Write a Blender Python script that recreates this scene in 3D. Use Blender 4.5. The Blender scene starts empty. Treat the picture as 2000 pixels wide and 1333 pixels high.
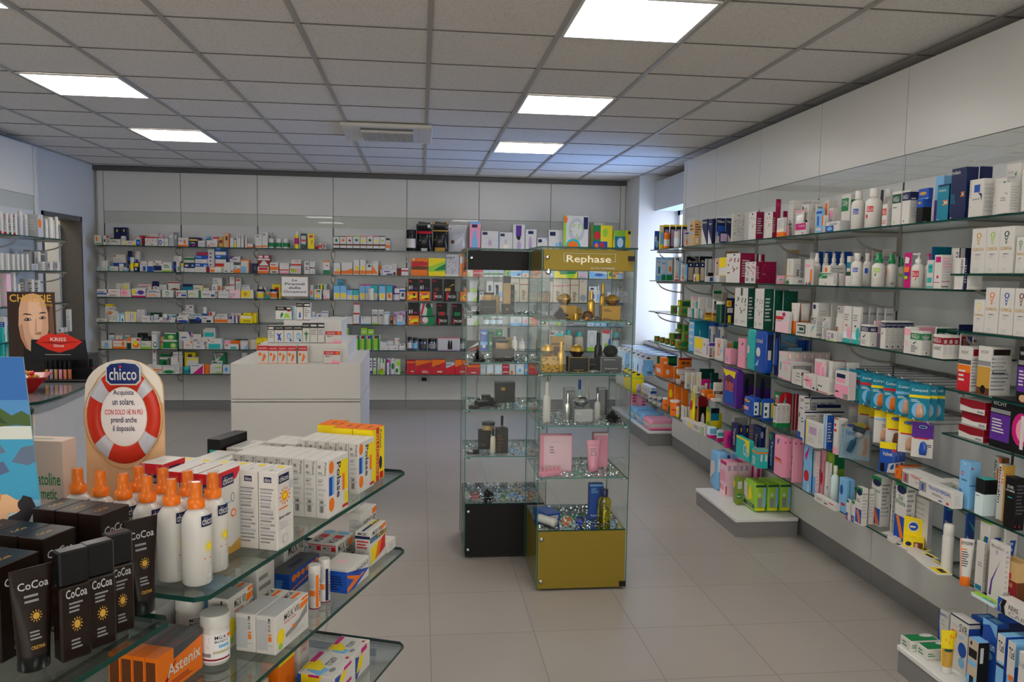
import bpy, math, random
from mathutils import Vector, Matrix
random.seed(7)
# ------------------------------------------------------------------ camera, sky, exposure
SC = bpy.context.scene
COL = SC.collection
YAW, PIT, ROL, FPX = 0.114694949, 0.0827982293, 0.0165060641, 1556.74483
CAMZ, CEIL = 1.6, 2.731
_f = Vector((math.sin(YAW)*math.cos(PIT), math.cos(YAW)*math.cos(PIT), -math.sin(PIT)))
_r0 = Vector((math.cos(YAW), -math.sin(YAW), 0)); _u0 = _r0.cross(_f)
_r = _r0*math.cos(ROL) + _u0*math.sin(ROL); _u = _u0*math.cos(ROL) - _r0*math.sin(ROL)
cam = bpy.data.cameras.new('camera'); camo = bpy.data.objects.new('camera', cam); COL.objects.link(camo)
camo.matrix_world = Matrix(((_r.x, _u.x, -_f.x, 0), (_r.y, _u.y, -_f.y, 0), (_r.z, _u.z, -_f.z, CAMZ), (0, 0, 0, 1)))
cam.sensor_width = 36; cam.lens = FPX/2000*36; cam.clip_start = .02
SC.camera = camo
SC.view_settings.view_transform = 'Standard'; SC.view_settings.look = 'None'
SC.view_settings.gamma = 1; SC.view_settings.use_curve_mapping = False
SC.view_settings.exposure = 2.0
SC.cycles.max_bounces = 8; SC.cycles.transparent_max_bounces = 40; SC.cycles.diffuse_bounces = 5
SC.cycles.glossy_bounces = 4; SC.cycles.use_denoising = True; SC.cycles.sample_clamp_indirect = 6
SC.cycles.caustics_reflective = False; SC.cycles.caustics_refractive = False
wd = bpy.data.worlds.new('sky'); SC.world = wd; wd.use_nodes = True
_n = wd.node_tree.nodes; _l = wd.node_tree.links; _bg = _n['Background']      # warm fill for the added shopfront behind the camera, blue shade beyond the side window
_tc = _n.new('ShaderNodeTexCoord'); _sx = _n.new('ShaderNodeSeparateXYZ'); _rp = _n.new('ShaderNodeValToRGB')
_ma = _n.new('ShaderNodeMath'); _ma.operation = 'MULTIPLY_ADD'; _ma.inputs[1].default_value = .5; _ma.inputs[2].default_value = .5
_rp.color_ramp.elements[0].position = .30; _rp.color_ramp.elements[0].color = (.20, .187, .17, 1)
_rp.color_ramp.elements[1].position = .46; _rp.color_ramp.elements[1].color = (.15, .28, .60, 1)
_l.new(_tc.outputs['Generated'], _sx.inputs[0]); _l.new(_sx.outputs['Y'], _ma.inputs[0]); _l.new(_ma.outputs[0], _rp.inputs[0]); _l.new(_rp.outputs[0], _bg.inputs[0])
_bg.inputs[1].default_value = 6.0
LAMP = 3.6          # brightness of the ceiling panels
# daylight portal in the side window (guides sampling of the sky, adds no light)
pl = bpy.data.lights.new('window_portal', 'AREA'); pl.shape = 'RECTANGLE'; pl.size = 1.3; pl.size_y = 1.4
pl.cycles.is_portal = True
po = bpy.data.objects.new('window_portal', pl); COL.objects.link(po)
po.location = (2.93, 8.05, 1.65); po.rotation_euler = (math.radians(90), 0, math.radians(90))

pf = bpy.data.lights.new('added_window_portal', 'AREA'); pf.shape = 'RECTANGLE'; pf.size = 5.4; pf.size_y = 2.4; pf.cycles.is_portal = True  # portal of the added shopfront window, guides sampling only
pg = bpy.data.objects.new('added_window_portal', pf); COL.objects.link(pg); pg.location = (-.4, -4.45, 1.35); pg.rotation_euler = (math.radians(90), 0, 0)
# ------------------------------------------------------------------ pixel -> place (photo frame 2000x1333)
def ray(x, y): return _f + _r*((x-1000)/FPX) - _u*((y-666.5)/FPX)
def atz(x, y, z): d = ray(x, y); d = d*((z-CAMZ)/d.z); return Vector((d.x, d.y, z))
def aty(x, y, Y): d = ray(x, y); d = d*(Y/d.y); return Vector((d.x, d.y, d.z+CAMZ))
def atx(x, y, X): d = ray(x, y); d = d*(X/d.x); return Vector((d.x, d.y, d.z+CAMZ))
def px(p):
    v = Vector(p) - Vector((0, 0, CAMZ)); k = v.dot(_f)
    return 1000+FPX*v.dot(_r)/k, 666.5-FPX*v.dot(_u)/k
def solveY(xp, X, z):               # Y of the point (X,Y,z) seen at pixel column xp
    a, b = 1.0, 9.3
    for _ in range(40):
        m = (a+b)/2
        if px((X, m, z))[0] > xp: a = m
        else: b = m
    return (a+b)/2

# ------------------------------------------------------------------ materials
PAL = dict(w='d6d3ce', c='e8dcc0', g='8d8d8f', lg='bdbec0', dg='4a4b50', k='101012', bu='1c50b0', nb='16204e', lb='7db9e6',
    te='12809c', tq='2fb5b0', gn='158048', dn='0d4a3a', lm='9ccc3c', ye='f2d818', or_='f07818', rd='cc2230', pk='f0a0b8', mg='c81c78', pu='5c2c92',
    br='6a3c22', tn='cdaa74', go='c89a40', si='b4b4b8', bx='8a1440', cr='f2e6d0', co='1c0f0a', lp='eec8d4', sk='d8a888', dr='8c1020', lt='d9edf0', mv='b8a0c0', ol='7c8f34',  bg='c4b49c')
PAL['or'] = PAL['or_']
CNAME = dict(w='white', c='cream', g='grey', lg='light grey', dg='dark grey', k='black', bu='blue', nb='navy', lb='light blue', te='teal',
    tq='turquoise', gn='green', dn='dark green', lm='lime green', ye='yellow', rd='red', pk='pink', mg='magenta', pu='purple', br='brown', tn='tan',
    go='gold', si='silver', bx='burgundy', cr='cream', co='dark brown', lp='pale pink', sk='beige', dr='dark red', lt='pale blue', mv='mauve', ol='olive green', bg='beige')
CNAME['or'] = 'orange'
def lin(h):
    c = [int(h[i:i+2], 16)/255 for i in (0, 2, 4)]
    return tuple(x/12.92 if x <= .04045 else ((x+.055)/1.055)**2.4 for x in c)+(1,)
_M = {}
def M(c, rough=.42, metal=0, coat=0):
    k = (c, rough, metal, coat)
    if k not in _M:
        m = bpy.data.materials.new('mat_'+CNAME.get(c, c).replace(' ', '_')); m.use_nodes = True
        b = m.node_tree.nodes['Principled BSDF']
        b.inputs['Base Color'].default_value = lin(PAL.get(c, c)); b.inputs['Roughness'].default_value = rough
        b.inputs['Metallic'].default_value = metal; b.inputs['Coat Weight'].default_value = coat*.5; b.inputs['Specular IOR Level'].default_value = .28
        _M[k] = m
    return _M[k]
def noisemat(name, c1, c2, scale, rough=.6, bump=0, lo=.4, hi=.6, detail=4, stretch=(1, 1, 1)):
    m = bpy.data.materials.new(name); m.use_nodes = True; n = m.node_tree.nodes; l = m.node_tree.links
    b = n['Principled BSDF']; b.inputs['Roughness'].default_value = rough
    t = n.new('ShaderNodeTexCoord'); mp = n.new('ShaderNodeMapping'); mp.inputs['Scale'].default_value = stretch
    x = n.new('ShaderNodeTexNoise'); x.inputs['Scale'].default_value = scale; x.inputs['Detail'].default_value = detail
    r = n.new('ShaderNodeValToRGB'); r.color_ramp.elements[0].position = lo; r.color_ramp.elements[1].position = hi
    r.color_ramp.elements[0].color = lin(c1); r.color_ramp.elements[1].color = lin(c2)
    l.new(t.outputs['Object'], mp.inputs[0]); l.new(mp.outputs[0], x.inputs['Vector']); l.new(x.outputs[0], r.inputs[0]); l.new(r.outputs[0], b.inputs['Base Color'])
    if bump:
        bp = n.new('ShaderNodeBump'); bp.inputs['Strength'].default_value = bump; bp.inputs['Distance'].default_value = .003
        l.new(x.outputs[0], bp.inputs['Height']); l.new(bp.outputs[0], b.inputs['Normal'])
    return m
def glassmat(name, tint, refl=1.0, rough=.01, minr=.0):
    m = bpy.data.materials.new(name); m.use_nodes = True; n = m.node_tree.nodes; l = m.node_tree.links
    n.remove(n['Principled BSDF'])
    tr = n.new('ShaderNodeBsdfTransparent'); tr.inputs[0].default_value = tint+(1,)
    gl = n.new('ShaderNodeBsdfGlossy'); gl.inputs['Roughness'].default_value = rough; gl.inputs[0].default_value = (1, 1, 1, 1)
    fr = n.new('ShaderNodeFresnel'); fr.inputs[0].default_value = 1.45
    mu = n.new('ShaderNodeMath'); mu.operation = 'MULTIPLY_ADD'; mu.inputs[1].default_value = refl; mu.inputs[2].default_value = minr; mu.use_clamp = True
    mx = n.new('ShaderNodeMixShader')
    l.new(fr.outputs[0], mu.inputs[0]); l.new(mu.outputs[0], mx.inputs[0]); l.new(tr.outputs[0], mx.inputs[1]); l.new(gl.outputs[0], mx.inputs[2])
    l.new(mx.outputs[0], n['Material Output'].inputs[0])
    return m
GLASS = glassmat('clear_glass', (.975, .99, .985), .28)
SHELFG = glassmat('shelf_glass', (.90, .95, .93), .6)
TINTG = glassmat('dark_glass', (.35, .40, .40), .9)
PLASTIC = glassmat('clear_plastic', (.93, .94, .95), 1.3, .08, .03)
CRYST = glassmat('crystal', (.82, .85, .86), 1.6, .05, .15)
ORGL = glassmat('amber_glass', (.90, .62, .22), 1.2, .08, .12)
YEGL = glassmat('yellow_oil', (.90, .80, .08), .8, .05, .03)
BLGL = glassmat('blue_glass', (.12, .25, .80), 1.5, .05, .1)
EDGE = M('0f4038', .15)
CHROME = M('c8c8cc', .18, 1); STEEL = M('8f8c88', .35, 1); GOLDM = M('e0b048', .28, .6); SILM = M('c9c9cb', .2, 1)
def emis(name, col, s):
    m = bpy.data.materials.new(name); m.use_nodes = True; n = m.node_tree.nodes; n.remove(n['Principled BSDF'])
    e = n.new('ShaderNodeEmission'); e.inputs[0].default_value = col; e.inputs[1].default_value = s
    m.node_tree.links.new(e.outputs[0], n['Material Output'].inputs[0]); return m

# ------------------------------------------------------------------ lettering (built-in font as mesh)
_T = {}
def letters(s):
    if s not in _T:
        c = bpy.data.curves.new('t', 'FONT'); c.body = s; c.resolution_u = 2; c.offset = .012
        o = bpy.data.objects.new('t', c); me = o.to_mesh()
        vs = [tuple(v.co)[:2] for v in me.vertices]; fs = [tuple(p.vertices) for p in me.polygons]
        o.to_mesh_clear(); bpy.data.objects.remove(o); bpy.data.curves.remove(c)
        if vs:
            x0, x1 = min(v[0] for v in vs), max(v[0] for v in vs); y0, y1 = min(v[1] for v in vs), max(v[1] for v in vs)
            vs = [((a-x0)/(x1-x0), (b-y0)/(y1-y0)) for a, b in vs]
        _T[s] = (vs, fs)
    return _T[s]

# ------------------------------------------------------------------ mesh builder
class MB:
    def __init__(s): s.v = []; s.f = []; s.m = []; s.sm = []; s.mats = []; s.flat = True
    def mi(s, mat):
        if mat not in s.mats: s.mats.append(mat)
        return s.mats.index(mat)
    def face(s, pts, mat, smooth=False):
        k = len(s.v); s.v += [tuple(p) for p in pts]; s.f.append(tuple(range(k, k+len(pts)))); s.m.append(s.mi(mat)); s.sm.append(smooth)
    def mesh(s, vs, fs, mat, smooth=False):
        k = len(s.v); s.v += [tuple(p) for p in vs]; i = s.mi(mat)
        for f in fs: s.f.append(tuple(a+k for a in f)); s.m.append(i); s.sm.append(smooth)
    def box(s, x0, y0, z0, x1, y1, z1, mat, edge=None, bev=0):
        if bev:
            b = bev; xs = (x0, x0+b, x1-b, x1); ys = (y0, y0+b, y1-b, y1); zs = (z0, z0+b, z1-b, z1)
            idx = {}; V = []
            for i in range(4):
                for j in range(4):
                    for k in range(4):
                        if sum(q in (0, 3) for q in (i, j, k)) == 1 or False:
                            idx[(i, j, k)] = len(V); V.append((xs[i], ys[j], zs[k]))
            F = []
            def q(*a): F.append(tuple(idx[t] for t in a))
            for a, fl in ((0, 0), (3, 1)):
                q(*[(a, 1, 1), (a, 1, 2), (a, 2, 2), (a, 2, 1)][::(1 if a == 0 else -1)])
                q(*[(1, a, 1), (2, a, 1), (2, a, 2), (1, a, 2)][::(1 if a == 0 else -1)])
                q(*[(1, 1, a), (1, 2, a), (2, 2, a), (2, 1, a)][::(1 if a == 0 else -1)])
            for i in (0, 3):
                ii = 1 if i == 0 else 2
                for j in (0, 3):
                    jj = 1 if j == 0 else 2
                    q((i, jj, 1), (i, jj, 2), (ii, j, 2), (ii, j, 1)); q((i, 1, jj), (i, 2, jj), (ii, 2, j), (ii, 1, j)); q((1, i, jj), (2, i, jj), (2, ii, j), (1, ii, j))
                    for k in (0, 3):
                        kk = 1 if k == 0 else 2
                        q((i, jj, kk), (ii, j, kk), (ii, jj, k))
            s.mesh(V, F, mat); return
        V = [(x0, y0, z0), (x1, y0, z0), (x1, y1, z0), (x0, y1, z0), (x0, y0, z1), (x1, y0, z1), (x1, y1, z1), (x0, y1, z1)]
        s.mesh(V, [(0, 3, 2, 1), (4, 5, 6, 7)], mat); s.mesh(V, [(0, 1, 5, 4), (1, 2, 6, 5), (2, 3, 7, 6), (3, 0, 4, 7)], edge or mat)
    def lathe(s, prof, mat, cx=0, cy=0, n=20, sx=1, sy=1, smooth=True, cap=True):
        V = [(cx+r*sx*math.cos(2*math.pi*i/n), cy+r*sy*math.sin(2*math.pi*i/n), z) for r, z in prof for i in range(n)]
        F = [(j*n+i, j*n+(i+1) % n, (j+1)*n+(i+1) % n, (j+1)*n+i) for j in range(len(prof)-1) for i in range(n)]
        s.mesh(V, F, mat, smooth)
        if cap:
            if prof[0][0] > 1e-5: s.mesh(V[:n], [tuple(range(n))[::-1]], mat)
            if prof[-1][0] > 1e-5: s.mesh(V[-n:], [tuple(range(n))], mat)
    def tube(s, pts, r, mat, n=8):
        pts = [Vector(p) for p in pts]; V = []
        for i, p in enumerate(pts):
            d = (pts[min(i+1, len(pts)-1)]-pts[max(i-1, 0)]).normalized()
            a = d.cross(Vector((0, 0, 1)) if abs(d.z) < .9 else Vector((1, 0, 0))).normalized(); b = d.cross(a)
            V += [p+r*(a*math.cos(2*math.pi*k/n)+b*math.sin(2*math.pi*k/n)) for k in range(n)]
        F = [(j*n+i, j*n+(i+1) % n, (j+1)*n+(i+1) % n, (j+1)*n+i) for j in range(len(pts)-1) for i in range(n)]
        F += [tuple(range(n))[::-1], tuple(range(len(V)-n, len(V)))]
        s.mesh(V, F, mat, True)
    def prism(s, poly, P, th, mat, side=None, smooth=False):   # poly in 2D, P maps (u,v,w)->xyz, extruded w 0..th
        n = len(poly); V = [P(u, v, 0) for u, v in poly]+[P(u, v, th) for u, v in poly]
        s.mesh(V, [tuple(range(n)), tuple(range(2*n-1, n-1, -1))], mat)
        s.mesh(V, [(i, i+n, (i+1) % n+n, (i+1) % n) for i in range(n)], side or mat, smooth)
    def paint(s, P, toks, face, asp=1.0, k0=1):                # decoration on the face P(u,v,eps)
        k = k0
        for t in toks:
            a = t.split(':'); kd = a[0]
            fc = 'f'
            if len(kd) > 1: fc, kd = kd[0], kd[1:]
            if not (fc == face or (fc == 'a' and face in 'flr') or (fc == 's' and face in 'lr')): continue
            e = .0002+.00005*k; k += 1
            m = M(a[1], .4)
            if kd == 'B': a = [0, 0, 0, a[2], 1, a[3]]; kd = 'R'
            elif kd == 'V': a = [0, 0, a[2], 0, a[3], 1]; kd = 'R'
            if kd == 'R':
                u0, v0, u1, v1 = map(float, a[2:6]); N = 1 if s.flat else 8
                for q in range(N):
                    a0, a1 = u0+(u1-u0)*q/N, u0+(u1-u0)*(q+1)/N; s.face([P(a0, v0, e), P(a1, v0, e), P(a1, v1, e), P(a0, v1, e)], m)
            elif kd == 'E':
                u0, v0, u1, v1 = map(float, a[2:6]); c, d = (u0+u1)/2, (v0+v1)/2
                s.face([P(c+(u1-u0)/2*math.cos(q*math.pi/8), d+(v1-v0)/2*math.sin(q*math.pi/8), e) for q in range(16)], m)
            elif kd == 'P':
                q = list(map(float, a[2:])); s.face([P(q[i], q[i+1], e) for i in range(0, len(q), 2)], m)
            elif kd in ('T', 'Y'):
                u0, v0, u1, v1 = map(float, a[2:6]); vs, fs = letters(':'.join(a[6:]).replace('_', ' '))
                if kd == 'T': s.mesh([P(u0+(u1-u0)*x, v0+(v1-v0)*y, e) for x, y in vs], fs, m)
                else: s.mesh([P(u0+(u1-u0)*y, v1-(v1-v0)*x, e) for x, y in vs], fs, m)
            elif kd == 'L':                                      # small print
                u0, v0, u1, v1 = map(float, a[2:6]); n = int(a[6]); rr = random.Random(n*31+int(u0*100))
                for i in range(n):
                    h = (v1-v0)/n; b = v1-(i+1)*h; w = (u1-u0)*rr.uniform(.6, 1)
                    s.face([P(u0, b+h*.2, e), P(u0+w, b+h*.2, e), P(u0+w, b+h*.65, e), P(u0, b+h*.65, e)], m)
            elif kd == 'S':                                      # sun
                u0, v0, u1, v1 = map(float, a[2:6]); c, d = (u0+u1)/2, (v0+v1)/2; ru, rv = (u1-u0)/2, (v1-v0)/2
                s.face([P(c+ru*.55*math.cos(q*math.pi/8), d+rv*.55*math.sin(q*math.pi/8), e) for q in range(16)], m)
                for q in range(12):
                    w = q*math.pi/6; C, S_ = math.cos(w), math.sin(w); x, y = -S_*.09, C*.09
                    s.face([P(c+ru*(.68*C+x), d+rv*(.68*S_+y), e), P(c+ru*(C+x*.6), d+rv*(S_+y*.6), e), P(c+ru*(C-x*.6), d+rv*(S_-y*.6), e), P(c+ru*(.68*C-x), d+rv*(.68*S_-y), e)], m)
            elif kd == 'F':                                      # sprig of small leaves
                u0, v0, u1, v1 = map(float, a[2:6]); rr = random.Random(5); n = int(a[6])
                for i in range(n):
                    c, d = rr.uniform(u0, u1), rr.uniform(v0, v1); w = rr.uniform(0, 3.1); ru, rv = .07, .07*asp
                    s.face([P(c+ru*math.cos(w+q*1.57)*(1 if q % 2 == 0 else .45), d+rv*math.sin(w+q*1.57)*(1 if q % 2 == 0 else .45), e) for q in range(4)], m)
        return k
    def data(s, name='mesh'):
        me = bpy.data.meshes.new(name); me.from_pydata(s.v, [], s.f)
        for m in s.mats: me.materials.append(m)
        me.polygons.foreach_set('material_index', s.m); me.polygons.foreach_set('use_smooth', s.sm); me.update(); return me
    def obj(s, name, parent=None, loc=(0, 0, 0), rz=0):
        o = bpy.data.objects.new(name, s.data(name)); COL.objects.link(o); o.parent = parent; o.location = loc; o.rotation_euler = (0, 0, rz); return o

def tag(o, label, cat, group=None, kind=None):
    o['label'] = label; o['category'] = cat
    if group: o['group'] = group
    if kind: o['kind'] = kind
    return o
def empty(name, loc=(0, 0, 0), rz=0):
    o = bpy.data.objects.new(name, None); COL.objects.link(o); o.location = loc; o.rotation_euler = (0, 0, rz); o.empty_display_size = .05; return o
def struct(mb, name): o = mb.obj(name); o['kind'] = 'structure'; return o
# ================================================================== THE ROOM
WALLM = M('d9d9d6', .5); LAM = M('d8d7d3', .28); LAMD = M('5c5a58', .4); KICK = M('8c8b8c', .3, .3)
def floor_material():
    m = bpy.data.materials.new('porcelain_tiles'); m.use_nodes = True; n = m.node_tree.nodes; l = m.node_tree.links; b = n['Principled BSDF']
    t = n.new('ShaderNodeTexCoord'); mp = n.new('ShaderNodeMapping'); mp.inputs['Location'].default_value = (-.052, -.18, 0)
    br = n.new('ShaderNodeTexBrick'); br.offset = 0; br.inputs['Scale'].default_value = 1
    br.inputs['Brick Width'].default_value = .4645; br.inputs['Row Height'].default_value = .4645; br.inputs['Mortar Size'].default_value = .0022
    br.inputs['Color1'].default_value = lin('aaa39c'); br.inputs['Color2'].default_value = lin('a59e97'); br.inputs['Mortar'].default_value = lin('88827c')
    nz = n.new('ShaderNodeTexNoise'); nz.inputs['Scale'].default_value = 2.2; nz.inputs['Detail'].default_value = 5
    mx = n.new('ShaderNodeMixRGB'); mx.blend_type = 'MULTIPLY'; mx.inputs[0].default_value = .12
    l.new(t.outputs['Object'], mp.inputs[0]); l.new(mp.outputs[0], br.inputs[0]); l.new(t.outputs['Object'], nz.inputs[0])
    l.new(br.outputs[0], mx.inputs[1]); l.new(nz.outputs[0], mx.inputs[2]); l.new(mx.outputs[0], b.inputs['Base Color'])
    b.inputs['Roughness'].default_value = .3; b.inputs['Specular IOR Level'].default_value = .4
    return m
CTILE = noisemat('mineral_ceiling_tile', 'cfcbc6', 'e6e2de', 110, .9, .05, .3, .5, 2)
mb = MB(); mb.box(-3.9, -4.6, -.1, 3.2, 9.7, 0, floor_material()); struct(mb, 'floor')
mb = MB(); mb.box(-3.9, -4.6, CEIL+.002, 3.2, 9.7, CEIL+.1, CTILE); struct(mb, 'ceiling')
mb = MB(); mb.box(-3.9, 9.45, 0, 3.2, 9.6, CEIL, WALLM); struct(mb, 'wall_back')
mb = MB()
for x0, x1, z0, z1 in ((-3.9, -3.1, 0, CEIL), (2.3, 3.2, 0, CEIL), (-3.1, 2.3, 2.55, CEIL), (-3.1, 2.3, 0, .15)): mb.box(x0, -4.6, z0, x1, -4.5, z1, WALLM)
struct(mb, 'wall_front')
w = empty('window_added', (-.4, -4.55, .15)); w['kind'] = 'structure'  # unseen shopfront window, added to let in fill light from behind
mb = MB()
for x in (-2.7, -1.35, 0, 1.35, 2.7): mb.box(x-.025, -.03, 0, x+.025, .03, 2.4, STEEL)
mb.box(-2.7, -.03, 0, 2.7, .03, .05, STEEL); mb.box(-2.7, -.03, 2.35, 2.7, .03, 2.4, STEEL); mb.obj('window_frame', w)
for i in range(4): mb = MB(); mb.box(-2.675+1.35*i, -.004, .05, -1.375+1.35*i, .004, 2.35, GLASS); mb.obj('pane', w)
# left wall with a doorway (Y 8.13..9.03)
mb = MB()
for y0, y1, z0, z1 in ((-4.5, 8.13, 0, CEIL), (9.03, 9.45, 0, CEIL), (8.13, 9.03, 2.14, CEIL)): mb.box(-3.8, y0, z0, -3.6, y1, z1, WALLM)
struct(mb, 'wall_left')
mb = MB(); mb.box(-5.2, 7.4, 0, -5.1, 9.6, CEIL, M('cfc4a8', .6)); mb.box(-5.2, 7.4, 0, -3.8, 7.5, CEIL, M('cfc4a8', .6)); mb.box(-5.2, 9.5, 0, -3.8, 9.6, CEIL, M('cfc4a8', .6))
struct(mb, 'wall_corridor')
mb = MB(); mb.box(-5.2, 7.4, -.1, -3.8, 9.6, 0, M('98928d', .5)); struct(mb, 'floor_corridor')
mb = MB(); mb.box(-5.2, 7.4, CEIL, -3.8, 9.6, CEIL+.1, M('c8c4bc', .7)); struct(mb, 'ceiling_corridor')
ALU = M('6c6c6e', .35, .5)
d = empty('door_1', (-3.6, 8.58, 0)); d['kind'] = 'structure'
mb = MB()
for x0, x1 in ((-.45, -.42), (.42, .45)): mb.box(-.2, x0, 0, .01, x1, 2.14, ALU)
mb.box(-.2, -.45, 2.09, .01, .45, 2.14, ALU); mb.obj('door_frame', d)
mb = MB(); mb.box(-.95, .37, .005, -.2, .41, 2.05, M('d2d4d6', .3)); mb.obj('door_leaf', d)
t = empty('ceiling_light', (-4.45, 8.5, CEIL-.01)); tag(t, 'lit ceiling panel of the corridor behind the open doorway', 'ceiling light'); m = MB(); m.box(-.27, -.27, -.001, .27, .27, .004, emis('corridor_fill', (1, .93, .82, 1), 4.0)); m.obj('diffuser', t)  # unseen lamp, added to brighten the corridor
m = MB(); m.box(-.29, -.29, .0, -.27, .29, .008, M('d8d8d8', .4)); m.obj('frame', t)
# right wall, window bay from Y 7.45 to 8.85
WX = 2.83
mb = MB(); mb.box(2.62, -4.5, 0, 2.8, 7.42, CEIL, WALLM); mb.box(WX, 7.42, 0, 3.0, 8.86, .86, WALLM); mb.box(WX, 7.42, 2.36, 3.0, 8.86, CEIL, WALLM)
mb.box(WX, 7.3, 0, 3.0, 7.44, CEIL, WALLM); mb.box(WX, 8.82, 0, 3.0, 9.45, CEIL, WALLM); mb.box(2.8, 7.3, 0, WX, 7.42, CEIL, WALLM)
struct(mb, 'wall_right')
mb = MB(); mb.box(2.42, 8.80, 0, WX, 9.45, CEIL, M('dcdedf', .55)); struct(mb, 'wall_pillar')
mb = MB(); mb.box(2.60, 7.43, 2.34, 2.83, 8.80, 2.66, M('d0d2d2', .5)); struct(mb, 'trim_shutter_box')
w = empty('window_1', (2.88, 8.13, .86)); w['kind'] = 'structure'
mb = MB(); F = M('dfe3e8', .35)
for y0, y1, z0, z1 in ((-.69, .69, 0, .06), (-.69, .69, 1.44, 1.5), (-.69, -.62, 0, 1.5), (.62, .69, 0, 1.5), (-.04, .04, 0, 1.5)): mb.box(0, y0, z0, .06, y1, z1, F)
mb.obj('window_frame', w)
mb = MB(); mb.box(.025, -.62, .06, .031, -.04, 1.44, GLASS); mb.obj('pane', w)
mb = MB(); mb.box(.025, .04, .06, .031, .62, 1.44, GLASS); mb.obj('pane', w)
mb = MB(); mb.box(-.07, .005, .62, -.01, .03, .66, STEEL); mb.box(-.08, .008, .5, -.06, .027, .64, STEEL); mb.obj('window_handle', w)
mb = MB(); mb.box(-.34, -.68, .0, .0, .66, .03, M('dcdcda', .3)); mb.obj('window_sill', w)
# suspended-ceiling grid
GX = [-1.767+.6*i for i in range(-3, 8)]; GY = [3.837+.6*i for i in range(-13, 10)]
mb = MB(); TB = M('a9a7a4', .4)
for x in GX: mb.box(x-.012, -4.5, CEIL-.006, x+.012, 9.4, CEIL+.001, TB)
for y in GY: mb.box(-3.6, y-.004, CEIL-.002, 2.62, y+.004, CEIL+.001, M('6c6966', .6))
struct(mb, 'trim_ceiling_grid')
mb = MB(); mb.box(-3.6, 9.36, 2.675, 2.42, 9.45, CEIL-.006, LAMD); struct(mb, 'trim_back')
# ceiling light panels
LM = emis('light_panel', (1, .95, .88, 1), LAMP)
desc = {(0, 0): 'first row', (0, 1): 'second row', (0, 2): 'third row'}
names = {(1, 1): 'nearer the side wall, largest and closest', (1, 2): 'nearer the side wall, middle of its row', (1, 3): 'nearer the side wall, closest to the back shelves',
         (0, 1): 'on the door side, cut off by the corner', (0, 2): 'on the door side, middle of its row', (0, 3): 'on the door side, closest to the back shelves'}
for ci, x in enumerate((-2.367, .633)):
    for ri, y in enumerate((-.363, 1.437, 3.237, 5.037, 6.837)):
        t = empty('ceiling_light', (x+.3, y+.3, CEIL-.006)); k = ri-1
        tag(t, 'square lit ceiling panel '+names.get((ci, k), 'above the front shelves '+('on the door side' if ci == 0 else 'near the side wall')+(', behind' if k < 0 else '')), 'ceiling light', 'square light panels set in the ceiling')
        m = MB(); m.box(-.272, -.272, -.001, .272, .272, .004, LM); m.obj('diffuser', t)
        m = MB(); fm = M('d8d8d8', .4)
        for a in ((-.288, -.288, .288, -.272), (-.288, .272, .288, .288), (-.288, -.272, -.272, .272), (.272, -.272, .288, .272)): m.box(a[0], a[1], -.003, a[2], a[3], .005, fm)
        m.obj('frame', t)
# ceiling air unit
t = empty('air_conditioner', (-.267, 6.537, CEIL-.006)); tag(t, 'white ceiling air conditioning cassette with ribbed grille and corner covers', 'air conditioner')
WP = M('d6d3cd', .4)
m = MB(); m.box(-.35, -.35, -.03, .35, .35, 0, WP, bev=.008); m.obj('cover_plate', t)
m = MB(); m.box(-.2, -.2, -.048, .2, .2, -.03, WP); m.obj('grille_frame', t)
m = MB()
for i in range(20): m.box(-.19+i*.02, -.19, -.054, -.182+i*.02, .19, -.048, M('a8a5a0', .5))
g_ = m.obj('grille', t)
for sx, sy in ((-1, -1), (1, -1), (-1, 1), (1, 1)): m = MB(); m.box(sx*.29-.04, sy*.29-.04, -.037, sx*.29+.04, sy*.29+.04, -.03, WP, bev=.003); m.obj('corner_cover', t)
for sy in (-1, 1): m = MB(); m.box(-.2, sy*.25-.03, -.034, .2, sy*.25+.03, -.031, M('77736e', .6)); m.obj('air_slot', t)

# ================================================================== WALL SHELVING
ZS = [1.852, 1.572, 1.290, 1.015, .722, .446]
UPM = M('3c3c3e', .4, .6); BRK = M('a8a49c', .35, .5); LAMS = M('d2d3d4', .16)
def bracket_mesh(depth):          # flat bar under the glass with a curved brace, local: wall at y=0, out along -y
    m = MB(); t = .004
    m.box(-t, -depth, -.022, t, 0, -.004, BRK)
    pts = []
    for i in range(9):
        a = math.pi/2*i/8; pts.append((-depth*.92*math.cos(a), -.012-.085*math.sin(a)))
    for (y0, z0), (y1, z1) in zip(pts, pts[1:]):
        m.mesh([(-t, y0, z0), (t, y0, z0), (t, y1, z1), (-t, y1, z1), (-t, y0, z0-.012), (t, y0, z0-.012), (t, y1, z1-.012), (-t, y1, z1-.012)],
               [(0, 1, 2, 3), (7, 6, 5, 4), (0, 3, 7, 4), (1, 5, 6, 2)], BRK)
    m.box(-.012, -.012, -.12, .012, 0, .01, BRK)
    return m.data('bracket')
BR = bracket_mesh(.26)
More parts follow.
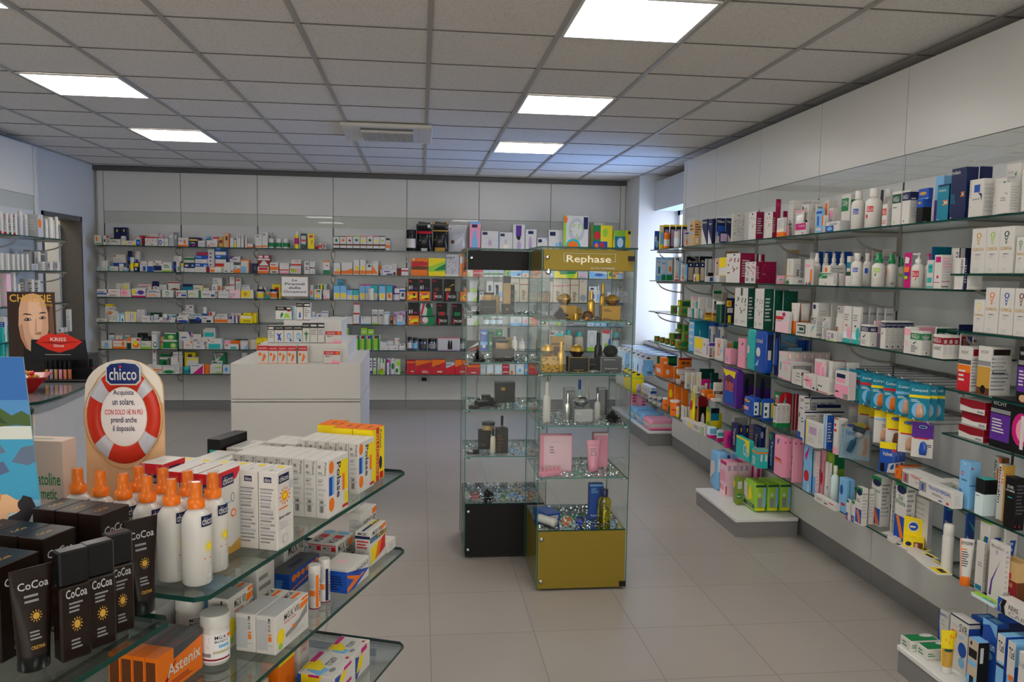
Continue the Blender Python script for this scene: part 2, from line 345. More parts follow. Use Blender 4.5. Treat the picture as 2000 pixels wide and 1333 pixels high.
def shelving(name, label, group, loc, rz, seams, depth, zs_of, ends=(.06, .06), base_out=.07, open_ends=(0, 0)):
    # local frame: x along the wall, wall face at y=0, room at -y
    root = empty(name, loc, rz); tag(root, label, 'shelving', group)
    a0, a1 = seams[0]-ends[0], seams[-1]+ends[1]
    for i in range(len(seams)-1):
        s0, s1 = seams[i]+.003, seams[i+1]-.003
        m = MB(); m.box(s0, -.012, 2.238, s1, .03, 2.674, LAM); m.obj('upper_panel', root)
        m = MB(); m.box(s0, -.006, .115, s1, .03, 2.10, LAMS); m.obj('back_panel', root)
        m = MB(); m.box(s0, -.022, 2.100, s1, -.018, 2.236, GLASS); m.box(s0, -.004, 2.1, s1, .03, 2.236, M('cfccc8', .3)); m.obj('strip_panel', root)
        m = MB(); m.box(s0, -base_out, .113, s1, .03, .43, LAM); m.obj('base_panel', root)
        m = MB(); m.box(s0-.002, -base_out+.008, 0, s1+.002, .03, .109, KICK); m.obj('kick_board', root)
    for s in seams:
        m = MB(); m.box(s-.006, -.008, .43, s+.006, .03, 2.1, UPM)
        m.obj('upright', root)
    for e0, e1 in ((a0, seams[0]-.003), (seams[-1]+.003, a1)):
        if e1-e0 > .01: m = MB(); m.box(e0, -.014, .0, e1, .03, 2.674, LAM); m.obj('end_panel', root)
    for i in range(len(seams)-1):
        for z in zs_of(i):
            x0, x1 = seams[i]+.002, seams[i+1]-.002
            if i == 0: x0 -= open_ends[0]
            if i == len(seams)-2: x1 += open_ends[1]
            m = MB(); m.box(x0, -depth, z-.009, x1, -.012, z-.001, SHELFG, EDGE); m.obj('glass_shelf', root)
    for i, s in enumerate(seams):
        for z in zs_of(min(i, len(seams)-2)):
            o = bpy.data.objects.new('bracket', BR); COL.objects.link(o); o.parent = root; o.location = (s, -.008, z-.006)
    return root
# back wall
BX = [-3.50, -2.68, -1.845, -1.003, -.167, .668, 1.515, 2.354]
shelving('wall_shelving', 'white panelled shelving with six glass shelves covering the back wall', 'wall shelving units', (0, 9.4, 0), 0, BX, .29, lambda i: ZS, base_out=.035)
m = MB(); m.box(-.07, -.012, -.035, .07, 0, .035, M('c9c9c9', .4)); 
o = empty('wall_socket', (.045, 9.362, .36)); tag(o, 'white wall socket plate with dark insert low on the back wall', 'wall socket'); m.obj('plate', o)
m = MB(); m.box(-.03, -.014, -.02, .03, -.011, .02, M('k', .5)); m.obj('socket_insert', o)
# side wall (right): x local runs from far (window) to near -> rz=-90
SY = [7.22, 6.47, 5.60, 4.725, 3.85, 2.985, 2.12, 1.25]
SX = 2.44
NEARZ = [1.852, 1.635, 1.41, 1.175, .722, .446]
shelving('wall_shelving', 'white panelled shelving with glass shelves along the side wall opposite the counter', 'wall shelving units', (SX, 7.22, 0), -math.pi/2,
         [7.22-y for y in SY], .335, lambda i: ZS if i < 4 else ([ZS[k] for k in (0, 1, 2, 4, 5)] if i == 4 else NEARZ), ends=(.07, .0), base_out=.075)
# side unit before the door (left wall)
LY = [4.2, 5.08, 5.95, 6.81, 7.66]
shelving('wall_shelving', 'white shelving with glass shelves beside the corridor door', 'wall shelving units', (-3.46, 0, 0), math.pi/2, [y for y in LY], .285, lambda i: ZS, ends=(0, .07), base_out=.035)
# low white plinths
def plinth(label, x0, x1, y0, y1, h=.15):
    t = empty('display_plinth', ((x0+x1)/2, (y0+y1)/2, 0)); tag(t, label, 'plinth', 'low display plinths'); a, b = (x1-x0)/2, (y1-y0)/2
    m = MB(); m.box(-a, -b, h-.022, a, b, h, M('dedddb', .3), bev=.003); m.obj('top_board', t)
    m = MB(); m.box(-a+.006, -b+.006, 0, a-.002, b-.006, h-.022, KICK); m.obj('base_box', t)
PH = .115
plinth('low white plinth holding green and pink packets below the side shelves', 1.945, 2.355, 4.635, 5.36, PH)
plinth('low white plinth under the window holding blue and pink packs', 2.15, 2.50, 7.26, 8.72, .14)
plinth('low white plinth holding blue shampoo boxes at the near corner', 1.95, 2.355, 2.0, 2.955, PH)
# island counter with two stepped risers
IX0, IX1, IY0, IY1, IH = -1.217, -.392, 5.285, 6.23, 1.0
t = empty('island_counter', ((IX0+IX1)/2, (IY0+IY1)/2, 0)); tag(t, 'white island counter with stepped top carrying black and orange boxes', 'counter')
IW = M('d4d1cc', .35); a, b = (IX1-IX0)/2, (IY1-IY0)/2
m = MB(); m.box(-a, -b, 0, a, b, .745, IW); m.obj('lower_body', t)
m = MB(); m.box(-a, -b, .752, a, b, .765, IW); m.box(-a, -b, .769, a, b, IH, IW); m.obj('upper_body', t)
m = MB(); m.box(-a+.02, -b+.02, .744, a-.02, b-.02, .77, M('8d8a86', .5)); m.obj('shadow_gap', t)
RH1, RH2 = .125, .135
cx_, cy_ = (IX0+IX1)/2, (IY0+IY1)/2
m = MB(); m.box(-a+.17, -b+.10, 0, a-.09, b-.1, RH1, IW, bev=.002); tag(m.obj('display_riser', None, (cx_, cy_, IH)), 'wide white riser block standing on island counter', 'riser')
m = MB(); m.box(-a+.27, -b+.40, 0, a-.16, b-.12, RH2, IW, bev=.002); tag(m.obj('display_riser', None, (cx_, cy_, IH+RH1)), 'smaller white riser block on top of the wide riser', 'riser')
# ================================================================== PRODUCTS: builders
ITEMS = []           # (object, description words, place, side-key, category)
def adj(w, h, big=.16):
    r = h/max(w, .001)
    return 'tall ' if r > 1.9 else ('flat ' if r < .5 else ('small ' if max(w, h) < .055 else ''))
NOUN = {'B': 'band', 'V': 'stripe', 'R': 'panel', 'E': 'dot', 'T': 'lettering', 'Y': 'lettering', 'P': 'wedge', 'S': 'sun', 'F': 'sprig'}
def describe(base, toks, noun, size=''):
    out = []
    for t in toks:
        a = t.split(':'); kd = a[0][-1]
        if len(a[0]) > 1 and a[0][0] in 'slrt': continue
        if kd in NOUN and a[1] in CNAME and a[1] != base:
            f = CNAME[a[1]]+' '+NOUN[kd]
            if f not in out: out.append(f)
    d = size+CNAME.get(base, 'pale')+' '+noun
    for f in out[:2]:
        if len((d+f).split()) <= 6: d += ', '+f
    return d
_BC = {}
def box_mesh(w, d, h, base, toks, seed=0):
    key = (round(w, 3), round(d, 3), round(h, 3), base, tuple(toks))
    if key not in _BC:
        m = MB(); bm = M(base, .38); b = min(w, d, h)*.03
        m.box(0, 0, 0, w, d, h, bm, bev=min(b, .0012))
        asp = w/h
        k = m.paint(lambda u, v, e: (u*w, -e, v*h), toks, 'f', asp)
        m.paint(lambda u, v, e: (-e, d*(1-u), v*h), toks, 'l', d/h)
        m.paint(lambda u, v, e: (w+e, u*d, v*h), toks, 'r', d/h)
        m.paint(lambda u, v, e: (u*w, v*d, h+e), toks, 't', w/d)
        # tuck-in flap seam of the carton
        m.face([(w*.02, d*.93, h+.0003), (w*.98, d*.93, h+.0003), (w*.98, d*.945, h+.0003), (w*.02, d*.945, h+.0003)], M('dg', .5))
        _BC[key] = m.data('carton')
    return _BC[key]
DEFTOK = {  # small print that shows on the narrow sides of pale cartons
    'w': 'sL:lg:.15:.2:.85:.8:7', 'cr': 'sL:lg:.15:.2:.85:.8:7'}
def put_box(x, y, z, w, d, h, rz, spec, place, name='medicine_box', lab=None, cat='box', noun='box', parent=None):
    sp = spec.split(); base = sp[0]; toks = sp[1:]
    if base in DEFTOK and h > .05: toks = toks+[DEFTOK[base]]
    o = bpy.data.objects.new(name, box_mesh(w, d, h, base, toks)); COL.objects.link(o); o.location = (x, y, z); o.rotation_euler = (0, 0, rz)
    ITEMS.append([o, lab or describe(base, toks, noun, adj(w, h)), place, (x, y, z), cat]); return o
_VC = {}
def vessel_parts(kind, w, h, cols, d=None, toks=()):
    """list of (part name, mesh, children) for a container of width w and height h standing on z=0, centred"""
    key = (kind, round(w, 3), round(h, 3), tuple(cols), tuple(toks))
    if key in _VC: return _VC[key]
    c = list(cols)+[None]*4; A = c[0] or 'w'; B = c[1] or A; L = c[2]
    def mt(q, r=.3): return {'amber': ORGL, 'oil': YEGL, 'blueglass': BLGL, 'clear': PLASTIC, 'goldm': GOLDM, 'silverm': SILM, 'crystal': CRYST}.get(q) or M(q, r, 0, .3)
    a, b = mt(A), mt(B); r = w/2; out = []
    sy = {'bot': .62, 'tube': .5, 'flask': .55}.get(kind, 1)
    if kind in ('bot', 'flask', 'pump', 'spray', 'foam'):
        cap = {'bot': .22, 'flask': .3, 'pump': .3, 'spray': .26, 'foam': .28}[kind]; hb = h*(1-cap); rn = r*.42
        m = MB(); m.lathe([(r*.86, 0), (r, h*.02), (r, hb*.80), (r*.93, hb*.88), (r*.7, hb*.95), (rn, hb*.985), (rn, hb+.001)], a, sx=1, sy=sy, n=24)
        if L: m.lathe([(r*1.006, hb*.22), (r*1.006, hb*.66)], M(L, .45), sx=1, sy=sy, n=24, cap=False)
        if toks: m.flat = False; m.paint(lambda u, v, e: ((r*1.012+e)*math.sin((u-.5)*1.9), -(r*1.012+e)*sy*math.cos((u-.5)*1.9), v*hb), toks, 'f', 1)
        out.append(('body', m, 0))
        m = MB()
        if kind == 'bot': m.lathe([(r*.55, hb), (r*.55, h*.985), (r*.5, h)], b, sx=1, sy=max(sy, .9))
        elif kind == 'flask': m.lathe([(rn*1.05, hb), (rn*1.15, h*.96), (rn, h)], b)
        elif kind == 'foam': m.lathe([(r*.6, hb), (r*.62, hb+(h-hb)*.4), (r*.45, hb+(h-hb)*.5), (r*.42, h*.98), (r*.36, h)], b)
        elif kind == 'pump':
            m.lathe([(r*.5, hb), (r*.5, hb+(h-hb)*.4), (r*.18, hb+(h-hb)*.45), (r*.15, h*.93), (r*.3, h*.935), (r*.3, h)], b); m.box(-r*.9, -r*.15, h*.945, 0, r*.15, h*.985, b)
        elif kind == 'spray':
            m.lathe([(r*.58, hb), (r*.60, hb+(h-hb)*.28), (r*.40, hb+(h-hb)*.34), (r*.36, h*.96), (r*.3, h*.985)], b, sy=1)
            g = MB(); g.lathe([(r*.47, hb+(h-hb)*.30), (r*.43, h)], GLASS, n=24); out.append(('overcap', g, 0))
        out.append(('cap', m, 0))
    elif kind == 'block':    # flat-sided bottle with a cap as wide as the body
        m = MB(); m.box(-r, -r*.6, 0, r, r*.6, h*.68, a, bev=r*.14)
        if toks: m.paint(lambda u, v, e: ((u-.5)*2*r*.9, -r*.6-e, v*h*.68), toks, 'f', 1)
        out.append(('body', m, 0)); m = MB(); m.box(-r*.96, -r*.57, h*.685, r*.96, r*.57, h, b, bev=r*.12); out.append(('cap', m, 0))
    elif kind == 'can':
        m = MB(); m.lathe([(r, 0), (r, h*.74), (r*.85, h*.78)], a, n=24)
        if L: m.lathe([(r*1.006, h*.25), (r*1.006, h*.6)], M(L, .4), n=24, cap=False)
        out.append(('body', m, 0)); m = MB(); m.lathe([(r*.9, h*.77), (r*.92, h*.95), (r*.8, h*.99), (r*.5, h)], b, n=24); out.append(('cap', m, 0))
    elif kind in ('jar', 'tub'):
        q = .25 if kind == 'jar' else .18
        m = MB(); m.lathe([(r*.9, 0), (r*.97, h*.04), (r*.97, h*(1-q)*.9), (r*.86, h*(1-q)), (r*.86, h*(1-q)+.002)], a, n=24)
        if L: m.lathe([(r*.98, h*.15), (r*.98, h*.58)], M(L, .45), n=24, cap=False)
        out.append(('body', m, 0)); m = MB(); m.lathe([(r, h*(1-q)), (r, h*.97), (r*.95, h)], b, n=24); out.append(('lid', m, 0))
    elif kind == 'disc':     # faceted flying-saucer cream jar
        m = MB(); m.lathe([(r*.45, 0), (r*.6, h*.08), (r*.98, h*.42), (r, h*.5)], a, n=14, smooth=False); out.append(('bowl', m, 0))
        m = MB(); m.lathe([(r, h*.5), (r*.96, h*.58), (r*.8, h*.78), (r*.5, h*.93), (r*.1, h)], b, n=14, smooth=False); out.append(('lid', m, 0))
    elif kind == 'tube':     # stands on its cap, crimped at the top
        hc = h*.16; n = 20; m = MB(); V = []
        for j in range(7):
            t = j/6; z = hc+(h-hc)*t; rx = r*(.72+.28*t); ry = r*.55*(1-t)+.0012
            V += [(rx*math.cos(2*math.pi*i/n), ry*math.sin(2*math.pi*i/n), z) for i in range(n)]
        m.mesh(V, [(j*n+i, j*n+(i+1) % n, (j+1)*n+(i+1) % n, (j+1)*n+i) for j in range(6) for i in range(n)], a, True)
        m.mesh(V[-n:], [tuple(range(n))], a)
        if toks: m.flat = False; m.paint(lambda u, v, e: ((u-.5)*2*r*(.66+.26*v), -(r*.55*(1-v)+.0012)*math.sqrt(max(0, 1-((u-.5)*1.85)**2))-.0012-e, hc+(h-hc)*v), toks, 'f', 1)
        out.append(('body', m, 0)); m = MB(); m.lathe([(r*.66, 0), (r*.72, .002), (r*.72, hc)], b, sy=.8, n=n); out.append(('cap', m, 0))
    elif kind == 'bag':      # filled pouch with a flat sealed top
        m = MB(); nu, nv = 8, 10; dd = d or w*.3
        for sgn in (-1, 1):
            V = []
            for j in range(nv+1):
                for i in range(nu+1):
                    u, v = i/nu, j/nv; bl = (1-(2*u-1)**4)*(math.sin(math.pi*min(v*1.15+.08, 1))**.6 if v < .9 else .05)
                    sq = 1-.06*math.sin(math.pi*v)+.02*math.sin(9*v)
                    V.append(((u-.5)*w*sq, sgn*dd/2*bl, v*h+.004*math.sin(7*u)*(v > .9)))
            F = [(j*(nu+1)+i, j*(nu+1)+i+1, (j+1)*(nu+1)+i+1, (j+1)*(nu+1)+i) for j in range(nv) for i in range(nu)]
            m.mesh(V, F if sgn < 0 else [f[::-1] for f in F], a, True)
        if toks: m.flat = False; m.paint(lambda u, v, e: ((u-.5)*w*.94, -dd/2*(1-(2*u-1)**4)*(math.sin(math.pi*min(v*1.15+.08, 1))**.6 if v < .9 else .05)-.002-e*2, v*h), toks, 'f', 1)
        out.append(('pouch', m, 0)); m = MB(); m.box(-w*.49, -.0015, h*.93, w*.49, .0015, h, b); out.append(('seal', m, 0))
    elif kind == 'pack':     # soft plastic-wrapped bundle with rounded edges
        dd = d or w*.6; m = MB(); n = 6; V = []; idx = {}
        def sp(t): return math.copysign(abs(t)**.24, t)
        N = 16; P_ = 10
        for j in range(P_+1):
            ph = -math.pi/2+math.pi*j/P_
            for i in range(N):
                th = 2*math.pi*i/N+.2
                V.append((w/2*sp(math.cos(th))*sp(math.cos(ph)) if 0 < j < P_ else 0, dd/2*sp(math.sin(th))*sp(math.cos(ph)) if 0 < j < P_ else 0, h/2+h/2*sp(math.sin(ph))))
        m.mesh(V, [(j*N+i, j*N+(i+1) % N, (j+1)*N+(i+1) % N, (j+1)*N+i) for j in range(P_) for i in range(N)], a, True)
        if toks:
            m.flat = False
            m.paint(lambda u, v, e: ((u-.5)*w*.92, -dd/2*.985-.002-e, h*.06+v*h*.88), toks, 'f', 1); m.paint(lambda u, v, e: (w/2*.985+.002+e, (u-.5)*dd*.92, h*.06+v*h*.88), toks, 'r', 1)
            m.paint(lambda u, v, e: (-w/2*.985-.002-e, (.5-u)*dd*.92, h*.06+v*h*.88), toks, 'l', 1)
        out.append(('wrapping', m, 0))
    elif kind == 'cyl':
        m = MB(); m.lathe([(r, 0), (r, h*.88), (r*.98, h*.9)], a, n=24)
        if toks: m.flat = False; m.paint(lambda u, v, e: ((r*1.01+e)*math.sin((u-.5)*2.2), -(r*1.01+e)*math.cos((u-.5)*2.2), v*h*.88), toks, 'f', 1)
        out.append(('body', m, 0)); m = MB(); m.lathe([(r*1.04, h*.87), (r*1.04, h*.97), (r*.95, h)], b, n=24); out.append(('lid', m, 0))
    _VC[key] = [(n_, q.data(n_)) for n_, q, _ in out]
    return _VC[key]
VNAME = {'bot': ('bottle', 'bottle'), 'flask': ('bottle', 'bottle'), 'pump': ('pump_bottle', 'bottle'), 'spray': ('spray_bottle', 'bottle'), 'foam': ('foam_bottle', 'bottle'), 'can': ('spray_can', 'spray can'), 'block': ('bottle', 'bottle'),
    'jar': ('jar', 'jar'), 'tub': ('plastic_tub', 'tub'), 'disc': ('cream_jar', 'jar'), 'tube': ('cream_tube', 'tube'), 'bag': ('pouch', 'pouch'), 'pack': ('wrapped_pack', 'pack'), 'cyl': ('canister', 'canister')}
def put_vessel(kind, x, y, z, w, h, rz, cols, place, d=None, toks=(), lab=None, name=None):
    nm, cat = VNAME[kind]; t = empty(name or nm, (x, y, z), rz)
    for pn, me in vessel_parts(kind, w, h, cols, d, toks):
        o = bpy.data.objects.new(pn, me); COL.objects.link(o); o.parent = t
    A = CNAME.get(cols[0], {'amber': 'amber glass', 'oil': 'yellow oil', 'blueglass': 'blue glass', 'clear': 'clear', 'goldm': 'shiny gold', 'silverm': 'silver', 'crystal': 'crystal'}.get(cols[0], 'pale'))
    C = [c for c in cols[1:] if c]; l = (adj(w, h)+A+' '+cat).strip()
    if C and C[0] != cols[0]: l += ', '+CNAME.get(C[0], {'goldm': 'shiny gold', 'silverm': 'silver'}.get(C[0], 'pale'))+(' seal' if kind == 'bag' else ' cap')
    if len(C) > 1: l += ', '+CNAME.get(C[1], 'pale')+' label'
    ITEMS.append([t, lab or l, place, (x, y, z), cat]); return t

def parse_line(s):
    head, _, spec = s.strip().partition(' '); f = head.split(','); nums = [float(q) for q in f if q[0] not in '@^dnkyzh']; o = {q[0]: float(q[1:]) for q in f if q[0] in '@^dnkyzh'}
    return nums, o, spec.strip()
def spawn(spec, x, y, z, w, d, h, rz, place, name):
    """x,y = front-left corner (local frame)"""
    lab = None
    if '|' in spec: spec, lab = [q.strip() for q in spec.split('|')]
    if spec[0] == '%':
        a = spec[1:].split(); k = a[0].split(':'); c, s = math.cos(rz), math.sin(rz); dd = d if k[0] in ('pack', 'bag') else w
        cx, cy = w/2, max(w*.5, .0) if k[0] not in ('pack', 'bag') else d/2
        return put_vessel(k[0], x+cx*c-cy*s, y+cx*s+cy*c, z, w, h, rz if k[0] in ('pack', 'bag') or abs(rz+math.pi/2) > .01 else -math.radians(32), [q or None for q in k[1:]], place, d, tuple(a[1:]), lab)
    return put_box(x, y, z, w, d, h, rz, spec, place, name, lab)

def settle(E, fmax):
    """keep neighbours on a shelf from running into each other. E: dicts a0,a1 (along), f (front), d (depth), z0,z1, v (vessel)"""
    for e in E: e['d'] = min(e['d'], fmax-e['f']) if not e['v'] else e['a1']-e['a0']
    for rnd in range(8):
        for i, p in enumerate(E):
            for q in E[i+1:]:
                ov = min(p['a1'], q['a1'])-max(p['a0'], q['a0'])
                if ov < .0005 or min(p['z1'], q['z1'])-max(p['z0'], q['z0']) < .002: continue
                A, B = (p, q) if p['f'] <= q['f'] else (q, p)
                if A['f']+A['d'] <= B['f']+.0005: continue
                if B['f']-A['f'] < .018 and ov < .45*min(p['a1']-p['a0'], q['a1']-q['a0']):     # side by side: share the overlap
                    L, R = (p, q) if p['a0']+p['a1'] < q['a0']+q['a1'] else (q, p); mid = (max(L['a0'], R['a0'])+min(L['a1'], R['a1']))/2
                    L['a1'] = mid-.0004; R['a0'] = mid+.0004
                elif not A['v'] and B['f']-A['f'] > .02: A['d'] = B['f']-A['f']-.002
                else:
                    if not A['v']: A['d'] = min(A['d'], max(.03, B['f']-A['f']))
                    B['f'] = A['f']+A['d']+.002
                    if not B['v']: B['d'] = max(.012, min(B['d'], fmax-B['f']))
# ---- shelf against the back wall: x0,x1,ytop in the crop (ox,oy,s); fronts in the plane Y
BACK = {}
def back_row(txt, z, place, ox, oy, s, name='medicine_box'):
    for ln in txt.strip().splitlines():
        if not ln.strip(): continue
        n, o, spec = parse_line(ln); x0, x1, yt = n; Y = 9.125+o.get('^', 0)
        cnt = int(o.get('n', 1)); zb = z
        if '@' in o: zb = aty(ox+(x0+x1)/2/s, oy+o['@']/s, Y).z
        A = aty(ox+x0/s, oy+yt/s, Y); B = aty(ox+x1/s, oy+yt/s, Y); w = (B.x-A.x)/cnt; h = max(A.z-zb, .012)
        d = o.get('d', min(max(w*.8, .05), .11))
        for i in range(cnt): BACK.setdefault(place, []).append(dict(a0=A.x+w*i+.001, a1=A.x+w*(i+1)-.001, f=Y, d=d, z0=zb, z1=zb+h, v=spec[0] == '%' and not spec.startswith(('%bag', '%pack')), s=spec, n=name))
def flush_back():
    for pk, E in BACK.items():
        settle(E, 9.388)
        for e in E: spawn(e['s'], e['a0'], e['f'], e['z0'], max(e['a1']-e['a0'], .008), e['d'], e['z1']-e['z0'], 0, pk, e['n'])

# ---- shelf along the side wall: xa (far end of the front), xb (near corner), xc (end of the near side), ytop at the near corner
SIDE = {}
def side_row(txt, z, place, ox, oy, s, XF=2.118, name='cosmetic_box'):
    for ln in txt.strip().splitlines():
        if not ln.strip(): continue
        n, o, spec = parse_line(ln); xa, xb, xc, yt = [n[0]/s+ox, n[1]/s+ox, n[2]/s+ox, n[3]/s+oy]
        X = XF+o.get('^', 0); zb = z
        Yb = solveY(xb, X, zb)
        if '@' in o: zb = aty(xb, oy+o['@']/s, Yb).z
        h = max(aty(xb, yt, Yb).z-zb, .012)
        if 'h' in o: h = o['h']
        yaw = math.radians(o.get('y', 0)); cnt = int(o.get('n', 1)); kk = int(o.get('k', 1))
        if yaw:                                              # turned toward the shop entrance
            rz = -math.pi/2+yaw; ex = Vector((math.cos(rz), math.sin(rz))); ey = Vector((-math.sin(rz), math.cos(rz)))
            def fit(px0, dirv, sg):
                lo, hi = 0, .6
                for _ in range(30):
                    m = (lo+hi)/2; q = px((X+dirv.x*m*sg, Yb+dirv.y*m*sg, zb))[0]
                    if (q > px0 if px0 < xb else q < px0): lo = m
                    else: hi = m
                return (lo+hi)/2
            w = max(fit(xa, ex, -1), .01); d = o.get('d', max(fit(xc, ey, 1), .01) if xc > xb else .05)
            w /= cnt; d /= kk
            for i in range(cnt):
                for j in range(kk):
                    p = Vector((X, Yb))-ex*(w*(cnt-i))+ey*(d*j); spawn(spec, p.x, p.y, zb, w-.0015, d-.0015, h, rz, place, name)
            continue
        Ya = solveY(xa, X, zb); w = (Ya-Yb)/cnt
        if spec[0] == '%' and not spec.startswith(('%bag', '%pack')):      # round things: width as seen, standing just behind the edge
            cxp = (xa+xb)/2; w = (xb-xa)*Yb/FPX/math.cos(math.atan2(X, Yb))*.97; X += w/2
            Yb = solveY(cxp, X, zb); w = (xb-xa)/FPX*Yb*1.0; h = max(aty(cxp, yt, Yb).z-zb, .012)
            SIDE.setdefault(place, []).append(dict(a0=-Yb-w/2, a1=-Yb+w/2, f=X-w/2, d=w, z0=zb, z1=zb+h, v=True, s=spec, n=name)); continue
        dr = ray(xc, px((X, Yb, zb))[1]); d = max(dr.x*Yb/dr.y-X, .012) if xc > xb else min(w, .08)
        d = o.get('d', d)/kk; d = min(d, (2.425-X)/kk)
        ves = spec[0] == '%' and not spec.startswith(('%bag', '%pack'))
        for i in range(cnt):
            for j in range(kk): SIDE.setdefault(place, []).append(dict(a0=-Ya+w*i+.0008, a1=-Ya+w*(i+1)-.0008, f=X+d*j, d=d-.001, z0=zb, z1=zb+h, v=ves, s=spec, n=name))
def flush_side():
    for pk, E in SIDE.items():
        settle(E, 2.425)
        for e in E: spawn(e['s'], e['f'], -e['a0'], e['z0'], max(e['a1']-e['a0'], .008), e['d'], e['z1']-e['z0'], -math.pi/2, pk, e['n'])
ORD = 'first second third fourth fifth sixth seventh eighth ninth tenth eleventh twelfth thirteenth fourteenth fifteenth sixteenth seventeenth eighteenth nineteenth twentieth'.split()
CARD = 'one two three four five six seven eight nine ten eleven twelve thirteen fourteen fifteen sixteen seventeen eighteen nineteen twenty'.split()
PLACES = {}          # place -> (phrase, sort function, 'from ...')
def place(key, phrase, sort, frm): PLACES[key] = (phrase, sort, frm)
def number_word(n): return CARD[n-1] if n <= 20 else {2: 'twenty', 3: 'thirty', 4: 'forty'}[n//10]+('-'+CARD[n % 10-1] if n % 10 else '')
def ord_word(i): return ORD[i] if i < 20 else {2: 'twenty', 3: 'thirty', 4: 'forty'}[(i+1)//10]+('-'+ORD[(i+1) % 10-1] if (i+1) % 10 else '')
def label_all():
    by = {}
    for it in ITEMS: by.setdefault((it[1], it[2]), []).append(it)
    for (d, pk), l in by.items():
        ph, so, frm = PLACES.get(pk, (pk, lambda p: p[0], 'from the door')); l.sort(key=lambda it: (so(it[3]), it[3][2]))
        for i, it in enumerate(l):
            o = it[0]; t = d+' '+ph
            if len(l) == 1 and len(t.split()) > 16: t = d
            if len(l) > 1: t += f', {ord_word(i)} of {number_word(len(l))} {frm}'
            o['label'] = t; o['category'] = it[4]
            if len(l) > 1: o['group'] = d.replace(',', '')+'s '+ph if not d.endswith('x') else d.replace(' box', ' boxes')+' '+ph
# ================================================================== BACK WALL STOCK
bx = lambda p: p[0]
for i, nm in enumerate(('top', 'second', 'third', 'fourth', 'fifth', 'lowest')): place('B%d' % i, f'on {nm} back shelf', bx, 'from door')
C1 = (160, 300, 4.9925); C2 = (160, 520, 4.9925); C3 = (500, 300, 4.9925); C4 = (500, 540, 4.9925); C5 = (780, 400, 4.0)
back_row('''
118,190,795 w R:or:.2:.35:.45:.85 B:gn:.1:.18
205,235,800 w R:dg:.2:.3:.8:.6
240,268,800 w E:rd:.1:.7:.9:1 R:k:.4:.2:.7:.6
308,375,720,^.1 nb R:lb:.1:.3:.9:.4 E:ye:.4:.75:.6:.9
377,440,720,^.1 nb R:lb:.1:.3:.9:.4 E:ye:.4:.75:.6:.9
272,375,825 w R:k:0:.85:1:1 L:k:.1:.4:.9:.7:2
380,418,805 w R:lg:.1:.5:.9:.8
420,500,850 w V:ye:0:.15 L:mg:.3:.4:.9:.7:1
500,525,850 cr B:ye:0:.5
528,568,820 w B:bu:0:.75 E:lb:.2:.2:.7:.5
500,560,795,^.12 w T:rd:.1:.6:.9:.9:LINEA
568,610,800,^.05 br B:rd:.7:1 V:dr:.6:1
612,735,812 w F:rd:.05:.1:.95:.7:9 B:rd:.85:1
660,745,775,^.12 w B:or:.5:.62 L:rd:.2:.2:.9:.4:2
750,788,790,^.13 lp B:pk:.5:.8
742,840,828 w E:bu:.05:.15:.38:.8 E:w:.13:.3:.3:.65 V:gn:.6:.64 L:gn:.5:.4:.95:.55:1
842,895,765 si R:w:.2:.6:.8:.8
896,927,768 g R:lg:.2:.5:.8:.8
935,1035,822 w B:or:0:.2 E:or:.55:.25:.8:.8 T:pu:.05:.55:.5:.75:NORTIA
1038,1150,818,^.06 pu R:ye:.1:.65:.8:.8 B:nb:.85:1
1052,1125,850 nb R:mg:.3:.1:.7:.3 L:w:.1:.5:.9:.8:2
1130,1200,850 w R:lg:.1:.2:.9:.7
1215,1320,845 w E:rd:.1:.05:.25:.3 L:mg:.3:.3:.9:.6:2
1210,1245,808,^.14 lb R:bu:.2:.3:.8:.8
1278,1332,810,^.07 lp B:rd:.8:.95 L:mg:.1:.3:.9:.6:2
1334,1375,815 go R:dr:.1:.4:.9:.7
1378,1440,780 tn R:br:.3:.5:.7:.8 V:rd:.85:1 F:br:.2:.1:.8:.4:4
1442,1480,825 w V:lg:0:.2
1483,1505,832 w B:ye:0:.5 B:k:.9:1
1508,1548,790 w R:dg:.4:.7:.6:.95 V:lg:.85:1
1552,1576,795 w R:dg:.4:.7:.6:.95
1590,1612,815 w V:rd:.8:1
1612,1675,880 w B:or:0:.3 V:k:.9:1
1690,1755,790 w B:or:.06:.16 F:dg:.2:.35:.8:.7:5 R:g:.1:.8:.6:.9
1757,1811,768 w B:or:.06:.16 F:dg:.2:.35:.8:.7:5 R:g:.1:.8:.6:.9
1815,1872,830 %jar:w:w:gn
1882,1944,830 %jar:w:w:gn
1954,2006,830 %jar:w:w:gn
1815,1855,768,^.12 lg L:g:.1:.2:.9:.8:4
''', ZS[0], 'B0', *C1)
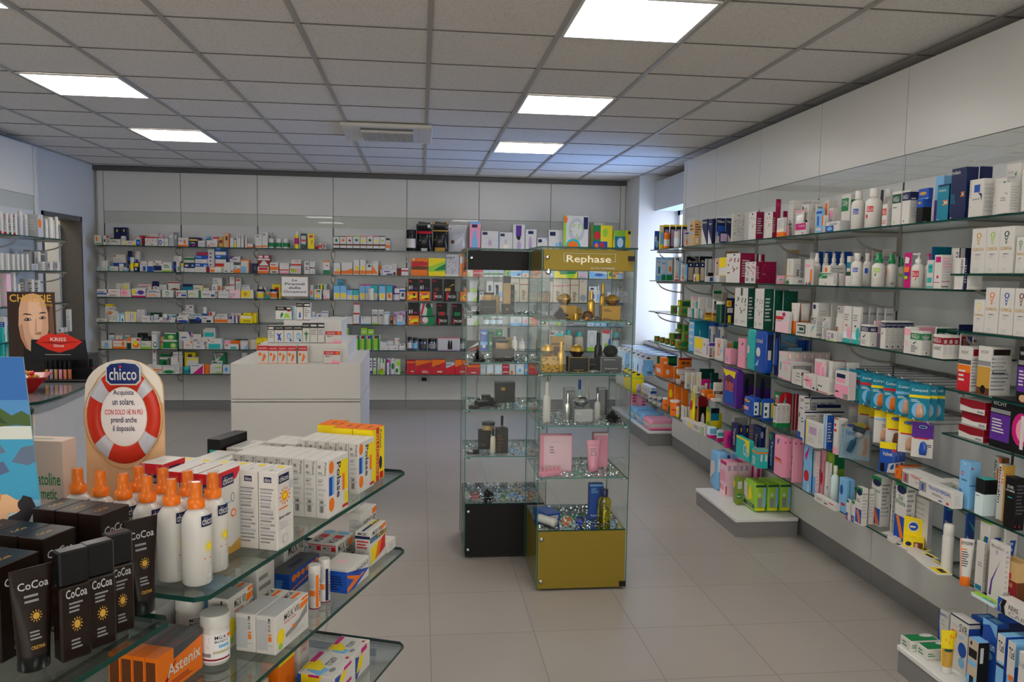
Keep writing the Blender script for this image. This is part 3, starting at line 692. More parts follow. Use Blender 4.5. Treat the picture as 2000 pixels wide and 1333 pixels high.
back_row('''
255,320,832 %jar:w:w:gn
372,415,755 %can:ye:w:mg
433,492,780 dn R:lg:.1:.3:.9:.85 B:rd:.5:.6 F:lg:.2:.05:.8:.3:5
505,567,783 ye R:mg:.2:.75:.8:.9 L:mg:.5:.3:.8:.6:3
577,608,885 %flask:rd:w
612,640,870 w B:rd:.2:.7 E:or:.2:.3:.8:.7
645,682,878 w V:rd:.3:.6 E:te:.5:.3:.9:.8
752,815,805 w B:br:.3:.42 B:co:0:.12 B:gn:.94:1 E:gn:.3:.55:.7:.8
818,880,805 w B:br:.3:.42 B:co:0:.12 B:br:.94:1 E:or:.25:.58:.75:.8
883,943,805 w B:br:.3:.42 B:co:0:.12 B:or:.94:1 E:dr:.3:.6:.75:.75
946,1013,805 w B:br:.3:.42 B:co:0:.12 B:lm:.94:1 E:gn:.25:.6:.75:.8
1016,1078,805 w B:br:.3:.42 B:co:0:.12 B:or:.94:1 E:ye:.25:.55:.75:.8
1081,1140,805 w B:br:.3:.42 B:co:0:.12 B:pk:.94:1 E:dg:.25:.6:.75:.8
1143,1203,805 w B:br:.3:.42 B:co:0:.12 B:rd:.94:1 E:ye:.25:.58:.8:.75
1206,1262,805 w B:br:.3:.42 B:co:0:.12 B:dn:.94:1 E:lm:.25:.6:.75:.75
1265,1305,828 w B:co:.85:1 B:or:.2:.45 E:or:.3:.5:.7:.7
1463,1572,742 %tub:k:k:w B:rd:.6:.75 | black plastic tub with red and white label
1552,1722,665,d.09 %bag:k:si B:rd:.6:.68 E:w:.7:.8:.9:.93 P:w:.2:.35:.9:.5:.9:.55:.2:.38 R:w:.3:.0:.7:.1 | black foil pouch with silver top and red lettering
1725,1885,665,d.09 %bag:k:go P:ye:.1:.35:.9:.6:.9:.66:.1:.42 R:go:.1:.0:.8:.13 B:go:.68:.72 | black foil pouch with gold top and gold swoosh
1874,2060,700,d.09 %bag:lg:w P:lm:.4:.0:1:.0:1:.7 E:br:.1:.3:.3:.45 E:rd:.05:.85:.12:.92 | pale grey foil pouch with lime green corner
''', ZS[0], 'B0', *C3)
back_row('''
550,636,130,d.1 pk B:lb:.92:1 R:nb:.2:.8:.7:.9 E:lb:.2:.05:.75:.55 R:lb:.35:.4:.6:.7 B:bu:0:.15
640,778,205,d.1 w R:nb:.07:.82:.35:.95 F:lg:.3:.2:.9:.7:7 V:lb:.97:1 E:mv:.4:.3:.6:.6
782,885,215,d.1 w R:nb:.07:.8:.4:.93 E:cr:.3:.05:.7:.5 R:lg:.4:.4:.6:.65
888,982,155,d.1 w R:pu:.25:.6:.72:.97 R:k:.3:.5:.65:.6 R:nb:.4:.45:.6:.5 E:mv:.35:.1:.7:.42
985,1073,192,d.1 w R:nb:.25:.8:.72:.93 E:mv:.3:.1:.6:.7 E:g:.4:.1:.6:.3
1077,1160,258,d.1 w R:nb:.1:.7:.45:.9 E:g:.3:.1:.6:.35 E:lb:.85:.8:.97:.95
1168,1303,196,d.1 w R:nb:.07:.75:.4:.92 R:lb:.4:.05:.55:.45 R:lb:.6:.05:.75:.5 R:lb:.8:.05:.95:.42 E:lb:.82:.75:.95:.95
1285,1480,85,^-.02,d.12 w V:lm:0:.1 B:gn:0:.15 E:lg:.2:.3:.85:.95 E:w:.3:.45:.75:.85 R:nb:.8:.65:.98:.97 E:tq:.1:.0:.7:.4 E:or:.15:.02:.62:.34 E:or:.0:.8:.15:1 F:lm:.3:.4:.8:.8:8 | large white box picturing green baby plates
1512,1668,160,d.11 ye R:gn:.0:.45:.4:1 E:rd:.05:.5:.38:.8 E:lm:.5:.6:.75:.9 R:bu:0:0:.75:.45 E:or:.1:.1:.3:.4 E:rd:.35:.2:.6:.42 E:w:.2:.05:.45:.2 | yellow toy box picturing a red apple on green
1672,1832,200,d.11 ye R:lm:0:.6:.6:1 R:te:.08:.1:.6:.75 E:lt:.2:.3:.5:.7 E:or:.3:.05:.48:.3 E:w:.78:.15:.92:.4 E:w:.78:.55:.92:.8 R:nb:.72:.85:.92:.97 | yellow toy box with teal window and white dots
1520,1600,140,^.13,d.1 w R:rd:.2:.3:.8:.7
''', ZS[0], 'B0', *C5)
back_row('''
145,190,1108 w B:tq:.4:.7 L:g:.1:.1:.9:.3:1
190,250,1103 w L:g:.1:.2:.9:.8:3
190,250,1045,@1100,^.0 w F:dg:.1:.1:.9:.9:7
253,272,1095 tq V:w:.7:1
274,350,1100 w L:gn:.1:.3:.8:.6:2
305,430,985,^.1 w B:bu:.28:.5 E:rd:.05:.85:.18:.97 L:lg:.1:.55:.8:.75:2
352,402,1075 %jar:w:w:lg
405,445,1118 w B:lb:.1:.7
445,478,950,^.08 nb B:bu:.5:.7 T:w:.2:.1:.8:.35:V
462,505,1012 %jar:w:w:ye
505,555,1060 nb R:ye:.1:.5:.9:.9 E:w:.2:.1:.6:.4
515,570,955,^.1 w R:bu:.1:.3:.6:.6 E:rd:.1:.85:.25:.97 V:lg:.8:1
562,632,1050 w R:bu:.45:.05:.85:.5 E:rd:.0:.85:.2:.97 B:lg:.6:.8
637,695,1048 w B:bu:0:.5 E:rd:.0:.85:.2:.97
697,775,1045 w B:nb:.1:.55 E:rd:.0:.8:.2:.95 L:k:.2:.6:.9:.8:2
775,876,1060 w B:lm:0:.15 L:gn:.2:.4:.9:.8:2 E:rd:.0:.85:.1:.97
882,915,1055 nb V:lg:.0:.2 B:bu:.4:.6
917,950,1050 w V:lg:.2:.4 R:gn:.5:.1:.9:.5
895,970,1000,@1052,^.02 w B:lg:.45:.55 L:g:.1:.6:.9:.9:2 L:g:.1:.1:.9:.4:2
958,1003,1070 %jar:lg:ye:w
990,1100,1118 w L:lg:.1:.3:.9:.7:2
990,1100,1070,@1116 nb R:w:.1:.3:.4:.7 R:lb:.7:.3:.9:.7
995,1095,1008,^.06,@1070 w B:gn:.5:.85 B:gn:.0:.08
1100,1210,1105 w L:lg:.2:.3:.8:.7:2
1100,1222,1072,@1104 bu R:w:.05:.3:.4:.7 R:lb:.7:0:1:.6
1103,1218,1025,@1071 w B:bu:.85:1 L:bu:.1:.3:.7:.5:1
1105,1222,995,@1024 bu R:lb:.05:.3:.5:.7
1115,1222,962,@994 dr B:mg:.3:.6
1212,1245,1105 dr V:bx:.5:1
1245,1360,1108 w R:or:.05:.1:.4:.9 B:cr:.6:.8
1225,1292,930,^.05 w V:lg:.7:.8 L:pu:.3:.1:.6:.9:5
1300,1385,1062,^.03 w B:rd:.6:.9 R:ye:.3:.3:.8:.6
1298,1405,990,@1062,^.03 bu R:lb:.1:.7:.5:.9 P:dn:.5:.5:.75:.3:1:.5:1:.8:.75:.6:.5:.8 B:w:0:.4
1298,1405,912,@990,^.03 bu R:lb:.1:.7:.5:.9 P:dn:.5:.5:.75:.3:1:.5:1:.8:.75:.6:.5:.8 B:w:0:.4
1385,1475,1060 w V:lg:.3:.4 V:g:.65:.7 R:k:.1:.1:.3:.2 R:k:.75:.1:.95:.2
1440,1545,1005,@1062,^.08 w P:pu:0:1:.5:1:0:.5 L:bu:.2:.4:.9:.7:1
1475,1545,1090 w B:or:0:.6 E:lb:.1:.4:.5:.9
1545,1632,1035,^.02 w V:or:.85:1 B:or:.9:1 R:lb:.1:.0:.6:.5
1632,1660,1072 nb V:dg:.5:1
1668,1708,1072 nb R:dg:.2:.3:.8:.7
1712,1822,1105 w B:or:0:.4 R:rd:.1:.5:.9:.9
1715,1832,990,@1104 dr P:w:.1:.1:.9:.1:.6:.5:.4:.5 B:w:.55:.7 R:lp:.05:.75:.4:.95 R:lp:.55:.75:.9:.95
1832,1915,1062 w B:or:.3:.62 L:rd:.1:.7:.9:.9:1 R:br:.2:.08:.8:.2
1925,2020,1068 w B:pk:.0:.2 B:rd:.3:.4 F:pk:.2:.6:.8:1:5
''', ZS[1], 'B1', *C1)
back_row('''
328,438,1100 w R:lm:.1:.2:.6:.7 E:pk:.65:.1:.9:.9 T:or:.1:.4:.6:.7:MULTI
345,442,1035,@1100,^.02 w B:rd:.1:.35 L:rd:.3:.6:.9:.9:2
468,520,1050 w L:br:.2:.3:.9:.6:2 R:g:.3:.7:.9:.9
522,575,1055 w B:br:.45:.55 V:lg:.5:.6
652,718,1048 w B:gn:.0:.32 B:or:.9:1 E:or:.4:.6:.6:.75 E:gn:.6:.6:.8:.7
752,822,1068 w B:or:.06:.28 V:lg:0:.15 P:ye:.4:.3:1:.3:.5:.6
832,942,1063 w B:or:.06:.34 P:or:.5:.34:1:.34:1:.55
948,1008,1037 w B:or:.06:.3 E:ye:.3:.3:.9:.6 V:lg:0:.1
1012,1070,1037 w B:or:.06:.3 E:ye:.3:.3:.9:.6 V:lg:0:.1
1074,1130,1075 w B:or:.1:.4 R:dg:.3:.7:.8:.9
1132,1192,1048 w P:or:.0:.1:1:.1:0:.7 R:lg:.2:.8:.6:.95
1195,1240,1088,^.07 or E:w:.6:.6:.9:1 B:br:0:.2
1212,1335,1132 w L:pu:.3:.5:.9:.9:1 R:pu:.5:.05:1:.3 V:bu:.1:.15
1232,1330,1092,@1130 w L:g:.2:.3:.9:.7:2
1330,1368,1075 w R:lg:.3:.4:.8:.9 E:br:.1:0:.9:.3
1368,1412,1120,^.02 dr V:w:.0:.1 E:br:.3:.3:.8:.8
1400,1487,1118 w B:rd:.55:.75 V:dr:.0:.2
1513,1675,1020,d.08 or B:br:.35:.55 P:rd:.0:.5:1:.6:1:.8:0:.75 T:k:.05:.72:.75:.86:maltogel E:w:.1:.85:.2:1 | orange sachet display box with dark band
1682,1848,1020,d.08 lm B:ye:0:.25 P:gn:.3:.3:1:.35:1:.7:.6:.5 T:k:.05:.72:.75:.86:maltogel P:ye:.0:.5:1:.85:1:1:0:1 | lime green sachet display box with dark lettering
1848,1980,985,d.08 lg F:bx:.2:.15:.8:.8:12 V:g:.0:.07 T:k:.1:.8:.7:.9:ENERVIT B:w:.0:.1 | silver sachet box with burgundy splashes
1985,2070,985,^.01,d.08 or R:w:.1:.6:.5:.9 R:k:.5:.2:.8:.35 V:lg:0:.1
''', ZS[1], 'B1', *C3)
back_row('''
145,240,225 w B:bu:.3:.5 L:bu:.1:.55:.9:.8:1
240,373,264 w L:br:.2:.2:.9:.7:2
242,373,225,@264 w V:pu:0:.08 L:rd:.3:.3:.9:.6:1
375,478,228 w E:pk:.02:.05:.72:.97 R:pk:.1:.7:.6:1 L:rd:.2:.5:.6:.7:1
330,408,170,^.12 w F:gn:.1:.2:.9:.8:6 B:lb:.0:.2
400,465,163,^.1 w B:lm:.1:.5 E:ye:.2:.5:.6:.9
485,620,218 w B:mg:0:.18 E:ye:.02:.3:.3:.9 E:pu:.4:.3:.9:.8 T:bu:.2:.4:.85:.65:Lactibo
552,680,175,^.1 w L:g:.1:.2:.9:.9:4 B:pk:.85:.95
628,765,258 w L:or:.1:.2:.9:.8:2
632,765,232,@257 w L:bu:.1:.2:.9:.8:1 B:g:0:.2
685,738,148,^.09 nb R:lg:.2:.5:.8:.7
690,745,200,^-.0,@232 w R:g:.2:.3:.8:.8
755,828,180,^.11 w R:lb:.2:.4:.8:.6
780,892,232 w E:gn:.3:.3:.6:.8 E:w:.35:.38:.55:.7 L:g:.2:.1:.8:.25:1
838,955,150,^.1 w P:br:.0:.3:.5:.45:1:.35:1:.5:.5:.6:0:.42 B:dr:.9:.97
915,1020,237 w R:rd:.1:.2:.2:.8 R:bu:.5:.2:.95:.45 T:nb:.2:.55:.9:.8:Anti
980,1078,175,^.08 te B:nb:.8:1 P:lb:.0:.3:1:.5:1:.2 B:k:.0:.15
1030,1155,235 w V:gn:.85:1 P:lm:.05:.5:.3:.65:.6:.5:.6:.4:.3:.5:.05:.4
1082,1180,178,^.09 w V:ye:.85:1 L:g:.1:.3:.7:.8:3 B:dg:.95:1
1160,1300,240 w T:k:.1:.4:.6:.65:Sideral R:bu:.7:.2:.95:.5
1182,1242,212,^.1 w B:rd:.4:.5
1268,1320,182,^.03 w L:pu:.2:.6:.8:.9:2 B:pk:0:.15 R:nb:.1:.35:.9:.45
1275,1365,110,^.1 w E:or:.55:.35:.85:.6 B:cr:.0:.3 L:g:.1:.7:.7:.9:2
1328,1432,240 w P:gn:.1:.45:.4:.55:.7:.45:.9:.55:.9:.5:.7:.4:.4:.5:.1:.4 B:lg:.8:.9
1378,1490,198,^.06 w E:rd:.02:.75:.14:.95 L:g:.2:.6:.9:.8:1
1435,1545,230 lp R:rd:.1:.1:.3:.2 L:g:.1:.3:.6:.6:3
1432,1490,100,^.1,@198 w R:rd:.1:.1:.9:.2 F:rd:.3:.4:.7:.8:4 V:dr:.0:.1
1492,1550,118,^.1,@230 w V:nb:0:.1 R:rd:.2:.75:.8:.9 E:lg:.3:.2:.8:.6
1550,1672,232 w R:ye:.0:.15:.75:.9 E:go:.2:.3:.5:.75
1555,1640,185,^.05,@232 w B:bu:.7:.8 L:g:.1:.2:.9:.6:2
''', ZS[2], 'B2', *C2)
back_row('''
0,75,125 %jar:w:nb:ye | white jar with navy lid and rainbow stripe label
130,205,125 %jar:w:nb:or | white jar with navy lid and orange stripe label
78,132,140,^.03 tq E:or:.1:.4:.9:.9 B:w:.7:.8
25,110,105,^.1 w P:rd:.1:.5:.9:.5:.9:.8 V:ye:.2:.4 V:bu:.5:.7
155,238,78,^.08 ye R:rd:.3:.5:.8:.8 B:or:.2:.35
212,242,150,^.02 ye V:nb:0:.4
525,560,85 w B:tq:.0:.15 E:or:.2:.3:.8:.6 | white box, turquoise base, orange dot
566,640,170 w R:ye:.2:.4:.8:.8 T:bu:.25:.1:.75:.35:MULTI
566,640,125,@168 w R:or:.2:.3:.8:.8 R:gn:.5:.3:.8:.8
603,690,75,^.08 w R:gn:.1:.6:.7:.95 V:ye:.3:.5 B:bu:.1:.3
655,718,130 w E:pk:.6:.6:.95:.95 B:rd:.05:.12 P:pk:.2:.1:.6:.3:.3:.5
755,818,85 lb B:w:0:.48 E:ye:.25:.1:.9:.48 B:te:.95:1
820,882,85 lb B:w:0:.48 E:ye:.1:.1:.85:.48 B:te:.95:1
792,845,28,@84 te B:lb:.6:.7
885,943,125 lb B:w:0:.45 E:ye:.5:.1:.85:.4 B:k:.93:1
945,1002,125 tq B:w:0:.45 E:ye:.3:.1:.85:.4 B:k:.93:1
1008,1065,80,^.02 lb B:w:0:.45 E:ye:.25:.1:.85:.45 B:mg:.93:1
1067,1122,80,^.02 lb B:w:0:.45 E:ye:.25:.1:.85:.45 B:mg:.93:1
1124,1185,80,^.02 tq B:w:0:.45 E:ye:.2:.1:.7:.45 B:te:.93:1
1088,1148,118,^-.06 %jar:w:w:w
1200,1262,80 lb B:w:0:.45 E:ye:.25:.1:.85:.45 B:te:.9:1
1275,1328,85 tq B:w:0:.48 E:or:.15:.1:.8:.5 B:te:.93:1
1333,1368,95,^.04 pu B:lp:.0:.4
1350,1400,118 w B:pu:.5:.62 F:pu:.3:.1:.8:.45:4 B:mv:0:.1
1402,1455,115 w B:bu:.7:.85 R:dg:.3:.3:.8:.6 B:nb:0:.1
1488,1590,25,^.06,d.05 k E:w:.05:.5:.2:.7 E:w:.28:.5:.38:.72 R:rd:.05:.85:.3:.93 L:pu:.5:.5:.9:.65:1
1596,1698,25,^.06,d.05 k E:w:.05:.5:.2:.7 E:w:.28:.5:.38:.72 R:rd:.05:.85:.3:.93 L:pu:.5:.5:.9:.65:1
1468,1578,147,d.06 or P:ye:.1:.2:.9:.3:.9:.7:.3:.6 E:w:.1:.5:.2:.75 R:dr:.5:.1:.9:.3 E:k:.55:.5:.8:.8
1592,1698,147,d.06 or P:ye:.1:.2:.9:.3:.9:.7:.3:.6 E:w:.1:.5:.2:.75 R:dr:.5:.1:.9:.3 R:mg:.3:.6:.7:.75
1718,1818,27,^.06,d.05 k B:dg:.35:.45 R:br:.2:.45:.7:.6 R:rd:.05:.88:.4:.93
1838,1940,30,^.06,d.05 k R:go:.1:.35:.6:.6 P:ye:.4:.65:.9:.75:.9:.8 R:w:.05:.4:.15:.55
1720,1822,147,d.06 k R:rd:.1:.1:.25:.7 T:w:.25:.3:.9:.6:PRO30 R:rd:.1:.75:.4:.88
1843,1957,147,d.06 k R:rd:.1:.1:.25:.7 T:w:.25:.3:.9:.6:PRO30 R:rd:.1:.75:.4:.88
2015,2075,30,^.06,d.05 k B:dg:.35:.45 R:or:.2:.45:.7:.6
1990,2070,150,d.06 or P:ye:.1:.2:.9:.3:.9:.7:.3:.6 E:k:.55:.3:.8:.6
''', ZS[2], 'B2', *C4)
# small framed notice on a clear stand
t = empty('notice_stand', aty(575, 583, 9.04)); t.location.z = ZS[2]; tag(t, 'framed white notice with handwritten-style lettering on a clear stand, third back shelf', 'notice')
A = aty(550.5, 540, 9.08); B = aty(603, 580, 9.08); w_ = B.x-A.x; h_ = A.z-B.z; x_ = A.x-t.location.x; z_ = B.z-t.location.z
m = MB(); m.box(x_, 0, z_, x_+w_, .008, z_+h_, M('tn', .5)); m.box(x_+.006, -.001, z_+.006, x_+w_-.006, .001, z_+h_-.006, M('f0ece8', .5))
for i, s_ in enumerate(('Le', 'Piramidi', 'delle', 'Occasioni')):
    L = len(s_)/9; m.paint(lambda u, v, e: (x_+u*w_, -.001-e, z_+v*h_), [f'T:k:{.5-L*.42:.2f}:{.76-i*.19:.2f}:{.5+L*.42:.2f}:{.88-i*.19:.2f}:{s_}'], 'f')
m.obj('framed_card', t); m = MB(); m.box(x_+w_*.45, .01, -.0, x_+w_*.5, .02, z_+h_*.6, PLASTIC); m.box(x_+w_*.3, -.02, 0, x_+w_*.7, .04, .003, PLASTIC); m.obj('stand', t)
back_row('''
140,250,512 w T:k:.2:.3:.7:.7:Moment
222,318,432,^.07,@513 w R:lg:.1:.2:.9:.8
225,318,395,^.07,@432 w T:bu:.4:.3:.9:.6:Advil
228,300,372,^.07,@395 ye B:go:.4:.6
258,298,475 w L:g:.1:.3:.9:.9:5 R:ye:.2:.0:.5:.1
298,340,475 w L:g:.1:.3:.9:.9:5
262,285,440,^.04,@475 w B:or:0:1
290,352,440,^.04,@475 w R:rd:.05:.6:.2:.8 L:rd:.2:.2:.8:.4:1
342,372,462 lt V:lb:.5:.9 B:lg:.8:.9
375,412,458 lt R:bu:.3:.1:.7:.4 B:lb:.8:1
416,470,445 w V:ye:.1:.2 L:ye:.4:.3:.9:.8:5 B:ye:.92:1
472,526,445 w V:ye:.8:1 B:ye:.92:1 L:g:.2:.3:.7:.8:5
535,575,425,^.03 w L:mv:.3:.1:.7:.9:5
576,618,425,^.03 w L:mv:.3:.1:.7:.9:5 V:bu:.9:1
580,690,485 w E:bu:.75:.3:.98:.9 E:w:.82:.4:.96:.8 T:k:.1:.5:.5:.7:Oraxine
692,733,475,^.01 w V:bu:.0:.05 L:g:.2:.3:.9:.8:3
695,908,528 w L:bx:.3:.2:.9:.8:2
740,790,500,^.02,@528 w R:bu:.0:.3:.3:.9
775,832,468,^.05 %jar:w:w:mv
840,925,472,^.06 te R:lb:.1:.2:.5:.9 B:w:.85:1
662,760,455,^.12 dn R:gn:.1:.2:.9:.8
850,910,498,^-.0,@528 w R:rd:.1:.2:.3:.6 B:te:.9:1
925,1040,488 w E:pu:.0:-.0:.95:.42 E:bu:.3:.0:.99:.3 L:k:.1:.6:.7:.8:1
942,1050,460,^.04 w L:g:.2:.8:.8:.95:1 B:k:.9:.94
980,1095,435,^.1 w B:lg:.9:1 L:g:.1:.5:.9:.8:2
1010,1088,378,^.1,@435 w R:k:.5:.5:.8:.7 L:g:.1:.1:.6:.4:1
1048,1165,490 w B:nb:0:.6 E:bu:.5:.3:.9:.9 L:k:.1:.75:.6:.95:1
1075,1160,465,^.05 w B:te:.8:.9
1170,1215,400,^.08 %jar:w:w:bu
1167,1280,488 w L:k:.1:.55:.6:.8:1 R:k:.4:.1:.8:.4 R:lg:.1:.1:.35:.4
1238,1300,445,^.1 w E:rd:.1:.6:.5:1 B:pk:.3:.5
1292,1420,492 w B:or:.1:.55 T:rd:.1:.6:.6:.85:Supradyn
1310,1420,468,^.04 w L:g:.1:.7:.9:.9:1 B:rd:.0:.1
1420,1460,520 w L:g:.2:.3:.8:.7:2
1462,1515,483 w V:pu:.4:.7 L:g:.1:.2:.4:.9:4
1432,1480,480,^.06 w E:pu:.1:.4:.8:.9
1455,1555,458,^.1 w T:rd:.0:.55:.9:.9:LACTOflora
1515,1545,488,^.03 mv V:br:.2:.5
1540,1665,480 ye T:br:.3:.2:.8:.45:bioscal R:cr:.05:.6:.9:.9
1572,1700,458,^.05 ye V:go:.6:.8 R:lm:.1:.7:.4:.9
''', ZS[3], 'B3', *C2)
back_row('''
540,578,345 w R:lb:.3:.3:.9:.7 V:nb:.0:.1
585,637,362 w R:rd:.1:.2:.9:.35 R:bu:.5:.7:.9:.85
638,705,338 w E:g:.3:.2:.8:.55 E:w:.38:.28:.72:.48 B:bu:.85:.9
710,830,392 w V:nb:.0:.06 B:lg:.8:.9 L:g:.2:.2:.8:.6:2
833,945,392 w B:lg:.75:.85 R:k:.1:.85:.3:.95 V:g:.0:.05
948,1008,362 w B:rd:.0:.06 B:rd:.9:1 F:rd:.2:.2:.8:.6:3
952,1012,265,@362 w B:rd:.0:.06 B:rd:.88:1 F:rd:.4:.5:.8:.8:3
1008,1125,392 w V:bu:.0:.1 B:lb:.0:.12 T:bu:.2:.75:.5:.9:BLU
1130,1188,325 w B:lg:.5:.9 B:lm:.0:.1 R:k:.1:.6:.9:.66
1190,1246,325 w B:lg:.5:.9 R:k:.2:.6:.8:.66
1248,1308,345 w V:lb:.85:1 L:g:.1:.3:.7:.8:4 B:te:.85:.9
1232,1292,378,^-.06 %jar:w:w:w
1306,1336,400 %jar:or:or:br
1340,1400,345 mv T:dr:.1:.55:.8:.85:Fe B:lg:.0:.3
1402,1456,338 mv T:dr:.1:.55:.9:.85:Fe B:lg:.0:.3
1373,1428,380,^-.05 w B:lb:0:.35 L:g:.2:.6:.8:.9:2
1486,1592,262,^.06,d.05 k E:w:.05:.5:.2:.7 E:w:.28:.5:.38:.72 L:mg:.5:.5:.9:.65:1
1486,1590,385,d.06 or P:ye:.1:.2:.9:.3:.9:.7:.3:.6 E:w:.1:.5:.2:.75 R:dr:.5:.1:.9:.3
1600,1742,385,d.06 gn E:w:-.0:.1:.55:.95 E:rd:.02:.15:.5:.9 E:w:.14:.25:.5:.85 B:dn:.85:1 | green boxed pack with red and white curved stripes
1602,1720,262,^.06,d.05 w P:rd:.0:.5:.25:1:.4:1:.15:.4 P:gn:.5:.3:1:.2:1:.8:.6:.9 E:dn:.45:.75:.9:1 | white backing card with green and red swirl
1762,1865,265,^.06,d.05 k R:dg:.1:.4:.9:.6 R:rd:.3:.4:.7:.6 R:rd:.05:.88:.5:.93
1770,1872,385,d.06 k R:rd:.1:.1:.25:.7 T:w:.25:.3:.9:.6:PRO30
1908,2010,270,^.06,d.05 k R:gn:.25:.35:.85:.6 R:rd:.05:.88:.5:.93 V:dg:.0:.1
1918,2010,390,d.06 k T:w:.2:.3:.95:.6:PRO30 R:rd:.05:.1:.2:.7
2013,2075,265,^.06,d.05 k V:dg:.0:.1 R:lg:.3:.3:.8:.8
''', ZS[3], 'B3', *C4)
back_row('''
185,292,725 w E:lb:.3:.2:.7:.8 L:g:.1:.1:.9:.3:1
262,318,655,^.08 w R:lb:.3:.1:.9:.7 B:dg:.9:1
325,392,662,^.07 w P:mv:.2:.2:.8:.5:.5:.8 B:g:.9:1
300,430,718 w B:or:.0:.25 B:rd:.9:1 E:or:.65:.3:.9:.8 T:or:.1:.5:.6:.65:Benagol
415,470,660,^.1 w R:tq:.1:.2:.8:.8 B:g:.9:1
432,478,700,^.02 or R:dn:.0:.0:.9:.5 B:w:.55:.7
480,570,702 w E:or:.1:.1:.9:.6 E:ye:.2:.3:.7:.8 R:rd:.6:.75:.9:.95 V:w:.9:1
540,622,655,^.1 k R:dg:.4:.5:.6:.9
575,675,732 w B:lm:.0:.3 L:gn:.1:.5:.6:.8:2
592,670,685,^.03,@732 k R:dg:.2:.2:.8:.6
678,738,668,^-.02 w E:gn:.2:.1:.9:.5 E:w:.3:.2:.8:.42 V:lb:.85:1 | tall white box with green ring
678,760,635,^.07 w V:lg:.8:1 L:g:.1:.5:.8:.9:3
762,800,690,^.02 tn B:rd:.5:.6 B:lm:.0:.3
790,928,725 gn B:w:.85:1 E:lm:.5:.1:.95:.7 E:w:.62:.3:.85:.6 B:w:.0:.08
803,915,650,@724 gn B:w:.85:1 E:lm:.3:.1:.85:.7 E:w:.45:.3:.75:.6 B:w:.0:.08
945,1070,640,^.06 w P:or:.4:0:1:0:1:.45 P:pu:.75:1:1:1:1:.6 L:bu:.2:.6:.8:.75:1
980,1078,730 w V:dr:.0:.08 E:or:.8:.7:.98:1 L:rd:.3:.4:.8:.6:2
945,985,705,^.03 w B:lg:.2:.8
1080,1200,768 w L:bu:.3:.4:.7:.8:1
1080,1200,740,@767 w L:bu:.3:.4:.7:.8:1 V:nb:.95:1
1060,1162,665,^.07 w R:tq:.2:.1:.8:.4 E:rd:.02:.8:.15:.95 L:g:.2:.5:.8:.7:1
1162,1295,695,^.04 w R:tq:.4:.0:.9:.2 L:g:.1:.4:.8:.7:1
1180,1300,600,^.08,@695 w R:tq:.1:.05:.9:.5 E:rd:.05:.85:.15:.97
1217,1372,705 w R:tq:.1:.05:.85:.5 E:rd:.05:.75:.15:.9 L:g:.2:.65:.6:.75:1 V:lb:.95:1
1382,1445,725,^.02 w B:pk:.6:.9 E:rd:.1:.3:.5:.6
1395,1528,760 w R:tq:.4:.1:.85:.5 E:rd:.05:.6:.2:.9
1443,1542,728,^.05 or R:rd:.1:.2:.6:.6
1543,1620,728 w P:lb:.4:.0:1:0:1:.7 B:lg:.85:.95
1490,1600,718,^.1 dn B:gn:.2:.6
1628,1700,718,^.03 w F:gn:.1:.1:.9:.7:6 V:tn:.0:.3
1700,1810,702,^.05 ye R:go:.1:.3:.9:.6
''', ZS[4], 'B4', *C2)
back_row('''
0,60,610 ye R:go:.1:.3:.9:.6
60,110,600,^.04 ye B:go:.1:.3
775,905,570,^.05 gn B:lm:.1:.5
775,835,500,^.05,@570 lm B:gn:.3:.6 B:w:.8:.9
840,905,500,^.05,@570 lm R:dn:.2:.1:.8:.4 B:w:.85:.95
905,950,580 w B:gn:.0:.8 R:lb:.1:.8:.9:1
957,1018,578 w B:lm:.05:.75 R:mg:.1:.78:.9:.98 V:gn:.6:.9
1020,1078,578 w B:lm:.05:.75 R:dr:.1:.78:.9:.98 V:gn:.6:.9
1082,1145,578 w B:lm:.05:.75 R:pu:.1:.78:.9:.98 V:gn:.6:.9
1148,1210,575 w B:lm:.05:.75 R:br:.1:.78:.9:.98 V:gn:.6:.9
1022,1085,502,^.03,@576 lm B:gn:.0:.1 R:w:.2:.4:.8:.6
1088,1150,515,^.03,@576 lm B:gn:.0:.1 R:w:.2:.4:.8:.6
1210,1290,675 w L:lg:.1:.3:.9:.7:1
1210,1280,635,@675 w R:bu:.3:.8:.8:.95 V:lb:.9:1
1292,1390,675 w L:g:.5:.3:.9:.6:1
1282,1345,628,^.05,@675 w B:lg:.8:.9
1350,1400,600,^.04 w R:rd:.7:.7:.9:.85 V:lg:.0:.1
1392,1456,680 w V:bx:.0:.06 B:lg:.3:.5
1400,1456,658,@680 w R:br:.2:.3:.8:.7
1475,1522,592 %jar:blueglass:k:w | dark blue jar with black lid and pale label, by the upright
1528,1578,598 %jar:blueglass:k:lb | dark blue jar with black lid and light blue label
1582,1668,610 %jar:blueglass:k:dg | squat dark blue jar with black lid
1676,1765,610 %jar:blueglass:k:g | squat dark blue jar with black lid and grey label
1772,1895,598,d.05 lg E:k:.8:.0:1.0:.8 R:k:.8:.0:1:.4 B:rd:.95:1 B:mv:.0:.1
1896,1990,598,d.05 lg E:k:.0:.0:.2:.8 R:k:.0:.0:.2:.4 B:rd:.95:1 B:mv:.0:.1
1992,2040,605 %jar:blueglass:k:w | dark blue jar with black lid beside the grey box
''', ZS[4], 'B4', *C4)
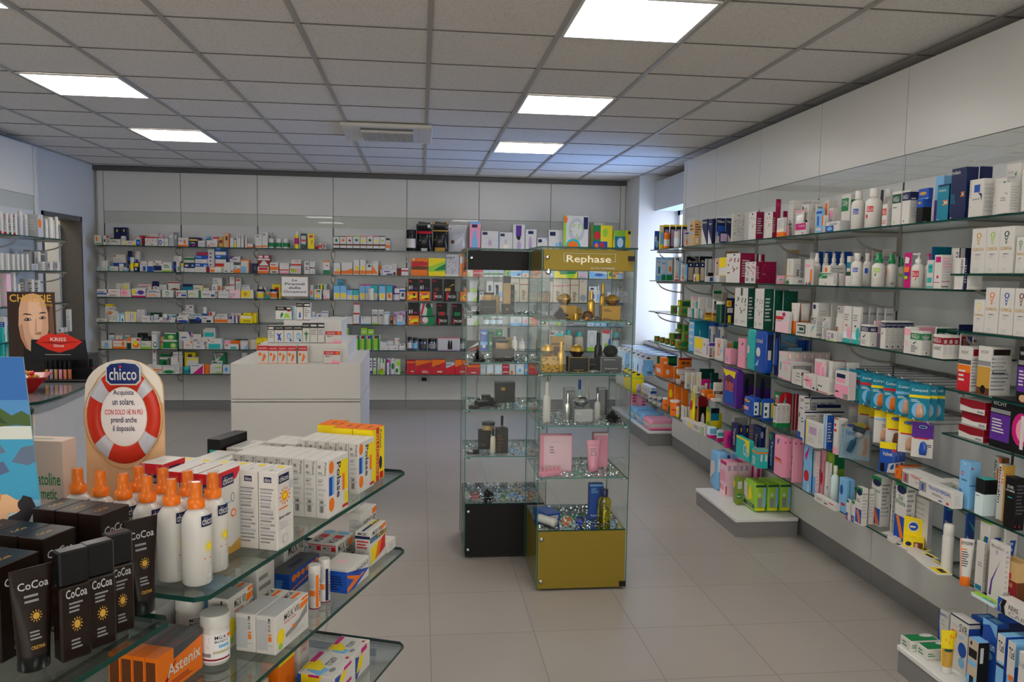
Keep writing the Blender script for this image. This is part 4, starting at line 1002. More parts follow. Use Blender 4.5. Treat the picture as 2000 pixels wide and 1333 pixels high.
back_row('''
685,725,815,^.04 w B:lg:.5:.6 E:rd:.3:.85:.7:.97 B:pk:.1:.2
640,690,960 w L:g:.1:.3:.9:.7:2
690,782,970 w B:or:.4:.55 L:g:.1:.1:.9:.3:1
785,905,970 w E:gn:.05:.05:.95:.45 B:lg:.8:.9
755,835,895,^.07 w B:gn:.2:.9 E:dn:.4:.3:.9:.8
755,852,850,^.07,@905 w B:gn:.3:.9
862,945,885,^.02 w L:g:.2:.4:.8:.6:1 V:bx:.9:1
885,940,838,^.02,@885 w B:g:.3:.5
908,945,940,^-.0 w L:g:.3:.2:.7:.9:5
945,972,835,^.04 w L:g:.1:.1:.9:.9:8
980,1050,985 %jar:tq:tq:te
1055,1190,960 w P:mg:.15:.0:.9:.0:.95:.95 L:bu:.1:.8:.8:.95:1
1190,1240,960 or V:rd:.0:.2
1015,1128,892,^.05 w B:ye:.8:.9 E:bu:.0:.2:.9:.5 E:lm:.0:.1:.8:.35
1000,1105,840,^.1 ye E:go:.2:.2:.8:.8 R:br:.3:.7:.7:.9
1245,1365,1005 w P:lm:.1:.3:.9:.2:.9:.6 B:dn:.0:.1
1245,1365,965,@1003 w P:lm:.1:.3:.9:.2:.9:.6
1262,1362,928,^.02,@965 w B:gn:.4:.6 R:k:.1:.6:.5:.8
1285,1395,850,^.08 gn P:w:.0:1:.9:1:.2:.5 P:g:.1:1:.9:.9:.2:.7
1372,1440,965 w E:lb:.2:.2:.8:.8 R:bu:.4:.4:.6:.6
1560,1610,845,^.06 w L:g:.2:.2:.8:.8:3
''', ZS[5], 'B5', *C2)
back_row('''
1105,1142,798 w E:pu:.1:.02:.95:.22 V:gn:.8:1 L:pu:.1:.4:.7:.9:3
1142,1182,798 w E:lm:.1:.02:.95:.22 V:gn:.8:1 L:pu:.1:.4:.7:.9:3
1184,1225,798 w E:lm:.1:.02:.9:.3 V:gn:.6:.8
1222,1262,808 w E:lm:.5:.6:.95:.95 V:gn:.3:.6
1210,1255,848,^-.03 w B:lm:.0:.5 R:rd:.3:.2:.5:.6
1266,1312,802 w E:mg:.1:.5:.95:.95 V:pu:.0:.3
1275,1308,845,^-.03 w V:pu:.7:1 B:lg:.5:.6
1316,1352,798 w E:gn:.1:.3:.9:.7 B:lg:.8:.9
1355,1410,808 w E:lm:.2:.55:.9:.9 E:gn:.1:.1:.6:.4 V:lm:.8:1
1470,1555,818,d.08 rd B:or:.8:.9 L:w:.5:.15:.9:.3:1 B:dr:.97:1
1560,1712,820,d.08 rd P:or:.0:.6:1:.9:1:1:.0:1 T:br:.3:.5:.8:.7:Enerzona L:w:.4:.1:.9:.3:2
1716,1848,815,d.08 rd P:or:.0:.5:1:.85:1:1:.0:1 L:br:.2:.5:.8:.65:1 L:w:.4:.1:.9:.3:1
1850,1940,840,d.08 w P:rd:.0:.0:1:.0:1:.8:0:.5 P:lg:.0:.5:1:.8:1:1:0:1 T:nb:.1:.75:.6:.9:Enerzon
1942,2075,815,d.08 rd P:or:.0:.5:1:.85:1:1:.0:1 L:w:.4:.1:.9:.3:1
''', ZS[5], 'B5', *C4)
# ---- seen through the glass cabinets (crop of the photo at 890,470)
C6 = (890, 470, 5.553); C7 = (890, 700, 5.553)
back_row('''
122,188,320 w E:lm:.1:.1:.6:.5 B:or:.6:.7
190,298,318 rd B:w:.5:.6 E:dr:.1:.1:.9:.4
300,358,320,n1 w B:gn:.3:.6 R:lb:.2:.7:.8:.9
360,412,320 w B:gn:.3:.6 R:lb:.2:.7:.8:.9
414,468,320 w B:gn:.3:.6 R:lb:.2:.7:.8:.9
470,520,320 w B:gn:.3:.6 R:lb:.2:.7:.8:.9
540,588,300 lm V:w:.0:.1 R:gn:.3:.2:.8:.6
592,718,310 w B:lb:.2:.7 E:bu:.6:.2:.9:.5
722,805,310 w E:or:.2:.1:.6:.4 B:lb:.5:.8
830,920,310 or B:br:.2:.6
1010,1062,325 lb R:w:.2:.2:.8:.6
1065,1320,330 ye P:gn:.3:.5:.9:.6:1:1:.2:1 E:lm:.5:.1:.9:.6 | wide yellow and green box seen behind the tall glass case
1325,1435,335 lg R:pk:.3:.3:.7:.7 L:g:.1:.1:.9:.3:2
1450,1645,330 w P:lb:.0:.1:1:.1:1:.6:0:.9 E:bu:.3:.3:.8:.7 | wide white and pale blue box behind the tall glass case
1652,1825,335 ye E:rd:.3:.2:.5:.6 E:gn:.05:.3:.3:.9 R:lb:.6:.05:.98:.8 E:or:.4:.6:.7:1
''', ZS[1], 'B1', *C6)
back_row('''
120,235,565,d.08 w P:lm:.6:.0:1:.0:1:.7 B:lg:.8:.9
150,235,430,^.07,d.05 lg R:lm:.1:.0:.9:.6
255,325,560 w R:nb:.1:.75:.5:.9 E:or:.3:.2:.8:.5
335,410,440,^.05 w R:nb:.3:.5:.7:.8 E:or:.4:.1:.8:.4
412,515,450,^.05 w R:nb:.2:.7:.5:.85 R:lb:.5:.2:.9:.5
596,692,410 bg R:g:.2:.75:.8:.82 Y:gn:.4:.1:.8:.5:deo
695,790,410 bg B:dr:.72:.76 Y:br:.3:.1:.75:.5:deo
795,800,410 bg B:dr:.72:.76
1012,1056,445 bg B:lg:.6:.65
1060,1160,415 bg B:mg:.68:.71 Y:br:.3:.1:.75:.5:deo
1163,1242,415 bg B:mg:.7:.73 L:g:.1:.8:.9:.95:2
1247,1338,412 bg B:dr:.72:.74 Y:br:.3:.05:.8:.45:deo
1342,1428,418 bg E:g:.1:.05:.9:.35 L:g:.2:.85:.8:.95:1
1445,1535,500 w R:nb:.2:.8:.6:.92 E:bu:.3:.2:.7:.6
1535,1572,495 %bot:w:w:lb
1645,1710,560 w L:g:.2:.3:.8:.8:3
1710,1745,540 %bot:w:w:lg
1745,1785,512 %bot:w:w:lb
''', ZS[2], 'B2', *C6)
back_row('''
125,240,820,d.08 w P:lm:.6:.0:1:.0:1:.8 B:lg:.8:.9
165,235,710,^.07,d.05 lg R:lm:.1:.0:.9:.6
302,368,820 %jar:clear:gn:lt
372,440,820 %jar:clear:lg:lt
445,510,820 %jar:clear:w:lt
592,718,825 w B:lb:.0:.3 E:lg:.3:.3:.7:.8
722,795,825 w E:pk:.3:.2:.7:.7 B:lb:.0:.2
820,900,840 %bag:rd:w
1090,1150,880 %flask:lm:w
1170,1290,885 g P:rd:.1:.1:.9:.8:.8:.9 P:w:.3:.1:.9:.5:.8:.6
1430,1500,885 w R:lb:.2:.3:.8:.7
1505,1640,890 lb R:w:.2:.3:.8:.7 E:nb:.4:.3:.6:.6
1650,1790,905 te R:lb:.1:.3:.5:.8
''', ZS[3], 'B3', *C6)
back_row('''
270,348,1035,d.08 bu B:lb:.4:.6 R:w:.3:.2:.7:.4
272,348,968,@1034,d.08 bu B:lb:.4:.6 R:w:.3:.2:.7:.4
355,415,1035,d.08 gn R:w:.3:.4:.7:.6
355,415,965,@1034,d.08 gn B:dn:.3:.6
440,510,1050,d.08 gn R:w:.3:.4:.7:.6
445,510,968,@1050,d.08 gn R:w:.3:.4:.7:.6
120,262,1090 k P:w:.1:.2:.9:.6:.9:.9 P:rd:.0:.0:.8:.1:.9:.4
615,672,1045 %bot:cr:cr
690,755,1065 %bot:w:bg:cr
1010,1085,975,^.08 w R:nb:.2:.8:.8:.9
1085,1168,985,^.03 w B:tq:.5:.9 R:nb:.3:.92:.7:.98
1180,1280,975 %bot:bg:tq
1300,1395,995 %bot:bg:tq
1430,1530,975,^.02 w E:lg:.1:.2:.9:.9 E:w:.2:.3:.8:.8 B:lm:.0:.2
1590,1700,970 w P:rd:.0:1:.8:1:.7:.8:0:.85 E:lm:.2:.1:.7:.4 E:bu:.6:.2:.9:.6
1700,1790,1000 %jar:clear:tq:lt
''', ZS[4], 'B4', *C6)
back_row('''
115,262,65,d.08 rd B:or:.7:.9 L:w:.3:.1:.8:.3:1
268,330,70 lg R:w:.2:.2:.8:.6
335,415,68 w E:or:.3:.0:.8:.4 E:lt:.1:.1:.9:.9
420,505,68 w E:lb:.3:.3:.7:.8 E:lt:.1:.1:.9:.9
510,578,68 rd B:w:.2:.3 B:pk:.7:.8
582,645,68 w E:or:.2:.0:.7:.4
650,745,68 w E:lt:.1:.1:.9:.9 E:lb:.3:.2:.7:.6
750,790,68 lb B:w:.3:.6
795,905,65,d.08 rd B:or:.6:.9
''', ZS[5], 'B5', *C7)
flush_back()
# ================================================================== SIDE WALL STOCK (right in the photo)
sy = lambda p: -p[1]
for i, nm in enumerate(('top', 'second', 'third', 'fourth', 'fifth', 'lowest')): place('S%d' % i, f'on {nm} sidewall shelf', sy, 'from window')
R1 = (1220, 320, 5.333); R2 = (1220, 560, 4.443); R3 = (1500, 300, 6.06); R4 = (1750, 250, 4.936); R5 = (1480, 470, 6.06); R6 = (1740, 430, 4.938)
R7 = (1700, 640, 6.06); R8 = (1400, 620, 5.797); R9 = (1520, 820, 5.553); R10 = (1740, 830, 5.33); R11 = (1300, 780, 4.937); R12 = (1620, 940, 5.126); R13 = (1720, 1080, 5.268)
side_row('''
305,313,362,700 bu rR:w:.0:.4:.4:.7 rE:lb:.1:.1:.9:.5
357,365,402,640 ye rB:lb:.2:.7 rB:w:.75:.95
400,405,462,635,^.06 k B:ye:.9:1 rB:ye:.92:1 rR:mv:.15:.1:.85:.8
465,470,525,635,^.06 k B:ye:.9:1 rB:ye:.92:1 rR:mv:.15:.1:.85:.8
528,533,588,635,^.06 k B:ye:.9:1 rB:ye:.92:1 rR:mv:.15:.1:.85:.8
590,595,645,635,^.06 k B:ye:.9:1 rB:ye:.92:1 rR:mv:.15:.1:.85:.8
405,470,510,720,^.0 %tub:or:or:w
512,575,620,705,^.0 %tub:w:w:lt
620,625,665,700,^.01 w rE:or:.2:.1:.8:.5 rB:pu:.8:.9
672,722,795,592 tn B:lb:.5:.56 L:br:.1:.6:.9:.9:2 rR:w:.2:.1:.6:.3 rL:br:.1:.4:.9:.9:5
800,855,900,575 nb P:w:.0:.0:1:.0:0:.7 T:w:.1:.84:.9:.92:Rilast
865,908,946,572 nb P:w:.0:.0:1:.0:0:.6 T:w:.1:.75:.9:.85:Vigor
946,956,1045,567 nb aP:w:.0:.0:.6:.0:0:.5 rT:w:.1:.82:.9:.92:Rilast rR:bu:.1:.3:.9:.7
1045,1050,1130,567,^.05 nb rT:w:.1:.8:.8:.9:Vigor rP:w:.0:.0:1:.0:.0:.5
983,989,1085,705,^-.03,d.06 nb rR:mv:.1:.1:.9:.8
1105,1115,1245,515 w rF:bx:.1:.35:.9:.8:12 rE:g:.4:.9:.6:.95 rR:g:.1:.28:.3:.32 rL:lg:.3:.3:.9:.36:1 | white tapered gift pack with burgundy blossom sprig
1285,1363,1445,500 w F:bx:.1:.45:.9:.85:10 E:nb:.4:.9:.6:.97 rR:bx:0:0:1:1 aE:lg:.4:.0:.5:.02
1455,1535,1570,500 w F:bx:.1:.45:.9:.85:10 E:nb:.4:.9:.6:.97 rR:bx:0:0:1:1
''', ZS[0], 'S0', *R1)
side_row('''
75,80,165,540,d.03,^.01 bx rR:mg:.2:.8:.6:.9 B:mg:.9:1 | narrow burgundy gift wedge with pink ribbon tip
165,175,222,680,^.06 bx rF:mg:.1:.1:.9:.9:9
100,182,232,755 w B:or:.0:.25 B:cr:.25:.4 L:lg:.1:.5:.9:.9:3 rB:or:.0:.25
190,225,250,860,^.02 pk B:mg:.5:.6
232,285,378,552,^.06 w B:lg:.9:.95 L:g:.2:.2:.8:.5:3
290,398,445,665,^.02 %bag:w:pk | small white pouch with pink top
378,470,545,595,^.05 w E:nb:.6:.35:.9:.5 R:k:.15:.8:.3:.95 L:g:.3:.8:.9:.9:2
548,552,650,598,^.05 w rR:g:.2:.85:.8:.92
320,445,520,812 w R:mg:.0:.4:1:.95 T:w:.3:.65:.9:.8:FILLERINA R:dr:.6:.1:.8:.17
470,515,552,700,^.07 w E:nb:.2:.6:.9:.9
385,390,510,550,^.12 w rB:lg:.9:.95
505,510,600,550,^.12 w rB:lg:.9:.95
562,630,665,650 lb B:bu:.8:.9 B:w:.1:.2 R:bu:.2:.3:.5:.7
632,662,715,730 w V:or:.0:.6 R:lb:.1:.1:.9:.4
655,700,810,545,^.12 w R:or:.1:.4:.8:.9 rE:or:.6:.5:.9:.8
708,760,865,640,^.05 w B:lb:.1:.3 rR:lb:.1:.4:.3:.5 B:pk:.6:.9
680,840,850,795 w R:bu:.0:.0:.6:.6 T:nb:.3:.65:.85:.85:Dontodent E:lb:.1:.1:.5:.5
842,848,960,790,@838 lg B:w:.3:.6
842,848,960,838 lg B:w:.3:.6
855,960,1040,475,^.05 w R:gn:.0:.55:.8:.9 T:w:.1:.65:.7:.85:Chilly rR:gn:.1:.7:.9:.85 B:lt:.1:.3
975,1135,1140,440,^.0 %bot:w:w fR:bu:.1:.5:.55:.68 fT:w:.12:.52:.53:.65:GELLA fL:lg:.1:.2:.6:.4:3 | white wash bottle with blue label on top sidewall shelf
1140,1332,1340,412,^-.01 %bot:w:w fR:rd:.05:.52:.5:.7 fT:w:.07:.55:.48:.67:SELLA fE:rd:.0:.3:.15:.45 | white wash bottle with red label, topmost shelf
1345,1470,1475,415,^.08 %bot:w:w fR:rd:.2:.4:.7:.6 | white wash bottle with red label, half hidden
1310,1316,1340,432,^.14 dg B:k:.2:.9
1340,1400,1455,595,^.0,d.05 w R:rd:.0:.5:.9:.8 T:w:.1:.55:.8:.75:GELLA L:rd:.1:.1:.9:.3:3
1455,1565,1600,440 w B:dn:.65:.92 T:w:.1:.7:.75:.85:ANGELLA E:lm:.25:.06:.4:.12 V:lg:.98:1 L:dn:.1:.5:.7:.55:1
1572,1665,1775,430 w B:nb:.7:.95 T:w:.1:.75:.75:.88:ANGELLA E:bu:.25:.06:.4:.12 rB:nb:.7:.95 rL:lg:.2:.2:.8:.5:3
''', ZS[0], 'S0', *R3)
side_row('''
188,252,340,682 k B:bu:.65:1 E:go:.2:.78:.7:.9 rB:bu:.65:1 rR:g:.1:.0:.5:.05
213,300,358,575,@682,^.01 bu E:go:.1:.4:.8:.7 B:lb:.0:.1
358,440,520,455,^.1 lb B:pu:.0:.5
385,497,515,535 nb B:te:.0:.95 T:w:.1:.8:.75:.88:frollaris R:or:.5:.52:.95:.55 R:or:.45:.42:.95:.45 R:w:.6:.46:.9:.51 R:w:.05:.02:.2:.04
510,655,775,370 nb aR:te:.0:.1:.02:.9 T:w:.05:.88:.6:.95:frollaris R:or:.7:.5:.95:.52 R:or:.68:.43:.95:.45 R:w:.75:.46:.9:.49 R:w:.05:.02:.15:.04 L:te:.05:.3:.4:.5:5
777,782,895,370,^.06 nb rB:te:.4:.6
690,830,955,482 w Y:g:.02:.5:.16:.97:DUCRAY R:bu:.35:.65:.75:.85 P:nb:.6:.65:.8:.55:.9:.4:.9:.6 P:nb:.0:.4:.08:.3:.25:.25:.1:.28 T:dg:.25:.45:.75:.5:sensinol rL:lg:.1:.1:.9:.9:7
925,1050,1055,475,^.03 w Y:g:.02:.5:.12:.97:DUCRAY P:dn:.0:.4:.08:.3:.25:.25:.1:.28 P:gn:.7:.9:.95:.75:1:.75:.9:.9
960,1085,1190,520,^-.02 w P:gn:.55:.7:.85:.6:.95:.5:.8:.65 L:g:.3:.4:.8:.55:2 rL:lg:.1:.1:.9:.9:9
1035,1175,1234,330,^.1 w P:gn:.2:.5:.6:.45:.8:.35:.5:.5 P:gn:.6:.8:.75:.85:.7:.75 L:lg:.1:.7:.8:.9:2
1190,1310,1420,380,^.02 w P:gn:.3:.5:.7:.4:.8:.3:.6:.45 L:lg:.1:.7:.8:.9:2
1200,1400,1500,420,^-.02 w L:lg:.1:.3:.8:.9:8
''', ZS[0], 'S0', *R4)
# second shelf
side_row('''
318,325,378,975 lb rR:w:.1:.2:.9:.9 rR:te:.4:.3:.8:.6 rT:bu:.1:.75:.8:.85:Aptamil
373,380,430,975 lb rR:w:.1:.3:.9:.9 rB:gn:.0:.25 rT:bu:.1:.7:.8:.8:Humana
427,432,515,975 lb rR:w:.1:.3:.7:.9 rB:gn:.0:.25 rR:or:.3:.4:.6:.6 rV:g:.75:1
512,520,585,968 w rR:lb:.6:.1:1:.9 rB:rd:.0:.06 rR:nb:.1:.8:.6:.95 rT:rd:.1:.15:.5:.35:2 rE:lg:.1:.6:.5:.9
583,588,622,1050,^.0 cr rE:or:.2:.1:.8:.35 rR:lg:.2:.4:.8:.8
622,626,650,1050,^.0 lb rE:w:.2:.1:.8:.35 rR:rd:.3:.0:.6:.1
635,642,765,965,^.12 k rR:bg:.1:.1:.9:.85 rR:nb:.3:.8:.7:.88
772,778,905,965,^.12 k rR:bg:.1:.1:.9:.85 rR:nb:.3:.8:.7:.88
645,652,715,1030,^.03 nb rR:bg:.1:.05:.9:.75 rE:w:.35:.82:.65:.93
716,722,775,1030,^.03 nb rR:bg:.1:.05:.9:.75 rE:w:.35:.82:.65:.93
776,782,832,1030,^.03 nb rR:bg:.1:.05:.9:.75 rE:w:.35:.82:.65:.93
830,838,930,990,^.05 lg rV:g:.1:.3 rV:dg:.7:.75 rR:k:.3:.2:.9:.4
715,728,838,1150,^-.01 w rR:ye:.35:.1:1:1 rR:rd:.0:.1:.2:.6 rR:or:.2:.1:.35:.5
838,845,928,1172,^-.01 w rR:bu:.5:.1:.9:.8
935,942,985,985,^.04 lp rE:nb:.2:.75:.5:.85 rR:w:.1:.3:.8:.6
975,1060,1095,975,^.05 ye B:w:.3:.6 B:go:.0:.25 rB:go:.0:1
930,985,1050,1165 w R:lg:.1:.1:.4:.6 E:pk:.6:.6:.8:.8
1030,1040,1180,910,^.16 tn rR:pk:.0:.4:.3:.8
1050,1195,1205,930,^-.02,d.10 w F:bx:.15:.4:.9:.85:11 E:nb:.5:.92:.65:.97 R:bx:.1:.32:.3:.36 rB:bx:.0:1 | white tapered gift pack with scattered burgundy blossoms
1262,1275,1312,945,^.1 w rB:bx:.0:.3 rR:bx:.6:.0:1:1
1312,1322,1385,940,^.1 w rR:bx:.7:.0:1:1
1385,1395,1450,945,^.1 w rR:bx:.3:.0:1:1
1250,1362,1460,1020 w F:bx:.05:.4:.45:.8:7 F:mg:.55:.4:.95:.8:7 E:nb:.2:.9:.3:.95 E:nb:.7:.9:.8:.95 R:g:.1:.1:.35:.25 R:g:.6:.1:.85:.25 rR:bx:0:0:1:1
''', ZS[1], 'S1', *R1)
side_row('''
0,35,215,250,^.03 bx rF:mg:.0:.1:.9:.9:14 rR:g:.1:.4:.3:.44
220,225,318,415 pk B:lp:.3:.7 rB:lg:.3:.7 rR:nb:.4:.45:.6:.55
330,400,558,440,^-.02 w E:gn:.0:.0:.6:.6 rR:g:.5:.3:.8:.6 R:g:.0:.7:.7:.76
335,412,555,215,^.05 w Y:lm:.3:.5:.6:.9:hydra B:go:.3:.34 rR:dg:.3:.3:.5:.6 rV:g:.6:.9 rR:pu:.3:.0:.5:.12
322,330,435,110,^.16,d.08 tn rB:lg:.5:.9
550,640,655,220,^-.0 w R:or:.7:.0:.95:.6 R:pk:.1:.7:.7:.8 P:rd:.1:.0:.4:.0:.3:.15 P:te:.4:.0:.9:.0:.7:.15
605,612,700,140,^.12 w rR:rd:.2:.6:.8:.7
640,735,745,150,^.04 %foam:w:w
752,840,842,150,^.12,n1 %foam:w:w
845,930,932,150,^.12 %foam:w:w
940,1030,1032,150,^.12 %foam:w:w
655,662,760,132,^.2 bu rB:lb:.0:.4
772,778,865,132,^.2 bu rB:lb:.0:.4
885,892,975,132,^.2 bu rB:lb:.0:.4
1000,1006,1100,132,^.2 bu rB:lb:.0:.4
765,850,1035,293,^.03 w E:or:.2:.65:.6:.9 R:g:.1:.2:.6:.3 rL:g:.1:.1:.9:.9:8
718,862,870,380,^-.02,d.04 w B:gn:.55:.95 T:w:.3:.75:.9:.88:GERMICOL P:w:.05:.6:.3:.75:.3:.7:.1:.55 E:br:.55:.1:.65:.2
815,890,950,402,^-.04,d.05 w B:g:.85:.9 rL:g:.2:.2:.8:.9:4
955,962,1028,390,^.0 w rV:pk:.8:1
1030,1095,1100,365,^.0,d.05 w B:dn:.7:.98 R:lg:.6:.1:.8:.2
1040,1085,1120,185,^.09 w B:te:.6:.8
1095,1232,1240,150,^-.02 %bot:w:w fR:bu:.1:.55:.6:.72 fT:w:.12:.58:.58:.7:GELLA fL:bu:.1:.3:.6:.45:3 | white wash bottle with blue label, second sidewall shelf
1235,1335,1340,150,^.1 %bot:w:w fR:bu:.2:.5:.6:.7 | white wash bottle with blue label standing behind the front one
1118,1128,1245,100,^.2 w rR:g:.1:.7:.9:.8
1250,1256,1325,95,^.2 w rR:g:.1:.7:.9:.8
1328,1334,1445,95,^.2 w rR:g:.1:.7:.9:.8
1450,1456,1568,100,^.2 w rR:g:.1:.7:.9:.8
1340,1495,1500,150,^-.02 %foam:w:gn fR:lm:.1:.6:.6:.78 fT:w:.12:.63:.58:.76:GELLA fE:gn:.2:.45:.35:.55 fL:lm:.1:.2:.6:.35:2 | white foam bottle with green collar, nearest its shelf edge
1500,1640,1645,165,^.04 %foam:w:gn fE:or:-.0:.4:.1:.9 fR:g:.5:.1:.8:.2 | white foam bottle with green collar and orange side sticker
1645,1725,1730,205,^.1 %foam:w:gn fR:lm:.2:.5:.7:.65 | small white foam bottle with green collar and label
1705,1800,1830,145,^.0 %bag:mg:mg fP:w:.2:.7:.8:.7:.8:.85:.2:.9 fR:or:.2:.45:.9:.6 fR:pu:.3:.35:.9:.45 fR:lm:.3:.25:.8:.34 | magenta pouch with orange, purple and lime squares
''', ZS[1], 'S1', *R5)
side_row('''
185,325,335,318,^-.01 %pump:w:w fR:rd:.0:.45:.55:.7 fT:w:.02:.5:.5:.65:SELLA fP:rd:.1:.3:.4:.45:.35:.35 fL:pk:.1:.12:.8:.2:2 | white pump bottle with red label on second sidewall shelf
318,400,410,325,^.1 %pump:w:mg | white pump bottle with magenta top on second sidewall shelf
337,402,415,385,^.02 w R:tq:.2:.55:.85:.85 R:tq:.1:.2:.8:.38 B:tq:.03:.08 R:te:.2:.72:.85:.78
372,390,565,257,^.14 bu rR:te:.0:.0:1:1 rE:rd:.05:.15:.15:.25
405,475,587,335,^-.02 w R:mg:.2:.78:.9:.95 E:mg:.4:.3:.7:.4 R:mg:.0:.18:.9:.2 rL:pk:.1:.6:.9:.95:4 rR:dg:.1:.05:.7:.08 rR:mg:.1:.2:.8:.22
565,640,700,270,^.1 w Y:nb:.6:.5:.95:.9:rilas rV:nb:.0:.2
605,700,722,365,^-.01 w Y:nb:.6:.5:.9:.95:medion P:nb:.9:.0:1:.0:1:.7 rB:nb:.0:1
640,650,760,268,^.2 nb rV:lg:.0:.2
728,735,870,520,^.0 w rB:lg:.3:.35
750,760,800,220,^.12,d.04 w rR:rd:.0:.8:1:1 rR:bu:.0:.5:1:.6
''', ZS[1], 'S1', *R6)
# third shelf
side_row('''
397,405,460,165 ol rR:gn:.2:.2:.9:.8 rR:rd:.5:.3:.7:.7
462,480,545,178 ol rR:gn:.3:.2:.9:.8 rR:rd:.15:.3:.3:.7
458,478,575,118,@178 ol rR:dn:.2:.1:.9:.8 B:ye:.2:.8
545,550,603,190,^-.01 w rV:tq:.7:1 rE:lt:.1:.2:.6:.8
603,610,682,190,^-.01 w rV:tq:.4:.6 rE:lt:.6:.2:.9:.8
573,580,635,130,@190,^.0 w rV:tq:.7:.95
635,640,705,92,@190,^.03 w rB:lg:.8:.85
575,580,635,88,@130,^.03 w rB:pk:.6:.9
700,708,770,95,^.04 lg rB:w:.2:.5
690,697,755,225,^-.02 go rB:br:.7:.9 rB:ye:.1:.3
755,762,800,228,^-.02 go rB:br:.7:.9
758,768,820,110,^.06 w rR:k:.1:.5:.6:.9
755,765,835,25,^.14 w rB:gn:.85:.95
838,843,890,50,^.14 bg rB:lg:.3:.6
790,868,877,130,^-.03 %cyl:dn:w | dark green canister with white lid, third sidewall shelf
873,880,950,100,^.02 nb rR:ye:.0:.65:.6:.9 rR:or:.2:.7:.5:.85 rR:w:.1:.4:.8:.6 rR:ye:.2:.0:.6:.3
945,955,985,20,^.15 ye rB:br:.2:.9
948,1060,1120,15,^-.03 w F:dn:.1:.35:.85:.75:14 E:lg:.05:.05:.3:.18 R:dn:.45:.8:.6:1 L:g:.5:.1:.9:.16:2 rR:dn:0:0:1:1 rF:gn:.1:.1:.9:.9:10 | white gift pack with dark green olive sprig, first of pair
1120,1200,1280,20,^-.03 w F:dn:.1:.35:.85:.75:14 E:lg:.05:.05:.3:.18 L:g:.5:.1:.9:.16:2 rR:dn:0:0:1:1 rF:gn:.1:.1:.9:.9:10 | white gift pack with dark green olive sprig, beside its twin
''', ZS[2], 'S2', *R2)
side_row('''
160,185,268,590,^.02,d.09 dn rF:gn:.1:.1:.9:.9:9 V:lg:.6:1
272,290,385,600,^.04,d.09 dn rF:gn:.1:.1:.9:.9:9 V:lg:.6:1
205,360,385,845,^-.02,d.05 w R:rd:.0:.6:.6:.75 E:mg:.5:.75:.75:.95 B:lp:.0:.55 L:g:.1:.5:.6:.58:1
385,492,498,740,^.0 %tube:or:or fB:w:.3:1 fL:g:.1:.7:.5:.75:1 | white to orange cream tube on third sidewall shelf
495,610,615,745,^.08 %tube:or:or fB:w:.3:1 fL:g:.1:.7:.5:.75:1 | white to orange cream tube, set back from its twin
448,610,615,990,^-.03,d.05 w R:dn:.1:.2:.75:.85 R:w:.1:.3:.65:.75 R:dn:.25:.42:.6:.65 R:w:.0:.0:.1:1
632,702,850,740,^.06 w E:nb:.1:.8:.6:.95 L:g:.1:.5:.8:.6:2 rL:lg:.1:.4:.9:.6:2
850,856,1045,745,^.1 w rL:lg:.1:.6:.9:.8:2
610,685,757,900,^-.02 w T:k:.1:.78:.95:.95:MICO T:k:.1:.62:.9:.76:STOP P:tq:.1:.2:.3:.5:.9:.6:.5:.45 rR:g:.1:.1:.9:.2 rL:lg:.1:.3:.9:.8:4
755,765,857,905,^-.02 w rT:k:.0:.8:.3:.95:P rP:tq:.0:.55:.4:.65:.4:.6:.0:.5 rL:lg:.1:.1:.9:.5:4
925,1000,1010,780,^.03 w T:k:.1:.88:.9:.98:MICO T:k:.1:.78:.9:.87:STOP P:tq:.1:.6:.9:.7:.5:.6 
858,972,982,918,^-.02,d.05 w V:or:.85:.95 R:k:.05:.3:.15:.6 R:or:.18:.3:.3:.6
806,905,918,1078,^-.04,d.04 w R:mv:.1:.6:.5:.85 R:mv:.1:.1:.5:.5 B:lm:.0:.1 R:g:.6:.3:.9:.8
918,924,980,1070,^-.03 w rB:pk:.2:.3
990,1092,1105,780,^.0 w B:tq:.0:.12 B:lt:.12:.3 E:pk:.5:.1:1:.45 R:rd:.3:.45:.5:.5 L:g:.1:.6:.7:.8:3
1105,1200,1205,790,^.0 w B:tq:.0:.12 B:lt:.12:.3 E:tq:.5:.1:1:.45 R:dg:.3:.45:.5:.5 L:g:.1:.6:.7:.8:3
1208,1212,1290,795,^.09 lg rR:g:.1:.8:.9:.86 B:g:.1:.2
1292,1298,1385,795,^.09 lg rR:g:.1:.8:.9:.86
1388,1394,1475,798,^.09 lg rR:g:.1:.8:.9:.86
1478,1484,1580,800,^.09 lg rR:g:.1:.8:.9:.86
1210,1318,1437,1003,^-.02 w aB:nb:.68:.92 T:w:.1:.72:.8:.88:NIGELLA rT:w:.1:.74:.8:.86:NIGELLA P:nb:.2:.4:.6:.6:.4:.4 rE:nb:.4:.08:.55:.15 L:g:.1:.1:.6:.3:3
1360,1366,1445,950,^.02 lp rB:mv:.0:.5
1443,1500,1830,952,k5,^-.01 w aB:nb:.75:.94 T:w:.1:.8:.9:.9:ELLA rT:w:.1:.82:.9:.88:SAUG rE:nb:.3:.05:.6:.12 P:nb:.2:.5:.6:.65:.4:.5
1720,1810,1830,1030,^-.03,d.04 w B:pk:.7:.93 T:w:.2:.75:.8:.88:GELL L:pk:.2:.3:.8:.5:3
''', ZS[2], 'S2', *R5)
